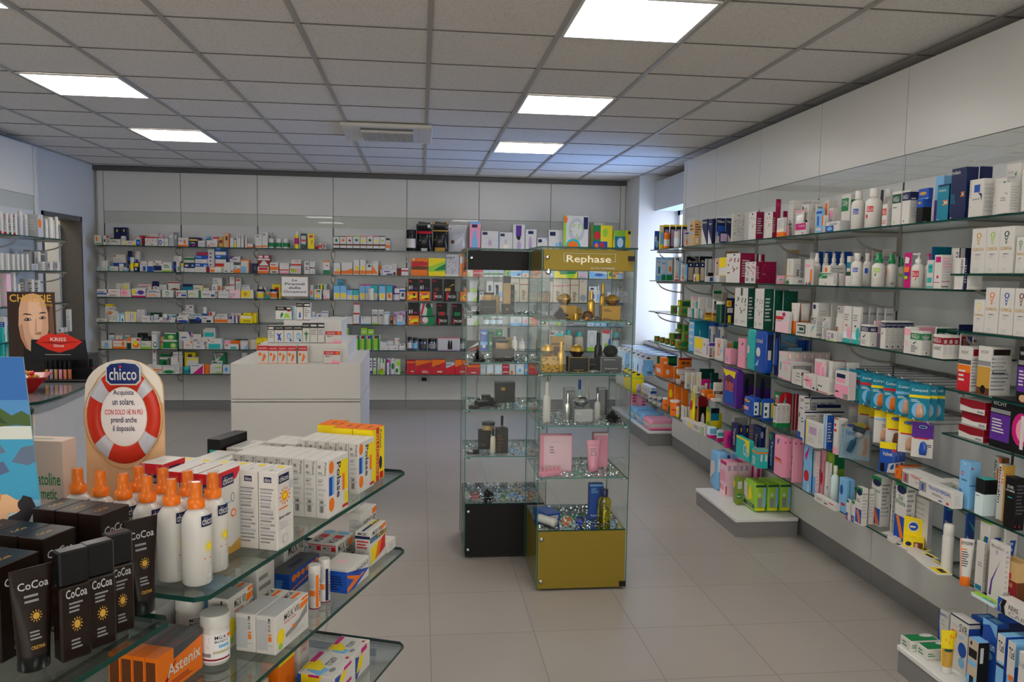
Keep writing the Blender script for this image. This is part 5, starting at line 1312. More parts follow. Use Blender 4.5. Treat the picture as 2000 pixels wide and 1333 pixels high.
side_row('''
448,595,712,48,^-.03 w aB:gn:.63:.9 T:w:.1:.68:.8:.86:NIGELLA rT:w:.1:.7:.8:.84:NIGELLA P:dn:.2:.45:.6:.6:.4:.45 L:dg:.1:.1:.7:.4:5 rE:dg:.5:.06:.65:.14
510,520,750,-20,^.03 w rB:pk:.5:.95 rT:w:.1:.6:.3:.8:ELL rT:w:.4:.6:.6:.8:ELL rT:w:.7:.6:.9:.8:ELL
715,722,752,75,^.02 w rB:dn:.6:.9
733,850,1045,90,^-.03,k3 w aB:dr:.6:.88 T:w:.0:.66:.8:.84:NIGELLA rT:w:.2:.68:.8:.8:GEL L:dg:.1:.35:.9:.5:3 rL:lg:.1:.1:.9:.5:5
750,762,1010,-5,^.05 w rB:dn:.55:.95 rT:w:.1:.6:.3:.8:GELL rT:w:.4:.6:.6:.8:GELL
1020,1030,1190,-35,^.1 nb rT:w:.05:.2:.45:.7:ELLA rT:w:.5:.2:.9:.7:SAUG
1045,1052,1190,72,^.08 w rB:dr:.5:.9 rV:bu:.7:1
1190,1200,1340,90,^.12 w rR:dr:.0:.7:.3:.8
''', ZS[2], 'S2', *R7)
# near bay shelves
place('N1', 'on stepped sidewall shelf', sy, 'from window'); place('N2', 'on middle stepped sidewall shelf', sy, 'from window'); place('N3', 'on low stepped sidewall shelf', sy, 'from window'); place('N4', 'below stepped sidewall shelves', sy, 'from window')
def clin(c): return f'w E:{c}:.32:.78:.68:.9 E:w:.40:.8:.6:.88 E:{c}:.36:.72:.6:.8 E:w:.41:.735:.55:.785 E:{c}:.4:.66:.56:.73 E:w:.43:.675:.53:.715 P:{c}:.42:.66:.54:.66:.48:.62 T:go:.08:.5:.92:.57:CLINICAL T:dg:.3:.4:.7:.43:SHAMPOO L:lg:.25:.33:.75:.38:2 L:lg:.25:.05:.75:.12:2'
XN = 2.125
def near_row(items, z, pk):
    for y1, y0, h, d, spec in items: spawn(spec, XN, y1, z, y1-y0, d, h, -math.pi/2, pk, 'cosmetic_box')
def col(p, z): return solveY(p, XN, z)
z = NEARZ[1]; n1 = [1897, 1924, 1950, 1979]
near_row([(col(a, z)-.001, col(b, z)+.001, h, .075, clin(c)) for a, b, c, h in ((1894, 1922, 'go', .172), (1922, 1948, 'lm', .172), (1948, 1976, 'dn', .172), (1981, 1999, 'gn', .13), (2001, 2022, 'gn', .13))], z, 'N1')
near_row([(col(1892, z)-.003, col(1976, z)+.003, .16, .07, 'lg L:dg:.1:.1:.9:.9:9')], z, 'N1x') if False else None
z = NEARZ[2]
near_row([(col(a, z)-.001, col(b, z)+.001, h, .075, clin(c)) for a, b, c, h in ((1899, 1920, 'ye', .125), (1920, 1947, 'or', .172), (1948, 1976, 'bu', .172), (1977, 2004, 'br', .172))], z, 'N2')
z = NEARZ[3]
near_row([(solveY(1868, XN-.0, z), solveY(1893, XN, z), .175, .075, 'w T:dg:.2:.83:.75:.9:VICHY B:dg:.6:.7 B:or:.0:.58 B:rd:.0:.42 L:w:.1:.2:.6:.5:3 rR:dr:.1:.8:.9:.95 rL:g:.05:.1:.95:.75:9 R:k:.0:.0:.9:.0'),
          (solveY(1906, XN, z), solveY(1931, XN, z), .185, .085, 'w T:dg:.2:.85:.8:.91:VICHY B:g:.6:.7 B:go:.15:.58 B:br:.0:.15 E:k:.3:.02:.7:.2 rR:co:.1:.83:.9:.95 rL:g:.05:.1:.95:.8:9 rR:k:.1:.45:.7:.5'),
          (solveY(1984, XN, z), solveY(2010, XN, z), .2, .1, 'k B:pu:.2:.65 B:g:.68:.76 T:w:.1:.85:.8:.92:VICHY E:sk:.2:.02:.8:.15 L:w:.1:.3:.6:.6:5')], z, 'N3')
z = ZS[3]-.012
# below: red cartons and a dark gift carton
for i, y in enumerate(((1874, 0), (1880, 1), (1874, 2))):
    Y0 = solveY(1870, 2.12, .985); spawn('w P:dr:.0:1:1:1:1:.45:.5:.35:.0:.5 R:g:.7:.1:.95:.25 rB:dr:.0:1 rB:mg:.4:.45 tB:lg:.0:1', 2.12+.01*(i % 2), Y0-.003, .9935+i*.052, .14, .1, .05, -math.pi/2, 'N4', 'cosmetic_box')
Y0 = solveY(1932, 2.12, .985)
spawn('k R:g:.0:.7:.5:.78 R:pu:.0:.15:.5:.68 T:w:.05:.85:.4:.93:VICHY E:mg:.55:.15:1:.8 E:pk:.65:.25:.95:.7 R:w:.76:.1:.84:.75 L:w:.05:.3:.4:.6:5 | black and purple gift carton picturing a glowing bottle', 2.115, Y0-.003, .9935, .2, .14, .185, -math.pi/2, 'N4', 'cosmetic_box')
m = MB(); m.box(2.105, 2.3, .985, 2.425, 2.975, .992, SHELFG, EDGE); o = m.obj('glass_shelf'); tag(o, 'short glass shelf under the red cartons on the side wall', 'shelf')
# fourth shelf
side_row('''
255,262,305,430 ol rR:dn:.2:.2:.9:.8 rE:ye:.3:.3:.5:.7 rR:rd:.6:.3:.8:.7
303,308,350,440 ol rR:dn:.2:.2:.9:.8 rE:ye:.3:.3:.5:.7 rR:rd:.6:.3:.8:.7
348,353,395,450 ol rR:dn:.2:.2:.9:.8 rE:ye:.3:.3:.5:.7 rR:rd:.6:.3:.8:.7
393,398,440,460 ol rR:dn:.2:.2:.9:.8 rE:ye:.3:.3:.5:.7 rR:rd:.6:.3:.8:.7
435,455,553,472 ol rR:gn:.3:.2:.9:.8 rR:rd:.15:.3:.3:.7
383,395,500,405,@462 ol rR:dn:.3:.2:.9:.9 rR:rd:.6:.3:.75:.7
440,470,500,375,@403,^.02 ol rR:gn:.2:.2:.9:.8
500,506,555,400,@470,^.04 ol rR:gn:.2:.2:.9:.8 rR:rd:.5:.3:.8:.7
450,455,500,320,@374,^.06 ol rR:gn:.2:.2:.9:.8
500,505,555,330,@400,^.06 ol rR:gn:.2:.2:.9:.8
553,597,727,290,^-.0 lb B:te:.0:.05 R:w:.1:.85:.8:.92 R:w:.1:.65:.8:.72 R:w:.1:.45:.8:.52 R:w:.1:.25:.8:.32 rB:te:.0:.98 R:te:.0:.92:1:1
723,802,806,308,^.1 %cyl:w:bu fR:bu:.1:.3:.3:.9 fR:bu:.6:.4:.7:.7 | white canister with blue lid by pale blue stack
803,880,884,312,^.1 %cyl:w:bu fR:bu:.1:.3:.3:.9 fR:bu:.6:.4:.7:.7 | white canister with blue lid, second of the pair
598,704,730,455,^-.03 w R:ye:.05:.4:.7:.95 R:g:.8:.6:.9:.75 L:go:.1:.15:.8:.3:2
705,728,802,490,^-.03 w rR:br:.1:.1:.4:.7 rR:pu:.0:.8:1:1 R:mv:.1:.2:.8:.9 rR:or:.5:.1:.9:.5
640,645,668,380,^.03 %flask:lg:w
778,850,885,460,^.0 w Y:or:.3:.2:.7:.95:OMEGA P:lb:.7:.3:.95:.5:.8:.6
880,890,935,478,^.05 bg rR:or:.2:.4:.4:.9 rR:or:.6:.4:.8:.9
935,940,980,478,^.05 gn rF:lm:.1:.3:.9:.95:8
868,915,978,545,^-.02 pk E:mv:.2:.2:.6:.5 B:lp:.0:.1
978,1035,1053,455,^-.02 pk E:w:.3:.4:.6:.6 E:mv:.35:.45:.55:.58 P:dn:.5:.8:.8:.9:.7:.75
1050,1120,1135,375,^-.02,d.07 %pack:tq:te fR:w:.1:.4:.4:.6 rR:te:.0:.0:1:.9 rL:w:.2:.3:.8:.6:4 | turquoise bag of cotton pads on fourth sidewall shelf
''', ZS[3], 'S3', *R2)
side_row('''
418,535,640,150,^-.02 %pack:bu:nb fE:w:.15:.35:.6:.6 fT:w:.1:.72:.8:.85:cotoned fP:lb:.0:.1:.5:.3:.4:.12 rR:nb:.2:.3:.9:.95 rR:lg:.3:.3:.7:.55 rL:w:.35:.33:.65:.52:5 | large blue cotton bag picturing a white cotton ball
640,690,705,170,^.03 %pack:nb:nb fR:bu:.2:.2:.8:.9 | narrow navy cotton bag beside the blue one
700,708,868,200,^.15,d.12 lb rR:w:.2:.3:.6:.5 rP:w:.2:.6:.8:.8:.7:.6
790,796,950,345,^.12 lb rE:bu:.0:.2:.4:.9 rB:bu:.0:.2
900,908,1070,260,^.22 bu rV:nb:.5:.6 rV:g:.8:.9
693,775,1272,398,^.02,k6 w B:lp:.0:.1 B:lp:.9:1 rR:pk:.3:.7:.8:.95 rR:cr:.4:.72:.7:.93 T:g:.2:.3:.4:.6:I rB:lp:.0:.7
742,830,1095,520,^-.0 w R:pk:.0:.9:1:1 T:pk:.2:.5:.6:.9:Revital rR:g:.1:.2:.9:.85 B:pk:.0:.05
845,952,1045,612,^-.03 w V:lg:.3:.35 R:rd:.4:.3:.9:.33 L:g:.5:.5:.9:.9:2 rR:br:.0:.7:.4:.9 rR:br:.5:.7:.9:.9
972,1112,1125,670,^-.05,d.05 w E:pk:.2:.2:.5:.9 E:pk:.5:.1:.75:.8 E:nb:.8:.1:.95:.25 R:dr:.1:.55:.5:.62
1125,1255,1280,702,^-.05,d.05 w B:rd:.05:.1 R:dg:.1:.4:.5:.48 P:nb:.0:.1:.2:.1:.1:.3
1095,1225,1240,495,^.02,d.04 w R:pk:.1:.1:.95:.9 E:lp:.5:.2:1:.9 E:pk:.6:.35:.9:.8
1240,1246,1440,490,^.1,d.1 pk rR:w:.0:.0:1:.8
1253,1295,1450,510,^-.01 w P:lb:.2:.0:.6:.1:.8:.7:.5:.4 rL:g:.4:.6:.8:.7:2
1450,1458,1600,515,^.02 w rP:g:.2:.4:.5:.7:.4:.4
1330,1482,1570,632,^-.04,k3 w B:pk:.0:.5 R:nb:.1:.75:.75:.9 R:pk:.1:.58:.75:.73 R:g:.65:.02:1:.2 R:k:.05:.2:.3:.25 rV:pk:.4:.6
''', ZS[3], 'S3', *R8)
# fifth shelf
side_row('''
262,330,425,695 or rR:w:.3:.3:.6:.7 R:w:.2:.3:.7:.7 rV:rd:.62:.66
303,335,380,622,@695 or rR:w:.1:.3:.6:.6
278,285,345,605,@690,^.06 dn rB:gn:.3:.8
363,370,455,605,@690,^.1 dn rB:gn:.3:.8
425,432,520,700,^.08 or rR:w:.3:.3:.6:.6
460,468,582,622,@700,^.08 or rR:br:.2:.3:.5:.6 rR:br:.6:.3:.8:.6 rB:dr:.8:1
448,456,640,848,h.038 w rR:lg:.1:.3:.3:.6
448,456,620,760,@810,h.04 w rR:lg:.1:.3:.3:.6
448,456,610,712,@760,h.04 w rB:rd:.9:1 rR:lg:.1:.3:.3:.6
520,527,572,745,^-.03 w rP:ye:.2:.3:.8:.7:.8:.9:.2:.5 rR:g:.3:.1:.7:.3
572,577,617,745,^-.03 w rP:ye:.2:.3:.8:.7:.8:.9:.2:.5 rR:g:.3:.1:.7:.3
617,622,662,745,^-.03 w rP:ye:.2:.3:.8:.7:.8:.9:.2:.5 rR:g:.3:.1:.7:.3
643,650,800,715,^.12,d.12 dn rB:gn:.0:.2
740,745,810,750,^.09 te rB:dn:.5:1
662,668,840,778,^.04,h.1 mg rR:cr:.15:.1:.28:.7 rR:cr:.4:.1:.55:.7 rR:pu:.7:.1:.98:.8
765,772,850,835,^-.0 cr rB:br:.3:.5
590,600,700,862,^-.04 w rR:ye:.1:.1:.3:.9 rV:pu:.4:.5 R:ye:.1:.2:.9:.9
663,690,845,882,^-.02,h.045 or B:w:.2:.4
715,735,850,900,^-.045,h.04 or B:rd:.0:.3
745,762,850,940,^-.05,h.022 w B:rd:.1:.25
842,962,985,725,^-.02,d.05 %pack:pu:ye fP:ye:.0:1:1:1:.9:.8:.5:.88:.2:.8 fT:or:.2:.4:.8:.55:LINES fT:or:.2:.55:.8:.66:SEI fE:br:.2:.65:.6:.8 fR:bu:.1:.05:.9:.4 rV:pu:.0:1 | tall purple pack with yellow corner on fifth sidewall shelf
990,1000,1120,760,^.1 dg rB:pu:.1:.6 rE:nb:.3:.3:.6:.9
1122,1130,1262,760,^.1 dg rB:pu:.1:.6 rE:nb:.3:.3:.6:.9
''', ZS[4], 'S4', *R2)
side_row('''
297,400,490,922,^-.03,d.07 %pack:bu:bu fR:pk:.1:.3:.6:.5 fE:go:.1:.75:.5:.95 fP:ye:.4:.8:.8:.9:.6:.75 rR:lt:.1:.1:.6:.85 rR:nb:.2:.2:.4:.35 rR:nb:.2:.5:.4:.65 rR:ye:.75:.1:.95:.85 | blue liner packet with pale side label, nearest the purple pack
498,505,640,922,^-.02,d.08 %pack:bu:bu rR:lt:.1:.1:.6:.85 rR:nb:.2:.2:.4:.35 rR:nb:.2:.5:.4:.65 rR:ye:.75:.1:.95:.85 | blue liner packet with pale side label, second one
370,380,640,885,^.07,d.12 mv rB:or:.0:.4 rR:pu:.2:.4:.8:1
640,700,745,860,^.06,d.04 gn rR:rd:.0:.0:1:.95 R:rd:.2:.3:.8:.8 T:w:.2:.5:.8:.9:ZZ
720,770,830,865,^.08,d.04 rd B:tq:.0:.4 P:tq:.0:.5:1:.9:1:.5
835,842,910,868,^.04 dr rV:tq:.0:.1 rV:w:.5:.6
632,672,828,990,^-.02,k3 w aB:gn:.0:.2 aL:g:.15:.3:.85:.95:8 B:dn:.92:1
910,972,1040,905,^-.02,k1 w B:bu:.0:.15 R:dg:.1:.5:.3:.6 T:dg:.3:.88:.9:.95:DIN L:bu:.3:.7:.9:.75:1 rL:g:.1:.2:.9:.9:8 rB:nb:.97:1
1040,1050,1328,910,^.04,k3 lg rL:g:.1:.3:.9:.9:7 rB:nb:.96:1
940,980,1428,1070,^-.04,k3 w rL:g:.1:.1:.9:.9:9 rB:nb:.95:1 L:te:.1:.6:.9:.8:2 B:bu:.0:.1
1105,1112,1385,990,^.05 w rB:nb:.9:1 rL:g:.1:.4:.9:.8:3
1190,1235,1310,1110,^-.02 w V:lb:.3:.8 rR:bu:.0:.0:1:1 rE:w:.4:.3:.5:.4
1310,1360,1468,1155,^-.03 w B:pk:.0:.2 B:rd:.97:1 L:rd:.1:.6:.8:.9:2 rL:g:.3:.2:.9:.9:5
1475,1480,1660,1015,^.12,d.12 w rB:pk:.96:1 rV:lp:.3:.35 rL:lg:.5:.2:.95:.9:6
''', ZS[4], 'S4', *R8)
side_row('''
262,415,475,50,^-.06,d.06 w V:bu:.1:.2 V:ye:.2:.3 R:mv:.45:.5:.95:.8 L:lg:.4:.15:.9:.35:2
''', ZS[4], 'S4', *R9)
side_row('''
1258,1340,1580,452,h.035,^.06 or rB:k:.2:.6 rB:w:.6:1 tE:rd:.2:.3:.6:.7
1262,1330,1400,500,h.045,^.0 or P:rd:.2:.2:.5:.8:.3:.8
''', ZS[4], 'S4', *R9)
side_row('''
112,470,500,412,^-.02,d.07,h.062 w R:g:.02:.1:.2:.8 R:rd:.08:.2:.14:.7 T:rd:.25:.62:.95:.85:TRANSVERISAL L:g:.4:.35:.6:.5:2 tV:lg:.0:.1 | long white box with red-lit grey square, fifth sidewall shelf
288,640,705,512,^-.065,d.05,h.066 w R:g:.0:.3:.22:.9 R:bu:.08:.38:.14:.8 T:bu:.28:.62:.95:.85:TRANSVERISAL L:dg:.4:.35:.8:.5:2 R:bu:.6:.12:.7:.2 E:rd:.82:.1:.9:.25 | long white box with blue-lit grey square, fifth sidewall shelf
530,700,720,478,^.07,d.06,h.055 w T:gn:.1:.4:.95:.8:TRANSV
690,800,915,400,^-.01 lb R:w:.4:.93:.6:.96 E:rd:.2:.68:.4:.78 E:w:.26:.70:.34:.76 T:nb:.25:.58:.75:.63:bionike L:bu:.05:.2:.5:.4:5 rE:rd:.1:.85:.3:.9 rB:bu:.5:.52
865,955,1092,580,^-.01 tq aB:k:.6:1 T:w:.1:.78:.8:.84:erremuc L:w:.4:.72:.8:.75:1 R:w:.2:.95:.5:.96 aB:lt:.0:.6 aB:k:.6:1 L:dg:.1:.5:.6:.55:1
1035,1120,1200,350,^.08 w Y:dn:.1:.5:.4:.95:Alin_OIL R:or:.5:.4:.8:.8 P:or:.8:.0:1:.0:1:1:.6:1:.85:.8 rB:br:.0:1
1085,1165,1260,430,^.02 w Y:k:.1:.3:.4:.95:Bioscalin Y:or:.45:.6:.75:.95:OIL P:go:.8:.0:1:.0:1:1:.4:1:.8:.8 rB:go:.0:1 rR:go:.2:.5:.8:.8
1160,1275,1386,570,^-.02 k T:w:.2:.78:.8:.84:SVR T:w:.1:.72:.9:.76:HOMME R:tq:.3:.6:.7:.62 rE:rd:.1:.06:.2:.1 rE:rd:.5:.06:.6:.1 rL:dg:.1:.3:.9:.9:9
1330,1420,1500,690,^.02 w L:g:.1:.3:.9:.9:5
''', ZS[4], 'S4', *R10)
# lowest shelf
place('S5', 'on lowest sidewall shelf', sy, 'from window')
side_row('''
368,376,425,840 or rE:ye:.1:.5:.7:.8 rR:gn:.0:.0:.4:.2
425,430,487,845,^.02 or rB:rd:.1:.2
487,492,550,850,^.04 or rB:rd:.1:.2
552,590,622,908,^.02 %bag:ye:or fE:rd:.2:.4:.8:.7 | yellow packet with red oval on lowest sidewall shelf
628,633,715,950,^.04 or rB:rd:.6:.9 rR:dr:.0:.6:1:1
325,395,460,965,^-.0 %cyl:or:w fR:rd:.3:.4:.7:.5
390,480,500,985,^-.03 %cyl:or:w fR:rd:.3:.4:.7:.5
205,212,240,950 w rB:nb:.4:.7
242,248,278,955 w rB:nb:.4:.7
280,286,318,960 w rB:bu:.4:.7
''', ZS[5], 'S5', *R2)
side_row('''
100,135,155,70 %can:ye:w:w
145,188,196,78 w R:w:.1:.1:.9:.9 V:nb:.8:.9
200,205,250,72,^.02 w rV:nb:.0:.1
245,300,308,68,^.05 %cyl:ye:k fR:or:.1:.3:.9:.7
312,318,385,75,^.03 k rE:w:.3:.0:.8:.7 rR:w:.3:.0:.8:.4
386,392,420,75,^.04 lm rB:ye:.4:.8
425,432,512,90,^.04 te rB:ye:.2:.5 rB:k:.8:1
160,225,288,152,^-.03,h.04 w B:lg:.3:.6
204,245,340,185,^-.05,h.045 w rB:ye:.0:.7 V:ye:.3:.6 tB:rd:.8:1
420,430,530,140,^.06,d.09 ye rE:bu:.2:.3:.7:.7 rB:w:.0:.2
255,330,425,212,^-.045,h.055 w L:br:.2:.3:.9:.8:3
337,370,400,238,^-.05,h.06 w V:lm:.1:.4 V:gn:.6:.8
398,425,492,248,^-.04,h.08 lt aB:mg:.0:.3 rB:lb:.4:.9
490,500,556,255,^-.03,h.085 lt aB:mg:.0:.35 rB:tq:.5:.8
550,580,622,318,^-.05,d.05 %pack:mg:mg rR:pu:.2:.2:.4:.8 rR:pu:.6:.2:.8:.8 | small pink wrapped pack before the navy boxes
645,655,785,172,^.1,h.17 lg rL:mv:.1:.2:.9:.8:5
787,793,880,180,^.1,h.17 mv rL:w:.1:.2:.9:.8:5
625,690,740,255,^-.02 nb Y:w:.3:.2:.65:.85:Tampax rE:go:.5:.75:.8:.92 rE:bu:.1:.1:.9:.6
742,750,798,258,^.02 nb rE:go:.5:.75:.8:.92 rV:bu:.0:.2
800,868,930,280,^-.02 nb Y:go:.3:.2:.6:.8:Tampax rE:g:.1:.7:.6:.9 rV:bu:.0:.1
930,968,1035,252,^.04 w P:gn:.3:.7:.9:1:.7:1:.2:.85 B:dn:.0:.25 rB:bg:.0:1
975,1035,1060,340,^-.0 nb Y:lb:.3:.1:.8:.8:Tampax E:gn:.1:.8:.6:1
1035,1042,1150,345,^.06 nb rV:bu:.3:.6
675,803,812,410,^-.06,d.05 tq T:w:.55:.2:.95:.8:OB P:ye:.6:1:1:1:1:.3 B:ye:.9:1
745,820,850,475,^-.05,d.08 tq T:w:.3:.1:.7:.7:OB tB:lt:.2:.8 E:lp:.3:.5:.9:1
825,895,1030,505,^-.065,k3 tq T:w:.1:.1:.5:.6:OB B:or:.8:.9 rT:w:.4:.4:.8:.8:1 tB:or:.4:.6 rB:or:.85:.95
1040,1122,1210,378,^-.02,k2 pk P:bu:.3:.8:.4:.8:.55:.95:.3:.9 B:or:.35:.38 R:rd:.1:.4:.8:.45 rP:mg:.2:.9:.5:.85:.8:.95:.5:.9
1210,1216,1318,382,^-.01,k2 pk rP:mg:.2:.9:.5:.85:.8:.95:.5:.9
1318,1382,1400,410,^-.02 lb P:mg:.1:.7:.4:.6:.9:.95:.5:.8 E:rd:.1:.2:.9:.42 R:w:.75:.02:.95:.15
1400,1440,1475,505,^-.0 w B:lb:.0:.4 V:bu:.0:.2 rB:lp:.0:1
''', ZS[5], 'S5', *R11)
side_row('''
445,478,500,310,^.03 pk P:mg:.2:.7:.9:.95:.5:.8 E:rd:.1:.2:.9:.5
502,560,590,345,^.05 lm P:gn:.1:.5:.4:.4:.9:.8:.5:.6 
590,596,700,350,^.1 gn rB:lm:.0:.6
492,545,570,478,^-.0 w V:lg:.7:1 E:bu:.5:.3:.7:.4 V:rd:.0:.04
560,650,655,500,^.0 %bot:lt:w
655,700,810,512,^.06,h.1 lb rR:w:.3:.6:.9:.9 rB:bu:.0:.1
648,735,820,662,^-.02 lb E:bu:.1:.5:.5:.8 R:rd:.3:.2:.8:.28 rV:te:.3:.4
390,605,625,722,^-.055,h.036,d.04 w R:rd:.75:.7:.95:.85 R:dg:.5:.3:.65:.5 L:g:.1:.3:.4:.8:3
730,768,786,880,^-.06 w B:gn:.85:1 B:bu:.0:.35 P:or:.2:.1:.7:.35:.5:.0 R:w:.7:.0:1:1
788,820,830,888,^-.055 w B:gn:.85:1 B:bu:.0:.3 P:or:.2:.1:.7:.3:.5:.0
830,895,962,752,^-.05 w B:gn:.82:1 E:nb:.1:.78:.9:.95 B:bu:.05:.42 P:or:.15:.35:.45:.42:.9:.1:.6:.05 L:gn:.1:.6:.8:.7:2 rL:g:.1:.2:.9:.9:8
965,972,1030,758,^.0 w rL:g:.1:.2:.9:.9:8 rV:lg:.8:1
992,1095,1205,640,^.03 w P:gn:.0:1:1:1:1:.85:.0:.9 E:nb:.1:.8:.95:.94 B:bu:.03:.36 P:or:.3:.3:.5:.35:.95:.05:.6:.02 T:gn:.1:.68:.9:.75:frescal rL:g:.1:.2:.9:.9:9
1207,1213,1245,648,^.03 w rL:g:.1:.2:.9:.9:8
1245,1362,1465,685,^-.0 w P:gn:.0:1:1:1:1:.82:.0:.9 E:nb:.1:.78:.95:.92 B:bu:.0:.42 P:or:.15:.4:.4:.42:.9:.1:.65:.05 T:gn:.3:.68:.7:.76:Sal T:gn:.1:.6:.95:.68:Frisina rL:g:.1:.2:.9:.9:9
''', ZS[5], 'S5', *R9)
side_row('''
225,370,420,800,^.05 w L:lg:.1:.3:.8:.95:6 rB:lg:.0:1
240,262,420,690,@800,^.05 w rL:rd:.1:.6:.4:.9:2
530,545,760,835,^.09,d.05,y20 bu rP:w:.0:.7:.4:.65:.5:.3:.0:.2 rE:br:.0:.3:.5:.62 rP:tq:.0:.9:1:.95:1:.85 rP:tq:.5:.3:1:.8:.5:.2
762,772,985,930,^.09,d.05,y20 bu rP:w:.0:.6:.4:.5:.5:.1:.0:.0 rE:br:.0:.1:.5:.45 rP:tq:.0:.9:1:.7:1:.6
890,990,1130,1045,^.0 w P:gn:.1:.4:.5:.8:.8:.8:.4:.4 P:bu:.4:.4:.7:.8:.9:.8:.6:.4 tB:lm:.0:1 L:lg:.1:.1:.5:.3:2 rP:bu:.1:.4:.4:.8:.9:.8:.6:.4
1135,1145,1270,1060,^.02 w tB:lm:.0:1 rP:bu:.1:.4:.4:.8:.9:.8:.6:.4
''', ZS[5], 'S5', *R10)
side_row('''
575,640,1080,485,h.02,^-.04,d.06 w tP:nb:.1:.2:.3:.6:.25:.2 tR:lg:.5:.2:.9:.8
1110,1228,1245,430,^-.06 %can:w:w fP:lm:.4:.7:.6:.6:.5:.75 fP:gn:.5:.5:.7:.45:.6:.6 fP:lm:.4:.3:.6:.35:.5:.2 fB:dn:.42:.46 | white spray can with green leaf print standing at shelf edge
1280,1425,1440,580,^-.075 %tube:w:or fT:dg:.1:.85:.9:.93:EPTADERM fV:or:.0:.06 fR:or:.1:.72:.5:.75 fL:dg:.1:.3:.7:.7:7 fR:or:.1:.0:.9:.06 | white cream tube with orange cap and orange stripe
1332,1400,1505,555,^.08,h.1 w R:k:.1:.6:.6:.8
1445,1525,1532,630,^-.03 w R:te:.1:.02:.9:.12 L:g:.3:.5:.9:.6:2
1515,1668,1785,660,^-.075 w P:pu:.1:.1:.2:.35:.75:.75:.3:.35:.25:.1 P:k:.7:.1:.95:.1:.82:.02 T:g:.1:.9:.9:.95:MinoxKlimt E:mv:.4:.8:.55:.88 B:lt:.0:.05 rL:mv:.2:.7:.8:.95:3
1605,1700,1830,600,^.08,h.12 w R:bg:.2:.2:.8:.7 rB:te:.0:.3
''', ZS[5], 'S5', *R12)
side_row('''
1690,1858,2010,838,^-.03 tn B:dr:.0:.6 R:rd:.5:.62:.65:.75 T:tn:.3:.45:.75:.55:SOLARI P:w:.5:.1:.7:.15:.6:.35 rB:br:.0:.6 tR:go:.2:.3:.8:.6
1840,1950,2100,660,^.07,h.13 go B:te:.6:1 T:k:.2:.2:.9:.4:Reox
1415,1640,1700,1045,^-.085,h.012,d.07 lt tR:lm:.0:.0:1:1 tR:tq:.5:.0:1:.4 tE:rd:.7:.3:.85:.6 E:k:.05:.3:.08:.7
1680,2100,2150,1115,^-.085,d.07,h.052 w P:bu:.0:.0:.06:.0:.1:.0:.04:.5:.12:1:.0:1 P:k:.1:.0:.2:.0:.16:.5:.22:1:.12:1:.06:.5 T:k:.27:.5:.5:.8:KEVIS T:g:.27:.1:.9:.4:CARES | long white carton with black and blue arrow on lowest shelf
''', ZS[5], 'S5', *R12)
flush_side()
# ================================================================== GLASS DISPLAY CABINETS
def cabinet(label, x0, x1, y0, y1, hcol, base, sign=False):
    t = empty('display_cabinet', ((x0+x1)/2, (y0+y1)/2, 0)); tag(t, label, 'display cabinet', 'glass display cabinets'); a, b = (x1-x0)/2, (y1-y0)/2; H = 1.735; g = .005
    for nm, q in (('glass_side', (-a, -b, .01, -a+g, b, H)), ('glass_side', (a-g, -b, .01, a, b, H)), ('glass_back', (-a+g, b-g, .01, a-g, b, H)), ('glass_door', (-a+g, -b, .32, a-g, -b+g, 1.622))):
        m = MB(); m.box(*q, GLASS)
        # greenish polished edges
        for xx in (-a+.001, a-.001):
            if nm == 'glass_side' and abs(xx-(q[0]+q[3])/2) < .01: m.box(xx-.0022, -b-.001, .01, xx+.0022, -b+.0012, H, M('2f6f64', .2)); m.box(xx-.0022, b-.0012, .01, xx+.0022, b+.001, H, M('2f6f64', .2))
        m.obj(nm, t)
    m = MB(); m.box(-a-.012, -b-.012, H, a+.012, b+.012, H+.008, SHELFG, EDGE); m.obj('glass_top', t)
    m = MB(); m.box(-a+.008, -b-.001, .012, a-.008, b-.008, .308, base); m.box(-a+.008, -b+.007, .308, a-.008, b-.008, .314, MIRR, EDGE); m.obj('base_box', t)
    m = MB(); m.box(-a+.008, -b-.001, 1.628, a-.008, b-.008, 1.728, hcol); m.obj('header_box', t)
    for z in (1.376, 1.112, .848, .583): m = MB(); m.box(-a+.008, -b+.01, z-.006, a-.008, b-.01, z, SHELFG, M('4d8a80', .2)); m.obj('glass_shelf', t)
    for z in (1.376, 1.112, .848, .583):
        for sx in (-1, 1): m = MB(); m.tube([(sx*(a+.004), -b+.03, z-.012), (sx*(a-.03), -b+.03, z-.012)], .006, CHROME); m.obj('shelf_pin', t)
    m = MB(); m.lathe([(.011, 0), (.011, .006), (.004, .01)], CHROME, n=12)
    lock = m.obj('stud', t, (-a+.025, -b, 1.69)); lock.rotation_euler = (math.radians(90), 0, 0)
    for z in (.27, .05): o = m.obj('stud', t, (-a+.025, -b, z)); o.rotation_euler = (math.radians(90), 0, 0)
    if sign:
        for z in (1.69, .03): m = MB(); m.box(a-.035, -b-.012, z-.012, a-.003, -b+.004, z+.012, M('k', .4)); m.obj('hinge', t)
        m = MB(); m.lathe([(.014, 0), (.014, .012), (.006, .014)], CHROME, n=16); o = m.obj('lock', t, (-a+.03, -b, 1.618)); o.rotation_euler = (math.radians(90), 0, 0)
        m = MB(); w, h = 2*a, .1; P = lambda u, v, e: (-a+u*w, -b-.0015-e, 1.628+v*h)
        m.paint(P, ['T:f4ead0:.26:.28:.74:.74:Rephase', 'R:lg:.23:.43:.235:.84', 'R:lg:.23:.825:.79:.84', 'R:lg:.785:.43:.79:.84', 'R:lg:.23:.43:.26:.445', 'R:lg:.74:.43:.79:.445', 'T:lg:.52:.08:.78:.16:ALTA_COSMESI'], 'f'); m.obj('lettering', t)
    return t
MIRR = bpy.data.materials.new('mirror_base'); MIRR.use_nodes = True
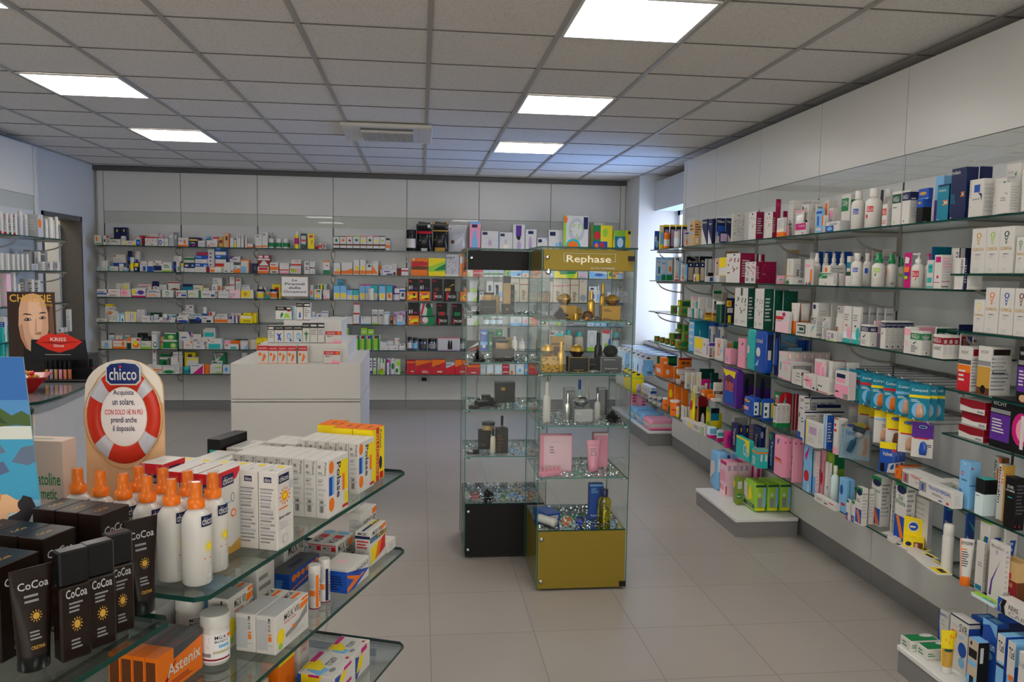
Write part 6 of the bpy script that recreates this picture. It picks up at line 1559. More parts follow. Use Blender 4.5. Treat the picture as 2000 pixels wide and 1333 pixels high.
_b = MIRR.node_tree.nodes['Principled BSDF']; _b.inputs['Base Color'].default_value = (.45, .48, .47, 1); _b.inputs['Metallic'].default_value = 1; _b.inputs['Roughness'].default_value = .03
GOLDP = M('8a7626', .4, .2); BLKP = M('08080a', .55)
G0 = (.590, 1.056, 3.886, 4.352); D0 = (.250, .712, 4.380, 4.842)
cabinet('tall glass display cabinet with gold base and gold lettered header', *G0, GOLDP, GOLDP, True)
cabinet('tall glass display cabinet with black base and header behind the gold one', *D0, BLKP, BLKP)
# clear decorative pebbles, one bed per shelf
def pebbles(x0, x1, y0, y1, z, n, label):
    m = MB(); rr = random.Random(int(z*1000)+int(x0*100))
    for i in range(n):
        x, y, r = rr.uniform(x0, x1), rr.uniform(y0, y1), rr.uniform(.004, .008); k = 5; V = [(x, y, z+r*1.3)]+[(x+r*math.cos(q*2*math.pi/k+i), y+r*math.sin(q*2*math.pi/k+i), z+r*.6) for q in range(k)]+[(x, y, z)]
        m.mesh(V, [(0, q+1, (q+1) % k+1) for q in range(k)]+[(6, (q+1) % k+1, q+1) for q in range(k)], CRYST)
    tag(m.obj('crystal_pebbles'), label, 'pebbles', kind='stuff')
for nm, c in (('gold', G0), ('black', D0)):
    for z, w in ((1.376, 'top'), (1.112, 'second'), (.848, 'third'), (.583, 'fourth'), (.314, 'bottom')):
        pebbles(c[0]+.02, c[1]-.02, c[2]+.02, c[3]-.03, z+.0005, 330, f'clear crystal pebbles strewn over {w} shelf of {nm} display cabinet')
def rose(loc, r, label, stem=True):
    t = empty('artificial_rose', loc); tag(t, label, 'artificial flower'); m = MB(); rr = random.Random(int(loc[0]*999)); BK = M('0b0b0d', .6)
    for k in range(22):
        a = k*2.4; lay = k/22; R = r*(.25+.75*lay); tilt = .2+.9*lay; V = []
        for i in range(4):
            for j in range(4):
                u, v = (i/3-.5)*1.9, j/3; rad = R*(.25+.75*math.sin(v*1.5)*tilt+.1); z = r*(1.5-lay*.8)*v**.8+r*.1
                V.append((rad*math.cos(a+u*(.9-.4*v)), rad*math.sin(a+u*(.9-.4*v)), z+(-.25*r*lay*v*v)))
        m.mesh(V, [(i*4+j, i*4+j+1, (i+1)*4+j+1, (i+1)*4+j) for i in range(3) for j in range(3)], BK, True)
    m.obj('petals', t)
    if stem:
        m = MB(); GN = M('27301a', .6)
        for k in range(5):
            a = k*1.5+.4; L = r*1.1; c, s_ = math.cos(a), math.sin(a)
            m.mesh([(0, 0, .004), (c*L*.5-s_*L*.3, s_*L*.5+c*L*.3, .01), (c*L*1.25, s_*L*1.25, .004), (c*L*.5+s_*L*.3, s_*L*.5-c*L*.3, .008)], [(0, 1, 2), (0, 2, 3)], GN)
        m.obj('leaves', t)
    return t
# things standing in the cabinets: px columns at depth Y, bottom on the shelf z
place('CG', 'in gold cabinet', bx, 'from door'); place('CD', 'in black cabinet', bx, 'from door')
def cab(txt, pk, ox, oy, s):
    for ln in txt.strip().splitlines():
        n, o, spec = parse_line(ln); x0, x1, yt, Y, z = n; z += .0006
        A = aty(ox+x0/s, oy+yt/s, Y); B = aty(ox+x1/s, oy+yt/s, Y); w = B.x-A.x; h = max(A.z-z, .01); d = o.get('d', min(w, .07))
        spawn(spec, A.x, Y, z, w, d, h, math.radians(o.get('y', 0)), pk, 'cosmetic_box')
cab('''
1140,1318,705,4.00,1.376 go sV:br:.0:.05
1320,1370,735,4.07,1.376,d.04 go B:br:.4:.5
1588,1790,710,3.98,1.376 go L:br:.1:.6:.6:.8:2 L:br:.1:.1:.4:.2:1
1115,1272,575,4.01,1.4508 %disc:amber:goldm | gold glass saucer jar on gold carton beside the black rose
1640,1802,585,3.99,1.4505 %disc:amber:goldm | gold saucer jar with smoky lid beside the tallest gold bottle
1440,1525,550,4.02,1.376 %flask:goldm:goldm | slim gold bottle with ribbed cap, shorter of the pair
1572,1640,460,4.16,1.376 %flask:goldm:goldm | slim gold bottle with ribbed cap, taller of the pair
1385,1508,765,3.93,1.376 %disc:amber:amber | small amber crystal dish on top shelf of gold cabinet
1283,1330,795,3.925,1.376 %jar:goldm:goldm | tiny gold jar beside the amber dish
935,1125,1260,3.95,1.112,d.08 go F:k:.05:.05:.95:.95:26 sF:k:.1:.1:.9:.9:12 R:go:.3:.6:.7:.8
1228,1448,1268,3.95,1.112,d.08 k R:go:.0:.0:.02:1 R:go:.0:.97:1:1 R:go:.98:.0:1:1 R:go:.0:.0:1:.02 T:go:.25:.1:.75:.2:Rephase
1450,1570,1285,4.04,1.112,d.06 k B:dg:.45:.55
1575,1808,1268,3.95,1.112,d.08 dg R:lg:.0:.0:.015:1 R:lg:.0:.98:1:1 R:lg:.985:.0:1:1 T:lg:.15:.8:.7:.88:ESSENTIAL T:w:.2:.2:.8:.3:Rephase
935,1075,1130,3.95,1.1875 %disc:amber:goldm | leopard gold saucer jar on leopard print carton
1045,1182,1045,4.12,1.112,d.06 go B:br:.75:.8 R:br:.15:.3:.85:.7
1115,1192,1100,3.96,1.112 %flask:goldm:goldm | slim gold bottle on second shelf of gold cabinet
1252,1415,1135,3.95,1.1855 %disc:co:goldm | dark brown saucer jar with gold lid on black carton
1518,1602,1003,4.06,1.112 %flask:k:k | slim black bottle between two saucer jars
1618,1782,1140,3.95,1.1858 %disc:k:k | black saucer jar on dark grey carton
''', 'CG', 890, 470, 5.553)
cab('''
958,1042,258,3.96,.848 %flask:w:w | white bottle with tall white cap, third shelf of gold cabinet
1185,1302,325,4.15,.848 si R:g:.1:.85:.9:.92 L:g:.2:.5:.8:.8:3
1183,1266,385,3.99,.848 %flask:silverm:silverm | silver bottle with mirror cap before the silver carton
1290,1488,560,3.98,.848,d.07 si L:w:.1:.6:.5:.8:2 T:w:.2:.15:.8:.25:Rephase B:w:.96:1
1290,1470,420,3.99,.924 %disc:crystal:silverm | silver saucer jar with mirror lid on silver carton
1320,1385,235,4.28,.848 %flask:lt:bu | pale bottle with blue cap at the back of third shelf
1405,1465,258,4.22,.848 %flask:w:w | white bottle at the back of third shelf behind the silver jar
1515,1582,385,4.06,.848 %flask:w:silverm | white bottle with silver cap beside the grey carton
1550,1652,328,4.18,.848 g V:dg:.7:1 B:lg:.96:1
918,1268,838,4.02,.583,d.05 pk R:lp:.12:.04:.97:.97 T:lg:.35:.78:.65:.83:Rephase L:g:.3:.5:.5:.72:3 sB:pk:.0:1
1500,1655,818,4.10,.583,d.05 pk B:w:.95:1 E:lp:.2:.8:.4:.9
1436,1590,905,3.98,.583 %tube:pk:pk fT:g:.2:.78:.8:.84:Rephase fL:g:.2:.4:.8:.72:4 | pink cream tube before the pink carton
''', 'CG', 890, 700, 5.553)
cab('''
1400,1546,145,4.06,.315,d.05 bu B:lb:.95:1 L:lb:.1:.75:.6:.9:4 T:w:.1:.06:.8:.13:Rephase
1500,1636,210,3.98,.315 %bot:oil:nb | yellow oil bottle with dark blue cap
''', 'CG', 890, 920, 5.333)
cab('''
275,440,650,4.47,1.376,d.08 k B:dg:.5:.54
305,425,565,4.47,1.4529 %jar:tn:k | squat beige jar with black lid on black carton, top shelf
425,485,490,4.52,1.376 %flask:tn:k
507,612,690,4.46,1.376,d.06 co E:go:.4:.4:.6:.6 B:dg:.96:1
520,600,385,4.48,1.4355,d.05 tn B:nb:.75:1 B:tn:.7:.75 
600,640,480,4.58,1.376,d.04 k L:dg:.2:.1:.8:.9:3
433,640,1180,4.45,1.112,d.09 co B:k:.9:1 L:g:.5:.3:.9:.4:1
440,590,1085,4.46,1.1778 %jar:tn:k | squat beige jar with black lid on brown carton
403,545,1050,4.60,1.112 k B:g:.9:.93
550,612,950,4.56,1.112 %flask:go:k
''', 'CD', 890, 470, 5.553)
cab('''
430,645,262,4.62,.848,d.06 k R:go:.3:.6:.5:.75 B:dg:.95:1
285,380,405,4.60,.848,d.05 k L:dg:.1:.2:.9:.8:2
240,372,470,4.46,.848,y25,d.04 k B:dg:.8:1
250,380,790,4.56,.583,d.07 co L:dg:.2:.2:.8:.3:1 rB:k:.0:1
290,432,705,4.57,.6685 %jar:tn:k | squat beige jar with black lid on fourth shelf of black cabinet
440,570,768,4.45,.583,d.06 co B:k:.95:1 L:br:.1:.1:.6:.8:5
380,440,770,4.46,.583 %flask:cr:k
475,540,630,4.58,.583 %flask:tn:k
''', 'CD', 890, 700, 5.553)
p = aty(1084, 623, 4.0); rose((.70, 3.97, 1.377), .042, 'black fabric rose on top shelf of gold cabinet')
rose((.985, 3.98, .849), .042, 'black fabric rose with green leaf on third shelf of gold cabinet')
rose((.325, 4.47, 1.113), .040, 'black fabric rose on second shelf of black cabinet')
rose((.405, 4.475, .849), .036, 'black fabric rose before the dark cartons on third shelf')
rose((.335, 4.535, .849), .028, 'smaller black fabric rose on third shelf of black cabinet'); rose((.39, 4.50, .316), .034, 'dark leafy rose lying on mirrored base of black cabinet')
def small(name, lab, cat, loc, fn, rz=0): m = MB(); fn(m); o = m.obj(name, None, loc, rz); return tag(o, lab, cat)
def compact(m): m.lathe([(.03, 0), (.031, .006), (.029, .009)], M('k', .25, 0, .5), n=24); m.lathe([(.028, .009), (.031, .011), (.03, .017), (.02, .019)], M('16161a', .2, 0, .5), n=24)
small('powder_compact', 'round black powder compact on top shelf of black cabinet', 'compact', (.318, 4.43, 1.377), compact)
small('powder_compact', 'round black powder compact on second shelf of black cabinet', 'compact', (.325, 4.415, 1.113), compact)
small('powder_compact', 'round black powder compact on third shelf of black cabinet', 'compact', (.30, 4.42, .849), compact)
small('makeup_mirror', 'open black makeup mirror on fourth shelf of black cabinet', 'mirror', (.30, 4.45, .584), lambda m: (m.box(-.03, -.012, 0, .0, .012, .006, M('k', .3), bev=.001), m.box(0, -.014, 0, .034, .014, .022, M('1a1a1c', .2), bev=.001), m.tube([(-.03, 0, .004), (-.055, .0, .022)], .006, CHROME)))
small('eyeliner_pencil', 'slim black makeup pencil resting on second shelf of black cabinet', 'pencil', (.47, 4.45, 1.118), lambda m: m.tube([(0, 0, .0), (.065, -.02, -.004)], .0035, M('k', .3)))
small('sample_tray', 'pink display tray with small notches before the pink box', 'tray', (.665, 3.945, .584), lambda m: (m.box(-.065, -.02, 0, .065, .02, .02, M('pk', .4), bev=.002), [m.box(-.06+.024*i, .012, .018, -.05+.024*i, .02, .036, M('pk', .4)) for i in range(6)]), .45)
small('bangle', 'shiny silver ring among pebbles on fourth shelf of gold cabinet', 'ring', (.945, 3.93, .59), lambda m: m.tube([(.018*math.cos(q*.45), .018*math.sin(q*.45), .0) for q in range(15)], .004, SILM))
o = small('paperweight', 'blue faceted glass sphere on mirrored base of gold cabinet', 'glass ball', (.825, 3.97, .3155), lambda m: m.lathe([(.006, 0), (.020, .006), (.027, .022), (.022, .038), (.004, .046)], BLGL, n=9, smooth=False))
small('cosmetic_carton', 'dark blue carton lying on mirrored base of gold cabinet', 'box', (.672, 4.12, .315), lambda m: (m.box(-.05, -.1, 0, .03, .04, .045, M('bu', .35), bev=.001), m.face([(-.03, -.1006, .015), (.018, -.1006, .015), (.018, -.1006, .035), (-.03, -.1006, .035)], M('w'))), .35)
small('lying_bottle', 'white oval bottle lying on mirrored base of gold cabinet', 'bottle', (.66, 3.96, .34), lambda m: m.tube([(-.04, .06, .0), (-.03, .05, 0), (.02, -.02, 0), (.03, -.035, 0)], .022, M('w', .3), 16))
# ================================================================== FOREGROUND GONDOLA
GC = Vector((-.038, 2.413)); GU = Vector((-.350, -.937)).normalized(); GN_ = Vector((-.937, .350)).normalized(); GRZ = math.atan2(.937, .350)
LZ = (1.0, .757, .455)
gz = math.atan2(-GU.y, -GU.x)
t = empty('shelf_gondola', (GC.x, GC.y, 0), gz); tag(t, 'free-standing shelf unit with three tiers of glass shelves in front', 'shelving')
# local frame: +x away from camera, +y inward
for k, z in enumerate(LZ):
    for a0, a1 in ((-1.009, 0), (-2.1, -1.088)):
        D = .40; m = MB(); c = .02
        poly = [(a0+c, 0), (a1-c, 0), (a1, c), (a1, D), (a0, D), (a0, c)]
        n_ = len(poly); V = [(x, y, z-.010) for x, y in poly]+[(x, y, z-.0005) for x, y in poly]
        m.mesh(V, [tuple(range(n_))[::-1], tuple(range(n_, 2*n_))], SHELFG); m.mesh(V, [(i, (i+1) % n_, (i+1) % n_+n_, i+n_) for i in range(n_)], EDGE); m.obj('glass_shelf', t)
        for x in (a0+.05, a1-.05): m = MB(); m.box(x-.004, .08, z-.03, x+.004, D+.03, z-.0105, M('55555a', .3, .8)); m.obj('bracket', t)
m = MB(); m.box(-2.1, .43, 0, 0, .455, .99, M('bcbab6', .4)); m.obj('back_panel', t); m = MB(); m.box(-2.1, .05, 0, 0, .43, .12, KICK); m.obj('base_box', t)
place('G0', 'on top glass tier', lambda p: p[1], 'from front'); place('G1', 'on middle glass tier', lambda p: p[1], 'from front'); place('G2', 'on bottom glass tier', lambda p: p[1], 'from front')
def search(f, tgt, inc, hi=.6):
    lo = 0
    for _ in range(34):
        m = (lo+hi)/2; q = f(m)
        if (q < tgt) == inc: lo = m
        else: hi = m
    return (lo+hi)/2
def gb(z, nx, ny, fx, lx, ty, spec, pk, k=1, d=None, h=None, name='supplement_box'):
    P = atz(nx, ny, z); e = Vector((-GU.x, -GU.y, 0)); n = Vector((GN_.x, GN_.y, 0))
    w = search(lambda m: px(P+e*m)[0], fx, True) if fx else None
    dd = d or search(lambda m: px(P+n*m)[0], lx, False)
    hh = h or search(lambda m: px(P+Vector((0, 0, m)))[1], ty, False)
    for j in range(k):
        q = P+n*(dd*j); put_box(q.x, q.y, z, w-.001, dd-.0012, hh, GRZ, spec, pk, name, None)
    return P, w, dd, hh
z = LZ[0]
POL = 'w E:or:.04:.75:.28:.97 R:ye:.55:.62:.98:.9 B:w:.4:.41 R:bu:.04:.38:.30:.70 R:lb:.2:.38:.30:.70 E:or:.04:.1:.3:.34 Y:nb:.42:.28:.62:.9:Polase R:or:.70:.36:.98:.66 R:ye:.82:.36:.98:.66 R:ye:.82:.08:.98:.32 R:rd:.7:.05:.98:.1 lY:dg:.7:.74:.88:.96:Polase lL:g:.15:.6:.5:.95:3 lR:k:.3:.1:.34:.32 lR:k:.38:.1:.42:.32 lR:k:.46:.1:.52:.32 lR:k:.56:.1:.6:.32'
gb(z, 641, 1015, 680, 617, 901, POL, 'G0', 8)
gb(z, 700, 966.5, 731, 680, 867, POL, 'G0', 6)
P, w, dd, hh = gb(z, 629, 962, 652, 604, 858, POL, 'G0', 5) if False else (None,)*4
q = atz(700, 966.5, z); 
mid = Vector((GC.x, GC.y, 0))+Vector((GU.x, GU.y, 0))*.37+Vector((GN_.x, GN_.y, 0))*.0
def gput(s_, t_, z, w, d, h, spec, pk, rot=0, name='supplement_box', lab=None):
    """s_ = distance of the near end from the far corner, t_ = distance in from the front edge"""
    p = GC+GU*s_+GN_*t_; return spawn(spec+(' | '+lab if lab else ''), p.x, p.y, z, w, d, h, GRZ+rot, pk, name)
def st(x, y, z): v = atz(x, y, z); v = Vector((v.x, v.y))-GC; return v.dot(GU), v.dot(GN_)
sB = st(641, 1015, z)[0]; sA = st(700, 966.5, z)[0]
for i in range(3): gput(.399, .14+.032*i, z, .10, .031, .122, POL, 'G0')
for i in range(3): gput(sA+.0, .212+.034*i, z, .10, .033, .125, POL, 'G0')
GLU = 'ye V:rd:.3:.55 Y:ye:.32:.1:.5:.9:GLUCOSIO E:ye:.7:.0:1:.3 Y:nb:.6:.6:.75:.95:Polase E:nb:.55:.2:.8:.45 R:rd:.6:.02:.9:.15 tR:or:.0:.0:1:1 tR:br:.3:.4:.7:.5 lB:rd:.0:.85 lV:ye:.0:.25 lR:lg:.32:.1:.75:.7 lR:lg:.8:.1:.97:.7 tR:rd:.0:.0:1:.05'
sG = .181
for i, (o1, o2) in enumerate(((0, .004), (0, .067), (-.03, .13))): gput(sG+o1, .03+o2, z, .085, .06, .155, GLU, 'G0')
CH1 = 'w P:rd:.0:1:1:1:1:.95:.85:.87:.0:.8 R:nb:.28:.82:.75:.95 T:w:.32:.84:.72:.93:chicco E:g:.62:.6:.78:.72 E:w:.65:.615:.75:.705 L:lb:.1:.52:.6:.64:3 E:or:.62:.42:.82:.52 E:w:.66:.44:.78:.5 E:or:.13:.26:.5:.46 E:sk:.17:.28:.46:.44 E:br:.22:.35:.42:.44 L:rd:.1:.16:.4:.22:2 P:go:.0:.0:1:.0:1:.14:.6:.08:.2:.15:.0:.3 lB:rd:.88:1 lR:nb:.3:.78:.75:.88 lT:w:.33:.8:.72:.86:chicco lL:lg:.15:.2:.85:.7:9 tL:lg:.3:.4:.7:.6:2'
gb(z, 421.4, 1098, 470, 387, 929, CH1, 'G0', 3)
CH2 = 'w R:nb:.1:.84:.72:.95 T:w:.15:.86:.67:.93:chicco E:lg:.7:.72:1:.84 S:or:.12:.55:.8:.78 S:ye:.25:.6:.66:.73 L:or:.1:.5:.8:.54:1 T:nb:.1:.38:.8:.43:Spray_solare L:lg:.15:.25:.75:.36:4 E:lg:.3:.05:.65:.17 E:w:.34:.065:.61:.155 lR:nb:.3:.86:.7:.93 lT:w:.34:.87:.66:.92:chicco lL:g:.1:.08:.88:.8:16 tE:ye:.6:.2:.85:.6 tL:g:.1:.4:.4:.6:1'
p_ = atz(471, 1074, z); sK = .750
for i in range(6): gput(sK-.002, .002+.047*i, z, .068, .045, .172, CH2, 'G0')
sL = st(536, 1053, z)[0]; tL = .0
for i in range(3): gput(st(537, 1052, z)[0], st(537, 1052, z)[1]+.047*i, z, .048, .045, .150, CH2, 'G0')
gput(.824, .225, z, .074, .055, .19, CH1, 'G0')
# back of the shelf: pale cartons and a black one
for i, (a, b, hh, sp) in enumerate(((.50, .275, .115, 'w tL:gn:.2:.3:.8:.6:1 B:gn:.1:.25'), (.50, .335, .118, 'w B:gn:.2:.35'), (.365, .325, .12, 'w tL:g:.1:.3:.9:.8:3'))): gput(a, b, z, .11, .055, hh, sp, 'G0')
gput(.385, .385, z, .13, .04, .145, 'k L:g:.1:.2:.9:.8:5 lR:tq:.2:.2:.8:.8 lE:ye:.3:.4:.6:.6', 'G0', lab='black carton with turquoise end lying among pale cartons')
# spray bottles
SPR = ' fR:nb:.42:.78:.95:.92 fT:w:.46:.8:.91:.9:chicco fS:ye:.5:.42:.95:.6 fL:or:.5:.34:.9:.38:1 fL:lg:.45:.14:.95:.3:4 fE:lg:.6:.02:.82:.1'
b0 = atz(386, 1147, z)
def spray(s_, t_):
    p = GC+GU*s_+GN_*t_; put_vessel('spray', p.x, p.y, z, .055, .2, GRZ-.5, ['w', 'or'], 'G0', toks=SPR.split())
s0 = st(386, 1138, z)[0]; t0 = max(st(386, 1138, z)[1], .028)
for i in range(6): spray(s0-.004*i, t0+.0575*i)
for i in range(4): spray(s0-.070, t0+.012+.0575*i)
# shop-front sign with a life ring
t = empty('promotion_sign', (-.66, 1.86, 1.0), 0); tag(t, 'beige cardboard sign with red life ring and blue brand plate', 'sign')
cx0, cx1, zt = -.083, .085, .345; cw = M('e8b98c', .5)
arc = [(cx1, 0), (cx1, .31)]+[(.001+.084*math.cos(a), .325+.072*math.sin(a)) for a in [i*math.pi/14 for i in range(1, 14)]]+[(cx0, .31), (cx0, 0)]
m = MB(); P = lambda u, v, w: (u, -.004+w, v); m.prism(arc, P, .008, cw); m.face([(x, -.0042, z) for x, z in arc[1:-1]]+[(cx0, -.0042, .29), (cx1, -.0042, .30)], M('e6dccf', .5))
m.box(-.03, .01, 0, .03, .07, .01, cw); m.mesh([(-.02, .004, 0), (.02, .004, 0), (.02, .07, .0), (-.02, .07, .0), (0, .004, .25)], [(0, 3, 4), (1, 4, 2), (3, 2, 4)], cw); m.obj('board', t)
R0 = (0.0, .268)
m = MB(); N = 40; V = []
for i in range(N):
    a = 2*math.pi*i/N
    for j in range(8):
        b = math.pi*j/7; rr = .0645-.0145*math.cos(b)
        V.append((R0[0]+rr*math.cos(a), -.0045-.006*math.sin(b), R0[1]+rr*math.sin(a)*1.36))
RED = M('c83018', .35); SLV = M('c4c4cc', .3)
for i in range(N):
    band = min(abs(((i+.5)/N*360-q+180) % 360-180) for q in (45, 140, 230, 320)) < 13
    m.mesh([V[i*8+j] for j in range(8)]+[V[((i+1) % N)*8+j] for j in range(8)], [(j, j+1, j+9, j+8) for j in range(7)], SLV if band else RED, True)
m.obj('life_ring', t)
m = MB(); m.face([(R0[0]+.049*math.cos(a*.1571), -.0048, R0[1]+.0665*math.sin(a*.1571)) for a in range(40)], M('efe6e4', .5))
PS = lambda u, v, e: (-.046+u*.092, -.0049-e, .212+v*.122)
m.paint(PS, ['T:nb:.26:.84:.74:.96:Acquista', 'T:nb:.24:.68:.76:.8:un_solare.', 'T:rd:.06:.5:.94:.62:CON_SOLO_1€_IN_PIÙ', 'T:nb:.2:.32:.8:.46:prendi_anche', 'T:nb:.24:.16:.76:.3:il_doposole.'], 'f'); m.obj('message_panel', t)
m = MB()
def oct_(x0, z0, x1, z1, c): return [(x0+c, z0), (x1-c, z0), (x1, z0+c), (x1, z1-c), (x1-c, z1), ((x0+x1)/2, z1+.003), (x0+c, z1), (x0, z1-c), (x0, z0+c)]
m.prism(oct_(-.034, .341, .040, .391, .009), lambda u, v, w: (u, -.012+w, v), .004, M('w', .3)); m.prism(oct_(-.031, .344, .037, .388, .008), lambda u, v, w: (u, -.0135+w, v), .003, M('1a2a68', .3))
m.paint(lambda u, v, e: (-.026+u*.058, -.0138-e, .352+v*.028), ['T:w:.0:.0:1:1:chicco', 'E:rd:.36:1.0:.46:1.2'], 'f'); m.obj('brand_plate', t)
m = MB()
for q in range(4):
    a0 = math.radians((45, 140, 230, 320)[q]); a1 = math.radians((140, 230, 320, 405)[q])
    m.tube([(R0[0]+(.080+.004*math.sin(math.pi*i/8))*math.cos(a0+(a1-a0)*i/8), -.008, R0[1]+(.080+.007*math.sin(math.pi*i/8))*1.36*math.sin(a0+(a1-a0)*i/8)) for i in range(9)], .0012, M('c89a60', .6), 6)
m.obj('rope', t)
# slimming cream carton and beach poster
small('cream_carton', 'large beige carton with green band and green lettering behind dark cocoa boxes', 'box', (-.825, 1.72, 1.0), lambda m: (m.box(0, 0, 0, .1, .045, .245, M('d8bfae', .4), bev=.001),
  m.paint(lambda u, v, e: (u*.1, -e, v*.245), ['T:gn:.12:.62:.93:.73:Somatoline', 'T:gn:.25:.5:.85:.6:Cosmetic', 'B:dn:.3:.4', 'T:lg:.1:.33:.7:.37:PROFESSIONAL_SYSTEM', 'L:br:.1:.1:.8:.24:4'], 'f'), m.paint(lambda u, v, e: (u*.1, v*.045, .245+e), ['fT:gn:.1:.3:.7:.6:Cosmetic'], 'f')), -.18)
t = empty('beach_poster', (-.672, 1.53, 1.0)); tag(t, 'standing photo poster of sea, palms and reclining dark-haired woman', 'poster')
m = MB()
def PP(u, v, e): return (-.30+u*(.30-.052*v)+.052*v*0, -.02-e*1.2+.035*v, v*.435)
m.mesh([PP(0, 0, 0), PP(1, 0, 0), PP(1, 1, 0), PP(0, 1, 0), PP(0, 0, -.003), PP(1, 0, -.003), PP(1, 1, -.003), PP(0, 1, -.003)], [(0, 1, 2, 3), (4, 7, 6, 5), (0, 4, 5, 1), (1, 5, 6, 2), (2, 6, 7, 3), (3, 7, 4, 0)], M('7fb2cc', .4))
T_ = ['R:4f8fc8:.0:.70:1:1', 'R:2f6cb8:.0:.82:1:1', 'R:d8dcd4:.0:.655:1:.71', 'P:45602c:.3:.715:.45:.71:.6:.72:.75:.705:.9:.715:1:.71:1:.755:.95:.775:.88:.755:.8:.79:.72:.765:.64:.785:.55:.76:.45:.77:.36:.745', 'P:2f4420:.5:.72:.62:.715:.72:.73:.85:.72:.8:.75:.6:.745', 'R:3a9cc4:.0:.40:1:.655', 'P:60708a:.55:.60:.7:.585:.82:.6:.78:.64:.6:.64', 'P:60708a:.85:.56:.95:.545:1:.56:1:.63:.92:.62', 'P:54668a:.62:.52:.75:.50:.83:.52:.8:.56:.68:.56', 'P:60708a:.5:.46:.62:.45:.72:.475:.66:.5:.54:.49', 'P:7c90a8:.35:.54:.48:.53:.5:.58:.4:.59', 'P:c2cdd4:.0:.0:1:.0:1:.32:.85:.36:.6:.26:.4:.2:.0:.2', 'P:d8a070:.4:.0:.62:.0:.66:.1:.66:.22:.62:.3:.52:.33:.4:.3', 'P:e6b488:.4:.30:.56:.34:.66:.36:.72:.42:.8:.425:.86:.40:.9:.405:.92:.38:.86:.35:.80:.345:.78:.32:.7:.30:.62:.27:.5:.26', 'P:15101c:.62:.08:.68:.14:.8:.22:.92:.31:.97:.37:.95:.41:.9:.42:.88:.40:.9:.37:.85:.345:.8:.33:.78:.31:.72:.285:.66:.26:.66:.16', 'E:15101c:.86:.352:.93:.405', 'P:c88a5c:.74:.425:.77:.43:.76:.40:.73:.40']
m.paint(PP, T_, 'f'); m.obj('print', t); m = MB(); m.mesh([(-.18, .0, 0), (-.08, .0, 0), (-.12, .1, 0), (-.12, .012, .3)], [(0, 1, 3), (1, 2, 3), (2, 0, 3), (0, 2, 1)], M('lg', .6)); m.obj('easel', t)
# cocoa range
COC = 'co T:lg:.12:.76:.9:.85:CoCoa L:g:.25:.6:.8:.72:2 S:go:.35:.38:.7:.52 L:g:.3:.18:.75:.3:3 T:go:.3:.08:.75:.12:CRISTINA tT:go:.2:.4:.6:.6:CoCoa'
sC = st(300, 1198, z)[0]
def cocoa_tube(s_, t_, lab, h=.165): p = GC+GU*s_+GN_*t_; put_vessel('tube', p.x, p.y, z, .062, h, GRZ-.45, ['co', 'k'], 'G0', toks=COC.split()[1:6], lab=lab, name='sun_cream_tube')
def at_px(x, y): v = atz(x, y, z); v = Vector((v.x, v.y))-GC; return v.dot(GU), v.dot(GN_)
def cblock(x, y, w, h, lab):
    q = atz(x, y, z); put_vessel('block', q.x-.008, q.y+.016, z, w, h, GRZ-.42, ['co', 'k'], 'G0', toks=['fT:lg:.15:.84:.9:.96:CoCoa', 'fL:g:.25:.64:.8:.8:3', 'fS:go:.32:.38:.72:.58', 'fL:g:.3:.15:.8:.3:3'], lab=lab, name='sun_oil_bottle')
v = at_px(289, 1203); cocoa_tube(v[0]-.01, v[1]+.02, 'dark brown cocoa sun cream tube, tallest beside white spray bottles', .168)
cblock(236, 1240, .042, .168, 'dark brown cocoa bottle with black cap beside the tallest tube')
cblock(196, 1268, .046, .170, 'dark brown cocoa bottle with black cap, middle of three')
cblock(146, 1292, .046, .172, 'dark brown cocoa bottle with black cap, third from the tallest tube')
v = at_px(80, 1316); cocoa_tube(v[0]-.012, v[1]+.024, 'dark brown cocoa sun cream tube closest to camera', .155)
SG = (('first', 'second', 'third'))
v = at_px(212, 1190)
for i in range(3): gput(v[0], v[1]+.049*i+.012, z, .072, .047, .168, COC, 'G0', 0, 'sun_oil_carton')
v = at_px(128, 1232)
for i in range(3): gput(v[0]+.01, v[1]+.052*i+.03, z, .07, .05, .155, COC, 'G0', 0, 'sun_oil_carton')
v = at_px(52, 1290)
for i in range(3): gput(v[0]+.02, v[1]+.056*i+.025, z, .075, .054, .15, COC, 'G0', 0, 'sun_oil_carton')
# ---- middle tier
z = LZ[1]
MGK = 'w T:k:.25:.74:.7:.9:MG.K_VIS P:or:.72:.7:.98:.76:.98:.88:.72:.86 P:or:.78:.9:.98:.92:.98:.99:.78:.98 T:rd:.25:.64:.6:.7:POCKET_STICK E:ye:.04:.2:.26:.6 E:lm:.08:.06:.2:.22 P:g:.28:.35:.7:.5:.95:.75:.95:.5:.6:.3:.3:.25 R:or:.48:.38:.58:.46 L:lg:.4:.15:.9:.28:3 tR:lg:.05:.05:.75:.9 tT:k:.7:.6:.95:.9:MGK tR:or:.7:.3:.95:.5 lR:lg:.05:.1:.6:.9 lY:k:.62:.6:.75:.95:MG_KVIS lR:or:.62:.35:.8:.55 sB:w:.0:.0'
gb(z, 538.4, 1282, 603, 499, 1208, MGK, 'G1', 2)
MG2 = 'w T:k:.2:.5:.95:.8:MG.K_VIS P:or:.72:.82:1:.85:1:.98:.72:.95 B:lm:.02:.1 L:g:.2:.2:.8:.45:3 lL:lg:.1:.1:.9:.9:6'
gput(st(446, 1270, z)[0]+.0, st(446, 1270, z)[1], z, .10, .05, .115, MGK, 'G1')
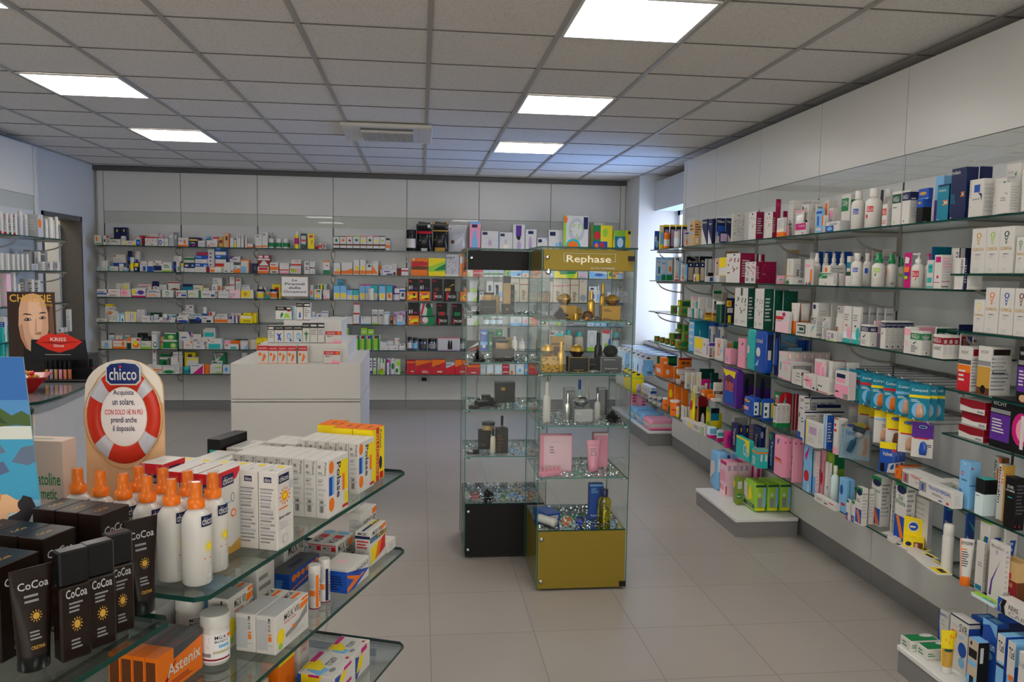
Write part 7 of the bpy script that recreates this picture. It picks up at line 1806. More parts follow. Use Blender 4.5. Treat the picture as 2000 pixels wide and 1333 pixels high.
gb(z, 722.6, 1109, 753.5, 692.6, 1040, 'w T:k:.15:.84:.7:.96:MG.K_VIS P:or:.7:.82:.98:.88:.98:1:.7:.96 B:nb:.66:.8 T:ye:.5:.67:.98:.79:PLUS T:lb:.05:.68:.48:.77:ENERGY P:ye:.05:.05:.3:.1:.5:.6:.05:.5 P:or:.3:.1:.55:.15:.75:.6:.5:.55 P:rd:.55:.15:.95:.25:.95:.65:.75:.6 tB:nb:.4:.6 tT:ye:.6:.3:.95:.8:PLUS lB:nb:.78:.86 lT:k:.2:.88:.8:.96:MGK lL:rd:.1:.5:.9:.75:3 lL:g:.1:.1:.6:.4:3', 'G1')
gb(z, 657, 1112, 691, 628.5, 1064, 'w T:k:.1:.6:.7:.9:MG.K_VIS P:or:.7:.55:.95:.65:.95:.9:.7:.85 T:nb:.1:.3:.9:.55:IMMUNO B:nb:.05:.2 tE:lb:.7:.1:.98:.9 tR:rd:.4:.2:.65:.8 tT:dg:.05:.2:.38:.8:MGK lB:rd:.88:.92 lT:k:.1:.7:.6:.85:MGK lR:rd:.62:.68:.95:.86 lL:lg:.1:.1:.9:.6:4', 'G1', 2)
gput(.112, .10, z, .11, .04, .13, MG2, 'G1'); gput(.335, .225, z, .11, .045, .115, MG2, 'G1')
gb(z, 565, 1163, 624, 526, 1124, 'bu E:or:.08:.5:.22:.85 E:or:.22:.55:.36:.85 E:or:.38:.55:.5:.85 E:or:.52:.6:.66:.88 E:or:.68:.65:.82:.9 E:or:.84:.7:.97:.93 P:or:.05:.1:.6:.3:1:.45:1:.52:.6:.38:.05:.18 tR:dg:.0:.0:1:1 tR:nb:.3:.35:.7:.6 lL:lb:.3:.2:.7:.7:6', 'G1')
# triangular vitamin display
p = atz(678.5, 1161, z); w_ = search(lambda q: px(p+Vector((-GU.x, -GU.y, 0))*q)[0], 720.7, True)
t = empty('vitamin_carton', p, GRZ); tag(t, 'white and royal blue carton with slanted front and orange chevrons', 'box')
m = MB(); hh, dd = .058, .085; WM, BM = M('w', .35), M('1a44b8', .3)
m.box(0, 0, 0, w_, dd, hh, WM, bev=.001); PF = lambda u, v, e: (u*w_, -e, v*hh)
m.paint(PF, ['P:bu:.0:.0:.35:.0:1:.42:.0:1', 'P:or:.0:.1:.55:.4:.0:.85:.0:.72:.3:.42:.0:.25', 'P:bu:.0:.3:.3:.42:.0:.6', 'P:or:.0:.02:.8:.4:.65:.44:.0:.1', 'T:nb:.3:.66:.95:.86:rekord_b12'], 'f')
m.paint(lambda u, v, e: (-e, dd*(1-u), v*hh), ['R:bu:.0:.0:1:1', 'L:nb:.1:.1:.9:.8:6'], 'f'); m.paint(lambda u, v, e: (u*w_, v*dd, hh+e), ['R:lp:.4:.4:.6:.8', 'R:lg:.0:.1:.1:.9'], 'f'); m.obj('carton', t)
for (X_, Y_, tp, s1, lb) in ((613, 1191, 1107, 'or', 'orange striped'), (632, 1178, 1095, 'nb', 'blue striped')):
    q = atz(X_, Y_, z); hh = search(lambda k_: px(q+Vector((0, 0, k_)))[1], tp, False)
    put_vessel('cyl', q.x, q.y+.014, z, .030, hh, GRZ-1.0, ['w', 'w'], 'G1', toks=[f'fR:{s1}:.55:.05:.8:.9', 'fR:or:.1:.35:.5:.5', 'fY:k:.84:.2:.98:.8:VITAMIN', 'fR:lg:.1:.55:.5:.95', 'fR:bx:.0:.0:1:.03'], lab=f'white effervescent tablet tube with {lb} label', name='tablet_tube')
for i, (X_, Y_, tp, lab, ww) in enumerate(((421, 1298, 1181, 'large white plastic supplement jar with grey label, before its twin', .062), (372, 1262, 1170, 'white plastic supplement jar half hidden behind dark boxes', .062))):
    q = atz(X_, Y_, z); put_vessel('jar', q.x-.005, q.y+.02, z, ww, .108, GRZ-1.0, ['w', 'w'], 'G1', toks=[], lab=lab, name='supplement_jar')
    m = MB(); m.flat = False; r = ww/2*.985
    m.paint(lambda u, v, e: ((r+.0004+e)*math.sin((u-.5)*2.6), -(r+.0004+e)*math.cos((u-.5)*2.6), .008+v*.062), ['R:efeff2:.0:.0:1:1', 'L:g:.1:.5:.4:.9:6', 'T:k:.5:.8:.82:.93:MG.K', 'T:k:.5:.68:.88:.76:BODY', 'R:lb:.6:.5:.9:.6', 'R:c8c0a0:.45:.3:.95:.4', 'R:dr:.1:.06:.95:.12', 'R:g:.1:.2:.4:.32', 'R:or:.85:.8:.98:.93'], 'f')
    m.obj('paper_label', ITEMS[-1][0])
gb(z, 735, 1095, 783, 719, 1062, 'w R:ye:.0:.3:.5:.9', 'G1', d=.04, h=.033) if False else gput(.064, .035, z, .06, .045, .034, 'w tR:ye:.1:.3:.5:.9 tR:or:.2:.5:.4:.8 L:lg:.2:.3:.8:.7:2', 'G1')
AST = 'or P:dr:.02:.1:.4:.7:.4:.65:.1:.05 P:dg:.35:1:1:1:1:.86:.35:.72 T:w:.22:.36:.95:.66:Astenix L:dr:.3:.1:.9:.25:3 tR:dg:.3:.0:1:1 tT:rd:.0:.3:.6:.6:Astenix lR:br:.1:.2:.9:.9 tR:or:.0:.0:.34:1'
gb(z, 307, 1372, 397, 283, 1289, AST, 'G1', 4)
sS = st(300, 1330, z)[0]

gput(.66, .21, z, .08, .06, .10, 'lb aB:nb:.0:.3 L:w:.1:.5:.9:.9:3', 'G1'); gput(.575, .16, z, .08, .06, .12, 'w aB:te:.0:.4 aB:k:.0:.1 L:g:.1:.5:.9:.9:2', 'G1'); gput(.80, .27, z, .1, .07, .1, 'lg rB:rd:.4:.6 lL:g:.1:.2:.9:.9:3', 'G1')
# ---- bottom tier
z = LZ[2]
MAE = 'w P:bu:.0:.1:.2:.0:.4:.3:.3:.8:.05:.9 P:ye:.15:.2:.5:.3:.6:.8:.3:.7 R:mg:.45:.8:.8:1 tP:lb:.0:.4:.3:.3:.4:.7:.15:.85 tP:ye:.2:.5:.55:.45:.6:.8:.7:1:.2:1 tR:mg:.5:.85:.95:1 tE:lg:.4:.2:.9:.7 tE:w:.41:.21:.89:.69 tT:dg:.45:.35:.8:.55:maev tE:g:.2:.15:.4:.3 tE:rd:.8:.1:.9:.2 lP:bu:.0:.0:.2:.1:.3:.9:.0:1 lP:ye:.1:.3:.5:.4:.7:1:.1:1 lR:mg:.3:.85:.6:1 '
gput(.64, .03, z, .135, .12, .085, MAE, 'G2', .05); gput(.42, .035, z, .13, .105, .045, MAE, 'G2'); gput(.42, .035, z+.046, .13, .105, .045, MAE, 'G2')
gput(.27, .05, z, .11, .09, .075, MAE, 'G2')
gput(.36, .165, z, .05, .05, .165, 'w T:rd:.1:.75:.9:.88:Fertimev T:rd:.1:.66:.7:.73:L_ORALE V:lm:.0:.04 E:gn:.8:.2:1:.4 L:lg:.1:.3:.6:.5:3', 'G2')
gput(.47, .165, z, .08, .05, .135, 'or E:lb:.2:.1:.6:.5 E:or:.25:.15:.55:.45 T:w:.4:.2:.8:.3:AMAI P:rd:.5:.4:.6:.6:.55:.62 tR:cr:.0:.0:1:1 B:ye:.92:1', 'G2', lab='orange carton with curly blue drawing on bottom glass tier')
gput(.62, .17, z, .11, .06, .12, 'bg E:g:.2:.5:.35:.7 L:g:.1:.1:.9:.3:2 lE:br:.2:.2:.8:.7 lE:bg:.25:.25:.75:.65', 'G2'); gput(.80, .06, z, .08, .08, .12, 'ye E:or:.2:.2:.8:.8 L:br:.1:.1:.9:.3:2', 'G2'); gput(.90, .12, z, .1, .09, .09, 'tq B:lb:.7:1', 'G2'); gput(.85, .22, z, .1, .09, .14, 'bu B:lb:.7:1', 'G2')
# ================================================================== ISLAND STOCK
place('I', 'on island', bx, 'from door'); place('IR', 'on island riser', bx, 'from door'); place('IT', 'on island top', bx, 'from door')
def isl(txt, Y, z, pk):
    for ln in txt.strip().splitlines():
        n, o, spec = parse_line(ln); x0, x1, yt = n; A = aty(440+x0/5.553, 560+yt/5.553, Y); B = aty(440+x1/5.553, 560+yt/5.553, Y)
        spawn(spec, A.x, Y, z, B.x-A.x-.001, o.get('d', .06), A.z-z, 0, pk, 'supplement_box')
OB = 'w B:rd:.72:1 T:w:.1:.8:.9:.9:COLVITA E:or:.1:.42:.4:.62 P:or:.4:.1:.6:.15:.8:.4:.6:.6:.5:.4 B:or:.0:.03'
BB = 'w B:k:.75:1 T:w:.1:.82:.9:.92:COLVITA B:nb:.0:.03'
isl(f'''
345,468,640 {OB}
470,568,645 {OB}
570,668,645 {OB}
670,772,645 {OB}
785,890,645 {OB}
1070,1245,700 w B:rd:.7:1 T:w:.1:.76:.6:.92:COLVITA E:or:.7:.74:.95:.97 T:br:.1:.5:.45:.65:MgKC P:pk:.4:.0:1:.0:1:.25:.8:.2:.6:.35 B:rd:.0:.04
''', 5.295, IH, 'I')
isl(f'''
460,532,425 {BB} R:w:.1:.8:.9:.93 L:g:.1:.3:.9:.7:4
534,634,425 {BB} P:bu:.3:.1:.5:.2:.8:.1:.6:.4:.8:.6:.5:.5:.2:.6:.4:.35
636,736,425 {BB} E:lb:.3:.2:.8:.6 E:w:.4:.28:.7:.5 P:bu:.6:.1:.9:.1:.7:.3
738,836,425 {BB} E:lb:.3:.2:.8:.6 E:w:.4:.28:.7:.5 P:bu:.6:.1:.9:.1:.7:.3
838,918,395 {BB} P:gn:.45:.1:.55:.1:.6:.4:.9:.5:.6:.5:.5:.65:.4:.5:.1:.5:.4:.4 B:gn:.0:.02
920,1000,395 {BB} R:w:.1:.83:.9:.92 L:g:.1:.4:.9:.7:3
1002,1076,395 {BB} R:w:.1:.83:.9:.92 L:g:.1:.4:.9:.7:3
1088,1262,485 w B:rd:.7:1 T:w:.1:.76:.6:.92:COLVITA E:or:.7:.74:.95:.97 T:br:.1:.5:.45:.65:MgKC P:pk:.4:.0:1:.0:1:.25:.8:.2:.6:.35 B:rd:.0:.04
''', IY0+.115, IH+RH1, 'IR')
isl(f'''
545,720,215 w B:k:.7:1 T:w:.1:.78:.5:.92:COLVITA R:w:.7:.8:.95:.92 E:dr:.7:.62:.95:.78 P:gn:.3:.1:.5:.4:.4:.6:.3:.4 P:lm:.5:.1:.7:.2:.9:.1:.8:.5:.6:.5 B:gn:.0:.04
770,843,175 {BB} P:bu:.4:.1:.7:.2:.6:.5:.4:.4
848,922,175 {BB} R:w:.15:.82:.9:.92 L:g:.1:.2:.9:.7:5
''', IY0+.415, IH+RH1+RH2, 'IT')
isl('735,768,215,d.03 lt V:lb:.2:.5', IY0+.45, IH+RH1+RH2, 'IT')
# ================================================================== NEAR COUNTER AT THE DOOR SIDE
CT = [(-1.56, 3.85), (-1.545, 3.62), (-1.56, 3.46), (-1.62, 3.38), (-1.75, 3.32), (-2.6, 3.25), (-2.6, 4.45), (-1.66, 4.45), (-1.60, 4.2)]
t = empty('service_counter', (-2.0, 3.9, 0)); tag(t, 'white curved counter with dark glass top beside the gold post', 'counter')
m = MB(); sc_ = lambda k: [(-2.05+(x+2.05)*k, 3.85+(y-3.85)*k) for x, y in CT]
m.prism([(x+2.0, y-3.9) for x, y in sc_(.93)], lambda u, v, w: (u, v, w), 1.0, M('d4d6da', .35)); m.obj('body', t)
m = MB(); m.prism([(x+2.0, y-3.9) for x, y in CT], lambda u, v, w: (u, v, 1.035+w), .012, M('7e7f82', .08, 0, .6), EDGE); m.obj('glass_top', t)
m = MB(); m.prism([(x+2.0, y-3.9) for x, y in sc_(.97)], lambda u, v, w: (u, v, 1.0+w), .034, M('9aa0a4', .3)); m.obj('sub_top', t)
CZ = 1.0475; _q = atz(44, 766, CZ); BWX, BWY = _q.x, _q.y
t = empty('candy_bowl', (BWX, BWY, CZ), .3); tag(t, 'square red bowl on dark counter top', 'bowl'); m = MB(); a, b = .045, .11
V = [(-a, -a, 0), (a, -a, 0), (a, a, 0), (-a, a, 0), (-b, -b, .075), (b, -b, .075), (b, b, .075), (-b, b, .075), (-b*.95, -b*.95, .073), (b*.95, -b*.95, .073), (b*.95, b*.95, .073), (-b*.95, b*.95, .073), (-a, -a, .008), (a, -a, .008), (a, a, .008), (-a, a, .008)]
m.mesh(V, [(3, 2, 1, 0)]+[(i, (i+1) % 4, (i+1) % 4+4, i+4) for i in range(4)]+[(i+4, (i+1) % 4+4, (i+1) % 4+8, i+8) for i in range(4)]+[(i+8, (i+1) % 4+8, (i+1) % 4+12, i+12) for i in range(4)]+[(12, 13, 14, 15)], M('9c1414', .15, 0, .8)); m.obj('dish', t)
rr = random.Random(3)
for i in range(14):
    x, y = rr.uniform(-.06, .06), rr.uniform(-.055, .055); zz = CZ+.066+(.0 if i < 9 else .014); c_ = ('or', 'rd', 'go')[i % 3]; m = MB()
    m.lathe([(.001, -.012), (.008, -.012), (.003, -.008), (.009, -.004), (.010, .002), (.008, .007), (.003, .010), (.008, .014), (.001, .014)], M(c_, .2, 0, .6), n=8)
    o = m.obj('wrapped_candy', None, (BWX+x, BWY+y, zz+.004), i); o.rotation_euler = (1.3, .3*i, i); o['label'] = 'small '+CNAME[c_]+' wrapped candy in the square red bowl'; o['category'] = 'candy'; o['group'] = CNAME[c_]+' candies in the red bowl'
# lip gloss stand with portrait card
t = empty('lip_gloss_stand', (-1.80, 4.12, CZ)); tag(t, 'black lip gloss stand with portrait card and red lips logo', 'cosmetic display'); BKM = M('0e0e12', .3)
m = MB(); m.box(-.09, .0, 0, .17, .14, .125, BKM, bev=.002); m.obj('box_back', t); m = MB(); m.box(-.02, -.09, 0, .20, 0, .012, BKM, bev=.002); m.box(.0, -.02, .012, .20, 0, .06, BKM); m.obj('step_tray', t)
def PC(u, v, e): return (-.185-.03*v+u*(.22+.0*v)+.0, -.015+.06*v-e, .02+v*.41)
m = MB(); m.mesh([PC(0, 0, 0), PC(1, 0, 0), PC(1, 1, 0), PC(0, 1, 0), PC(0, 0, -.004), PC(1, 0, -.004), PC(1, 1, -.004), PC(0, 1, -.004)], [(0, 1, 2, 3), (4, 7, 6, 5), (0, 4, 5, 1), (1, 5, 6, 2), (2, 6, 7, 3), (3, 7, 4, 0)], M('0c0807', .4))
m.paint(PC, ['P:2e1c14:.0:.15:.3:.15:.35:1:.0:1', 'P:3c281e:.7:.3:1:.35:1:1:.8:1', 'P:6a4a38:.86:.4:.97:.5:.95:.85:.88:.9', 'P:c4997e:.3:.93:.24:.8:.22:.6:.26:.45:.36:.33:.5:.28:.66:.3:.78:.4:.85:.56:.85:.75:.78:.9:.66:.98:.45:.99', 'P:d4ab90:.45:.9:.42:.7:.46:.5:.56:.42:.66:.46:.72:.6:.72:.78:.66:.92',
 'P:2e1c14:.2:.82:.26:.9:.4:.97:.55:.985:.72:.96:.84:.86:.88:.78:.92:.9:.85:1:.2:1', 'P:a87a60:.24:.6:.26:.45:.36:.33:.42:.31:.34:.45:.3:.62', 'P:20140e:.3:.72:.36:.745:.46:.74:.53:.72:.46:.725:.36:.73', 'P:20140e:.64:.735:.7:.76:.78:.765:.83:.745:.78:.75:.7:.745', 'P:1c1410:.33:.665:.38:.69:.46:.69:.5:.665:.44:.655:.37:.655', 'P:1c1410:.65:.685:.7:.71:.77:.71:.81:.69:.76:.68:.7:.675',
 'P:e4d4ca:.36:.668:.4:.682:.45:.68:.48:.668', 'P:e4d4ca:.67:.688:.7:.70:.76:.70:.79:.69', 'E:140c0a:.395:.662:.445:.686', 'E:140c0a:.705:.682:.755:.706', 'P:a87c66:.55:.505:.6:.49:.66:.49:.7:.51:.68:.53:.6:.52', 'E:704438:.57:.5:.6:.515', 'E:704438:.65:.5:.68:.515', 'P:b88a70:.56:.52:.58:.68:.6:.68:.6:.53', 'T:go:.05:.88:.93:.97:CHRISSIE', 'T:go:.65:.83:.95:.86:COSMETICS', 'T:lg:.05:.16:.3:.2:UNA', 'T:w:.05:.05:.2:.08:M'], 'f'); m.obj('portrait_card', t)
m = MB(); PL = lambda u, v, e: (-.09+u*.27, -.012-e, .125+v*.11); m.mesh([(-.09, -.01, .1), (.175, -.01, .1), (.165, -.01, .2), (-.085, -.01, .2), (-.09, -.006, .1), (.175, -.006, .1), (.165, -.006, .2), (-.085, -.006, .2)], [(0, 1, 2, 3), (7, 6, 5, 4), (3, 2, 6, 7)], M('14161c', .3))
m.paint(PL, ['P:d02818:.1:.55:.2:.8:.35:.98:.45:.9:.55:1:.7:.85:.9:.6:.75:.3:.5:.1:.3:.25', 'P:801010:.1:.55:.35:.6:.5:.54:.7:.6:.9:.6:.7:.55:.5:.48:.3:.53', 'T:w:.35:.62:.62:.78:KRISS', 'T:w:.4:.36:.58:.48:Gloss', 'L:lg:.25:.0:.7:.04:1'], 'f'); m.obj('lips_card', t)
for i in range(9):
    c_ = ('go', 'mv', 'tn', 'pk', 'e09070', 'c87850', 'b85a28', '801818', 'a82020')[i]; m = MB(); g = MB()
    x = .005+.021*i; yy = -.06+.012*i if i > 5 else -.06; o = empty('lip_gloss', (-1.80+x, 4.12+yy, CZ+.0125)); m.lathe([(.007, 0), (.008, .002), (.008, .048)], M(c_, .2, 0, .5), n=12); m.obj('vial', o); g.lathe([(.0078, .048), (.0082, .052), (.0078, .088)], BKM, n=12); g.obj('cap', o)
    tag(o, f'slim lip gloss with black cap, {ORD[i]} in the row from the bowl', 'lip gloss', 'lip glosses on the black stand')
# gold belt post
t = empty('barrier_post', (-1.51, 3.19, 0)); tag(t, 'shiny gold belt barrier post with black cap before the white counter', 'barrier post')
m = MB(); m.lathe([(.04, .02), (.04, 1.04)], M('c8a440', .25, .55), n=28); m.obj('pole', t); m = MB(); m.lathe([(.042, 1.04), (.045, 1.045), (.045, 1.058), (.038, 1.063)], M('k', .3), n=28); m.obj('cap', t)
m = MB(); m.box(.022, -.052, .955, .054, -.034, 1.047, M('k', .4), bev=.003); m.obj('belt_clip', t); m = MB(); m.lathe([(.16, 0), (.16, .008), (.04, .02)], M('b8983a', .2, 1), n=28); m.obj('foot', t)
# ================================================================== WINDOW BAY, PLINTHS, HOOK BAR, LEFT UNIT
place('W', 'under window', sy, 'from pillar'); zz = PH+.0005; place('P1', 'on middle plinth', sy, 'from window'); place('P2', 'on near plinth', sy, 'from window'); place('L', 'on door-side shelves', lambda p: (-round(p[2], 1), -p[1]), 'from door')
def wbox(txt, pk, X, z, ox=1220, oy=630, s=3.584):
    for ln in txt.strip().splitlines():
        n, o, spec = parse_line(ln); xa, xb, yt = n; Xf = X+o.get('^', 0); zz = o.get('z', z)
        Ya = solveY(ox+xa/s, Xf, zz); Yb = solveY(ox+xb/s, Xf, zz); h = o.get('h') or max(aty(ox+xb/s, oy+yt/s, Yb).z-zz, .02)
        spawn(spec, Xf, Ya, zz, Ya-Yb-.004, o.get('d', .2), h, -math.pi/2, pk, 'baby_product')
# plinth packs (front long side toward the aisle)
def pack(x, y, z, w, d, h, rz, cols, toks, lab, nm='wrapped_pack'): return put_vessel('pack', x, y, z, w, h, rz, cols, 'W', d, tuple(toks), lab, nm)
PHW = .1405
for i, (x, y, c, l) in enumerate(((2.30, 8.02, 'lb', 'blue nappy pack lying on plinth closest to the pillar'), (2.30, 7.72, 'lb', 'blue nappy pack between another blue and pink one'), (2.29, 7.42, 'pk', 'pink nappy pack lying on plinth beside the shelf end'))):
    pack(x, y, PHW, .24, .24, .11, 0, [c], ['fB:w:.3:.6', 'fB:mg:.0:.08' if c == 'pk' else 'fB:bu:.0:.08', 'lB:w:.3:.6'], l)
for i, (x, y, l) in enumerate(((2.36, 8.50, 'pink upright nappy pack by the pillar'), (2.40, 8.27, 'pink upright nappy pack behind blue packs'))):
    pack(x, y, PHW, .14, .16, .28, 0, ['pk'], ['fV:w:.5:.95', 'fL:mg:.1:.3:.4:.7:3'], l)
# two side shelves and pegs in the window recess
m = MB(); m.box(2.12, 7.28, .437, 2.51, 8.75, .445, SHELFG, EDGE); tag(m.obj('glass_shelf'), 'glass shelf under the hanging baby cards by the window', 'shelf')
m = MB(); m.box(2.52, 7.29, 0, 2.54, 8.79, .86, LAM); struct(m, 'wall_parapet')
for z_, l in ((.84, 'upper'), (.64, 'lower')):
    t = empty('peg_rail', (2.51, 8.0, z_)); tag(t, f'{l} chrome peg rail under the window holding baby cards', 'rail')
    m = MB(); m.box(-.008, -.6, -.012, .008, .75, .012, M('7a7a78', .4, .6)); m.obj('rail', t)
    for i in range(7): m = MB(); m.tube([(0, -.5+.17*i, 0), (-.31, -.5+.17*i, .01), (-.32, -.5+.17*i, .02)], .003, CHROME, 6); m.obj('peg', t)
def blister(x, y, z, w, h, cols, lab, rz=0, toks=(), cat='blister pack', name='blister_pack', bub=None):
    """card hanging from a hook: top at z"""
    t = empty(name, (x, y, z-h), rz); m = MB(); c = w*.1
    m.prism([(-w/2, 0), (w/2, 0), (w/2, h-c), (w/2-c, h-c*.4), (w*.12, h), (-w*.12, h), (-w/2+c, h-c*.4), (-w/2, h-c)], lambda u, v, q: (u, q, v), .002, M(cols[0], .4))
    m.paint(lambda u, v, e: ((u-.5)*w, -e, v*h), toks, 'f'); m.obj('card', t)
    g = MB(); bc = bub or cols[1]
    g.lathe([(.001, 0), (w*.16, .0), (w*.19, h*.12), (w*.14, h*.32), (w*.06, h*.38), (.001, h*.38)], M(bc, .15, 0, .5), n=12, sy=.35); g.obj('blister', t, (w*.05, -.003, h*.08))
    tag(t, lab, cat); return t
k = 0
for i, (c, b) in enumerate((('lt', 'mv'), ('lt', 'lb'), ('lb', 'tq'), ('lt', 'lb'), ('lt', 'bu'), ('lt', 'mv'), ('lb', 'lb'))):
    b_ = blister(2.20, 8.52-.17*i, .834, .10, .19, (c, b), f'pale blue hanging card with {CNAME[b]} soother, {ORD[i]} from the pillar', 0, ['B:w:.8:1', 'E:nb:.3:.85:.7:.95'], name='soother_pack'); b_['group'] = 'soother cards on the upper pegs'
for i, (c, b) in enumerate((('w', 'ye'), ('w', 'mg'), ('ye', 'bu'), ('ye', 'or'), ('ye', 'mv'))):
    b_ = blister(2.20, 8.52-.17*i, .634, .12, .22, (c, b), f'{CNAME[c]} hanging toy card with {CNAME[b]} rattle, {ORD[i]} from the pillar', 0, ['B:ye:.0:.1', 'E:nb:.35:.85:.65:.95', 'B:lm:.7:.75'], name='toy_pack'); b_['group'] = 'toy cards on the lower pegs'
for i in range(4): put_box(2.22, 7.72-.085*i, .446, .06, .07, .085, 0, 'w B:bu:.3:.6 E:lb:.2:.65:.8:.95 rB:lg:.0:.5', 'W', 'baby_product')
# middle plinth
zz = PH+.0005
def pbox(txt, pk, X, z, ox, oy, s, nm='hygiene_product'):
    for ln in txt.strip().splitlines():
        n, o, spec = parse_line(ln); xa, xb, xc, yt = n; Xf = X+o.get('^', 0); Ya = solveY(ox+xa/s, Xf, z); Yb = solveY(ox+xb/s, Xf, z)
        h = max(aty(ox+xb/s, oy+yt/s, Yb).z-z, .02); dr = ray(ox+xc/s, px((Xf, Yb, z))[1]); d = o.get('d', max(dr.x*Yb/dr.y-Xf, .03)); kk = int(o.get('k', 1))
        for j in range(kk): spawn(spec, Xf+d/kk*j, Ya, z+o.get('z', 0), Ya-Yb-.003, d/kk-.002, o.get('h', h), -math.pi/2, pk, nm)
def tg(x, y, w, d, h, spec, z=zz): return spawn(spec, x, y+w, z, w, d, h, -math.pi/2, 'P1', 'hygiene_product')
tg(2.065, 5.27, .15, .10, .27, '%pack:lb:bu fP:w:.1:.2:.8:.5:.6:.8:.1:.7 rV:bu:.7:.9 rB:lt:.5:.9 | tall pale blue wrapped pack on middle plinth')
tg(2.20, 5.25, .12, .12, .27, '%pack:lb:bu rB:bu:.3:.6 rB:lt:.7:.9 | second pale blue wrapped pack behind the pink cartons')
tg(2.075, 5.135, .105, .082, .235, 'lp B:mg:.9:1 B:pk:.4:.7 T:rd:.05:.15:.7:.3:ERCA P:pk:.3:.5:.8:.7:.5:.8 rR:mv:.15:.75:.4:.9 rR:mv:.6:.75:.9:.9 rR:rd:.0:.05:.1:.3 tR:pk:.0:.0:1:1')
tg(2.160, 5.135, .105, .082, .235, 'lp rR:mv:.15:.75:.4:.9 rR:mv:.6:.75:.9:.9 rB:pk:.0:.1 tR:mg:.0:.0:1:1')
tg(2.245, 5.135, .105, .082, .235, 'lp rR:mg:.1:.1:.3:.9 rR:mg:.6:.1:.9:.9 tR:mg:.0:.0:1:1')
tg(2.20, 5.14, .1, .12, .055, 'lp B:rd:.5:1 rR:dr:.2:.2:.8:.4 rB:rd:.8:1', zz+.236)
tg(2.068, 4.93, .06, .05, .185, '%pack:ol:w fE:ye:.1:.6:.6:.9 rR:gn:.1:.2:.7:.4 rL:w:.1:.25:.7:.35:1 rR:lg:.1:.6:.7:.9 | small lime green wrapped packet')
for i, l in enumerate(('first of three beside small packet', 'second of three', 'third of three closest to wall')):
    tg(2.118+.082*i, 4.755, .18, .078, .19, '%pack:lm:gn fB:dn:.08:.22 fT:w:.3:.1:.9:.2:TENA fP:w:.0:.4:.4:.25:.3:.9:.0:.95 fP:ye:.4:.3:.8:.4:.7:.9:.5:.8 rR:g:.2:.15:.6:.5 rE:w:.25:.55:.5:.68 rR:lb:.72:.15:.95:.9 rB:dn:.92:1 rR:ye:.1:.02:.9:.1 | lime green wrapped pack, '+l)
# near plinth
pbox('''
583,685,700,640,^.08,d.06 w R:bu:.0:.0:.08:1 T:bu:.1:.85:.9:.92:SEPRO L:lg:.2:.6:.8:.8:2 P:bu:.0:.0:.3:.0:.1:.6:.0:1
690,880,1005,740,^.02 w T:dg:.5:.75:.95:.9:SVR T:lg:.05:.78:.45:.84:TOPREX R:or:.1:.6:.4:.72 E:bu:.5:.3:.95:.58 E:lb:.55:.1:.9:.3 L:lb:.5:.62:.8:.7:3 aB:nb:.97:1 rB:bu:.0:.9 
1010,1160,1285,760,^.03 bu P:lb:.0:.9:.5:.95:1:.8:1:1:.0:1 T:lt:.05:.6:.9:.72:selsun E:lb:.1:.45:.8:.58 B:lt:.0:.1 rB:nb:.8:.95 tR:lb:.2:.2:.8:.8
900,1005,1020,700,^.12,d.08 bu rB:nb:.7:.9 tR:lb:.2:.2:.8:.8
1160,1280,1400,700,^.13,d.08 bu rB:nb:.8:.95 tR:lb:.2:.2:.8:.8
''', 'P2', 2.03, zz, 1720, 1080, 5.268, 'shampoo_box')
pbox('''
872,980,1098,940,^.0 bg R:k:.1:.65:.9:.82 E:k:.2:.88:.4:.96 R:lb:.1:.5:.9:.6 B:lb:.0:.3 R:k:.3:.1:.7:.3 tR:lb:.0:.0:1:1 rB:k:.0:1 rR:w:.2:.6:.5:.9
1155,1240,1400,880,^.0,d.1 lb B:w:.65:1 T:k:.15:.78:.9:.92:TGel B:nb:.58:.62 B:nb:.0:.1 rB:bu:.0:1
1262,1345,1480,950,^-.0,d.1 lb B:w:.55:1 T:k:.15:.78:.9:.92:TGel R:or:.3:.5:.9:.57 B:nb:.0:.1 rB:bu:.0:.7
''', 'P2', 2.0, zz, 1720, 1080, 5.268, 'shampoo_box')
pbox('''
1370,1480,1560,1080,^-.02,d.1 w P:nb:.1:.2:.9:.1:.9:.4:.5:.5:.1:.6 P:lm:.1:.1:.9:.0:.9:.12:.5:.25:.1:.25 T:g:.1:.8:.9:.88:Lipo
''', 'P2', 2.0, zz, 1720, 1080, 5.268, 'shampoo_box')
def tp(px_, py_, cx): return atz(1720+px_/5.268, 1080+py_/5.268, zz)
q = tp(690, 1245, 0); put_vessel('tube', q.x, q.y+.01, zz, .052, .165, -.35, ['ye', 'w'], 'P2', toks=['fB:go:.0:.5', 'fR:dn:.2:.42:.9:.5', 'fF:or:.3:.6:.9:.9:5', 'fL:br:.2:.15:.8:.35:3'], lab='yellow cream tube with white cap standing on near plinth')
for i in range(2): put_box(1.962+.022*i, 2.885-.072*i, zz, .13, .066, .042, 0, 'w L:gn:.05:.3:.3:.7:2 L:lg:.4:.2:.95:.8:3 tR:gn:.06:.08:.96:.96 tE:w:.55:.55:1:1.0 lL:gn:.2:.2:.8:.8:2', 'P2', 'shampoo_box', 'flat white carton with green top, '+('behind its twin on near plinth' if i == 0 else 'before its twin, closest to yellow tube'))
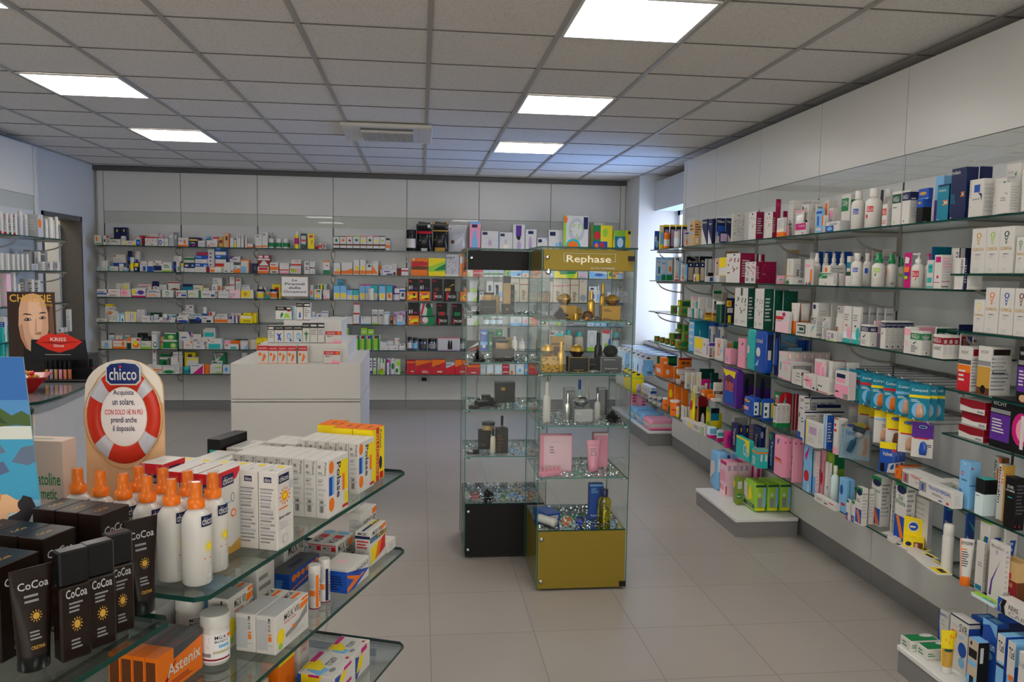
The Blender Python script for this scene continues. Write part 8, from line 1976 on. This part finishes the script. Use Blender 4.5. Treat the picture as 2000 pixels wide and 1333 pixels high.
# hook bar with hanging plasters in the fourth side bay
zt1 = atx(1755, 740, 2.12).z; ztl = atx(1745, 810, 2.12).z
for z_, l in ((zt1, 'upper chrome hook rail carrying teal cards'), (ztl, 'lower chrome hook rail carrying yellow cards')):
    t = empty('hook_rail', (2.43, 3.42, z_)); tag(t, l+' on the side wall', 'rail')
    m = MB(); m.box(-.012, -.4, -.008, .0, .42, .012, STEEL); m.obj('rail', t)
    for i in range(8): m = MB(); m.tube([(-.01, .36-.098*i, 0), (-.30, .36-.098*i, 0), (-.312, .36-.098*i, .010)], .003, CHROME, 6); m.obj('hook', t)
TEAL = [('pu', 'w', 'purple band and white cover'), ('rd', 'tq', 'red band and green stick'), ('rd', 'te', 'red band'), ('ye', 'or', 'yellow band and orange finger'), ('rd', 'or', 'red band and orange finger'), ('lb', 'sk', 'pale band and beige hand'), ('ye', 'sk', 'yellow band and beige heel')]
for i, (b1, b2, l) in enumerate(TEAL):
    y = 3.42+.36-.098*i; n_ = 3 if i in (0, 6) else 2
    for j in range(n_):
        tk = [f'B:{b1}:.62:.7', 'T:lt:.12:.78:.88:.88:Compeed', 'L:lt:.1:.5:.6:.58:2', f'E:lb:.15:.05:.85:.5']
        o = blister(2.145+.035*j, y, zt1-.010, .082, .155, ('te', b2), f'teal hanging card, {l}, '+('at hook tip' if j == 0 else 'second on its hook' if j == 1 else 'third on its hook')+f', {ORD[i]} hook', -.75, tk, name='plaster_pack'); o['group'] = 'teal plaster cards on the upper hooks'
YEL = [('ye', 'lg', 0), ('ye', 'sk', 0), ('ye', 'sk', 1), ('w', 'sk', 0), ('ye', 'br', 0), ('ye', 'sk', 0), ('pu', 'bu', 0)]
for i, (b1, b2, e_) in enumerate(YEL):
    y = 3.42+.36-.098*i
    o = blister(2.17 if i > 2 else 2.26, y, ztl-.010, .085, .155, ('w', b2), (f'{CNAME[b1]} topped hanging foot care card with {CNAME[b2]} picture, {ORD[i]} lower hook' if b1 != 'w' else 'plain white hanging foot care card, fourth lower hook'), -.75,
        ([f'B:{b1}:.55:1', 'E:nb:.25:.8:.75:.93', 'E:w:.3:.82:.7:.91', 'E:bu:.33:.83:.67:.90', 'R:rd:.1:.52:.8:.56', 'L:nb:.5:.25:.95:.4:3'] if b1 != 'w' else ['B:ye:.8:1', 'B:lb:.7:.74', 'L:g:.4:.4:.9:.6:3']), name='foot_care_pack'); o['group'] = 'foot care cards on the lower hooks'
# foot file in a clear blister and its refill pouches on the fifth shelf
q = Vector((2.155, solveY(1672, 2.155, .72), ZS[4])); t = empty('foot_file_pack', q, -.75); tag(t, 'large clear blister pack holding a blue foot file', 'blister pack')
m = MB(); w, h = .145, .175; m.prism([(-w/2, 0), (w/2, 0), (w*.44, h*.85), (w*.3, h), (-w*.3, h), (-w*.44, h*.85)], lambda u, v, k_: (u, k_, v), .003, M('a8d4ec', .4))
m.paint(lambda u, v, e: ((u-.5)*w, -e, v*h), ['P:ye:.08:.84:.92:.84:.8:1:.2:1', 'E:w:.12:.84:.45:.98', 'E:bu:.15:.855:.42:.965', 'P:w:.5:.05:.95:.05:.92:.7:.6:.65', 'T:bu:.12:.62:.42:.78:Velvet', 'P:sk:.68:.1:.82:.1:.85:.35:.82:.6:.72:.55:.74:.3', 'E:rd:.74:.82:.88:.92'], 'f'); m.obj('card', t)
g = MB(); g.tube([(-.03, -.016, .03), (-.012, -.02, .08), (.01, -.022, .115)], .015, M('1b6fa0', .25, 0, .5), 14); g.tube([(.008, -.022, .11), (.02, -.024, .135)], .018, M('w', .3), 14); g.obj('foot_file', t)
g = MB(); g.tube([(-.012, -.03, .152), (.042, -.03, .14)], .015, M('14384e', .3), 14); g.obj('roller', t)
g = MB(); g.prism([(-w*.5, .0), (w*.5, 0), (w*.46, h*.88), (w*.3, h*1.02), (-w*.3, h*1.02), (-w*.46, h*.88)], lambda u, v, k_: (u, -.046+k_, v), .044, PLASTIC); g.obj('clear_cover', t)
for j in range(3):
    yy = solveY(1728, 2.13, .72)+.0; o = put_vessel('bag', 2.14+.03*j, yy-.0+.012*j, ZS[4], .075, .14, -.75, ['bu', 'ye'], 'S4', .012, ('fB:ye:.78:1', 'fE:nb:.2:.8:.8:.92', 'fT:w:.2:.55:.8:.68:Velvet', 'fP:w:.5:.0:1:.0:1:.35:.6:.3', 'fR:k:.1:.02:.35:.3', 'fE:rd:.75:.68:.95:.8'), f'blue and yellow foot file refill pouch, {ORD[j]} from shelf edge')
# yellow display card with flat sachets, lowest shelf
q = atz(1788, 1070, ZS[5]); q.x -= .03; q.y -= .03; t = empty('insole_display', q, -.55); tag(t, 'yellow folding card box with raised header and blue oval', 'display box')
m = MB(); m.box(-.04, 0, 0, .04, .05, .05, M('ye', .4), bev=.001); m.prism([(-.04, .05), (.04, .05), (.042, .10), (.03, .125), (-.04, .135)], lambda u, v, k_: (u, .046+k_, v), .002, M('ye', .4))
m.paint(lambda u, v, e: ((u-.5)*.08, -e, v*.05), ['R:br:.5:.1:.95:.7', 'R:sk:.55:.15:.7:.6', 'E:nb:.1:.3:.4:.7'], 'f'); m.paint(lambda u, v, e: ((u-.5)*.08, .046-e, .05+v*.08), ['E:w:.2:.2:.75:.8', 'E:bu:.25:.27:.7:.73', 'L:w:.3:.4:.65:.6:1'], 'f'); m.obj('box_card', t)
for i in range(5):
    q = atz(1752+14*i, 1052+16*i, ZS[5]); o = small('insole_packet', f'flat white and yellow insole packet lying on lowest side shelf, {ORD[i]} from window', 'packet', (q.x+.03, q.y-.0, ZS[5]+.0005+.004*i), lambda m: (m.prism([(-.03, -.09), (.03, -.09), (.035, -.02), (.03, .09), (-.03, .09), (-.035, .0)], lambda u, v, k_: (u, v, k_), .0035, M('w', .25)), m.face([(-.02, -.085, .0037), (.025, -.085, .0037), (.03, -.02, .0037), (-.022, -.01, .0037)], M('ye', .4)), m.face([(-.005, -.075, .0039), (.018, -.075, .0039), (.02, -.03, .0039), (-.004, -.03, .0039)], M('k', .4))), .35-.12*i); o['group'] = 'insole packets on the lowest side shelf'
for i, (x_, y_) in enumerate(((1540, 922), (1582, 936), (1614, 950))):
    q = atz(x_, y_, ZS[5]); put_vessel('pack', q.x+.02, q.y, ZS[5], .06, .028, -.3, ['w'], 'S5', .13, ('fE:gn:.1:.3:.6:.8',), f'white flat packet of wipes, {ORD[i]} from window on lowest shelf')
# ---- left unit stock: near corner px xn, far end of front xf, back of near side xl
def left_row(txt, z, ox, oy, s, XF=-3.20):
    for ln in txt.strip().splitlines():
        n, o, spec = parse_line(ln); x0, x1, yt = n; xm = (ox+x0/s)*.35+(ox+x1/s)*.65; X = XF-o.get('^', 0)
        Yn = solveY(xm, X, z); Yf = solveY(ox+x1/s, X, z); w = max(Yf-Yn, .03); h = max(aty(xm, oy+yt/s, Yn).z-z, .02); dpx = xm-(ox+x0/s); d = max(dpx/FPX*Yn*.97, .02)
        LEFT.setdefault(z, []).append(dict(a0=Yn, a1=Yn+w, f=-X, d=min(d, .2), z0=z, z1=z+h, v=spec[0] == '%', s=spec))
def solveYL(xp, X, z):
    a, b = 1.0, 9.3
    for _ in range(40):
        m = (a+b)/2
        if px((X, m, z))[0] < xp: a = m
        else: b = m
    return (a+b)/2
_sY = solveY
def solveY(xp, X, z): return solveYL(xp, X, z) if X < 0 else _sY(xp, X, z)
LEFT = {}
left_row('''
-60,-25,890 w lB:rd:.4:.5 lL:g:.1:.1:.9:.9:4
-20,35,890 w lB:rd:.0:.12 lY:rd:.3:.2:.7:.9:linea
40,85,905 w lB:rd:.0:.1 lY:rd:.3:.2:.7:.9:linea
88,130,912 w lB:gn:.0:.1 lP:gn:.1:.6:.5:.6:.3:.9 lL:dg:.2:.2:.8:.8:5
132,172,912 w lB:rd:.0:.1 lE:mg:.3:.8:.7:.95 lL:dg:.2:.2:.8:.8:5
176,240,880 %can:lg:w
242,285,920 %can:lg:w
285,440,915 lg E:or:.0:.4:.6:.8 lL:w:.2:.3:.8:.8:4
445,492,965 %can:w:w
478,548,945 %can:w:w
552,594,940 %can:w:w
''', ZS[0], 0, 240, 5.127)
left_row('''
-80,-30,75 w lL:g:.1:.2:.9:.9:3
-25,40,72 w lY:rd:.3:.1:.6:.5:new
44,98,80 w lV:cr:.5:.8
100,150,84 w lV:lg:.5:.8
152,192,84 w lV:lg:.5:.8
194,238,84 w lV:lg:.5:.8
240,292,84 w lV:lg:.5:.8
245,350,42,^.1 g lB:lg:.3:.9
350,412,60,^.05 w lE:g:.3:.3:.7:.7
414,480,58,^.05 g lB:w:.8:.9
215,382,182 lg L:g:.1:.1:.9:.9:3
385,455,162 w L:g:.1:.1:.9:.9:3
458,530,160 w lR:g:.6:.3:.9:.8
532,602,160 w lR:g:.6:.3:.9:.8
''', ZS[1], 0, 480, 5.127)
left_row('''
-60,10,330 lg lL:w:.1:.1:.9:.9:4
-0,118,280 lp lL:w:.1:.1:.9:.9:4
120,165,270 w lR:lb:.3:.2:.7:.5
168,205,385 w lR:lb:.3:.2:.7:.8
208,288,335 g lL:w:.1:.1:.9:.9:7
290,350,340 w lL:dg:.1:.1:.9:.9:8
354,412,345 w lL:dg:.1:.1:.9:.9:8
''', ZS[2], 0, 480, 5.127)
left_row('''
10,75,715 w lB:bu:.6:.8 lB:tq:.0:.3
80,120,800 tq lB:w:.3:.6
580,640,825 w lE:bu:.3:.3:.7:.7
642,668,820 w lB:lg:.6:.8
668,722,640 w lB:lg:.0:.5 lL:g:.2:.6:.8:.8:2
''', ZS[3], 0, 480, 5.127)
left_row('''
-60,0,880 w lB:tq:.0:.6
-0,60,820 tq lB:w:.2:.4
62,120,860 tq lE:w:.3:.3:.7:.7
''', ZS[4], 0, 480, 5.127)
for z, E in LEFT.items():
    for e in E: e['f'] = e['f']  # front distance from the room centre line
    settle(E, 3.45)
    for e in E: spawn(e['s'], -e['f'], e['a0'], e['z0'], max(e['a1']-e['a0'], .01), e['d'], e['z1']-e['z0'], math.pi/2, 'L', 'skincare_box')
solveY = _sY
label_all()
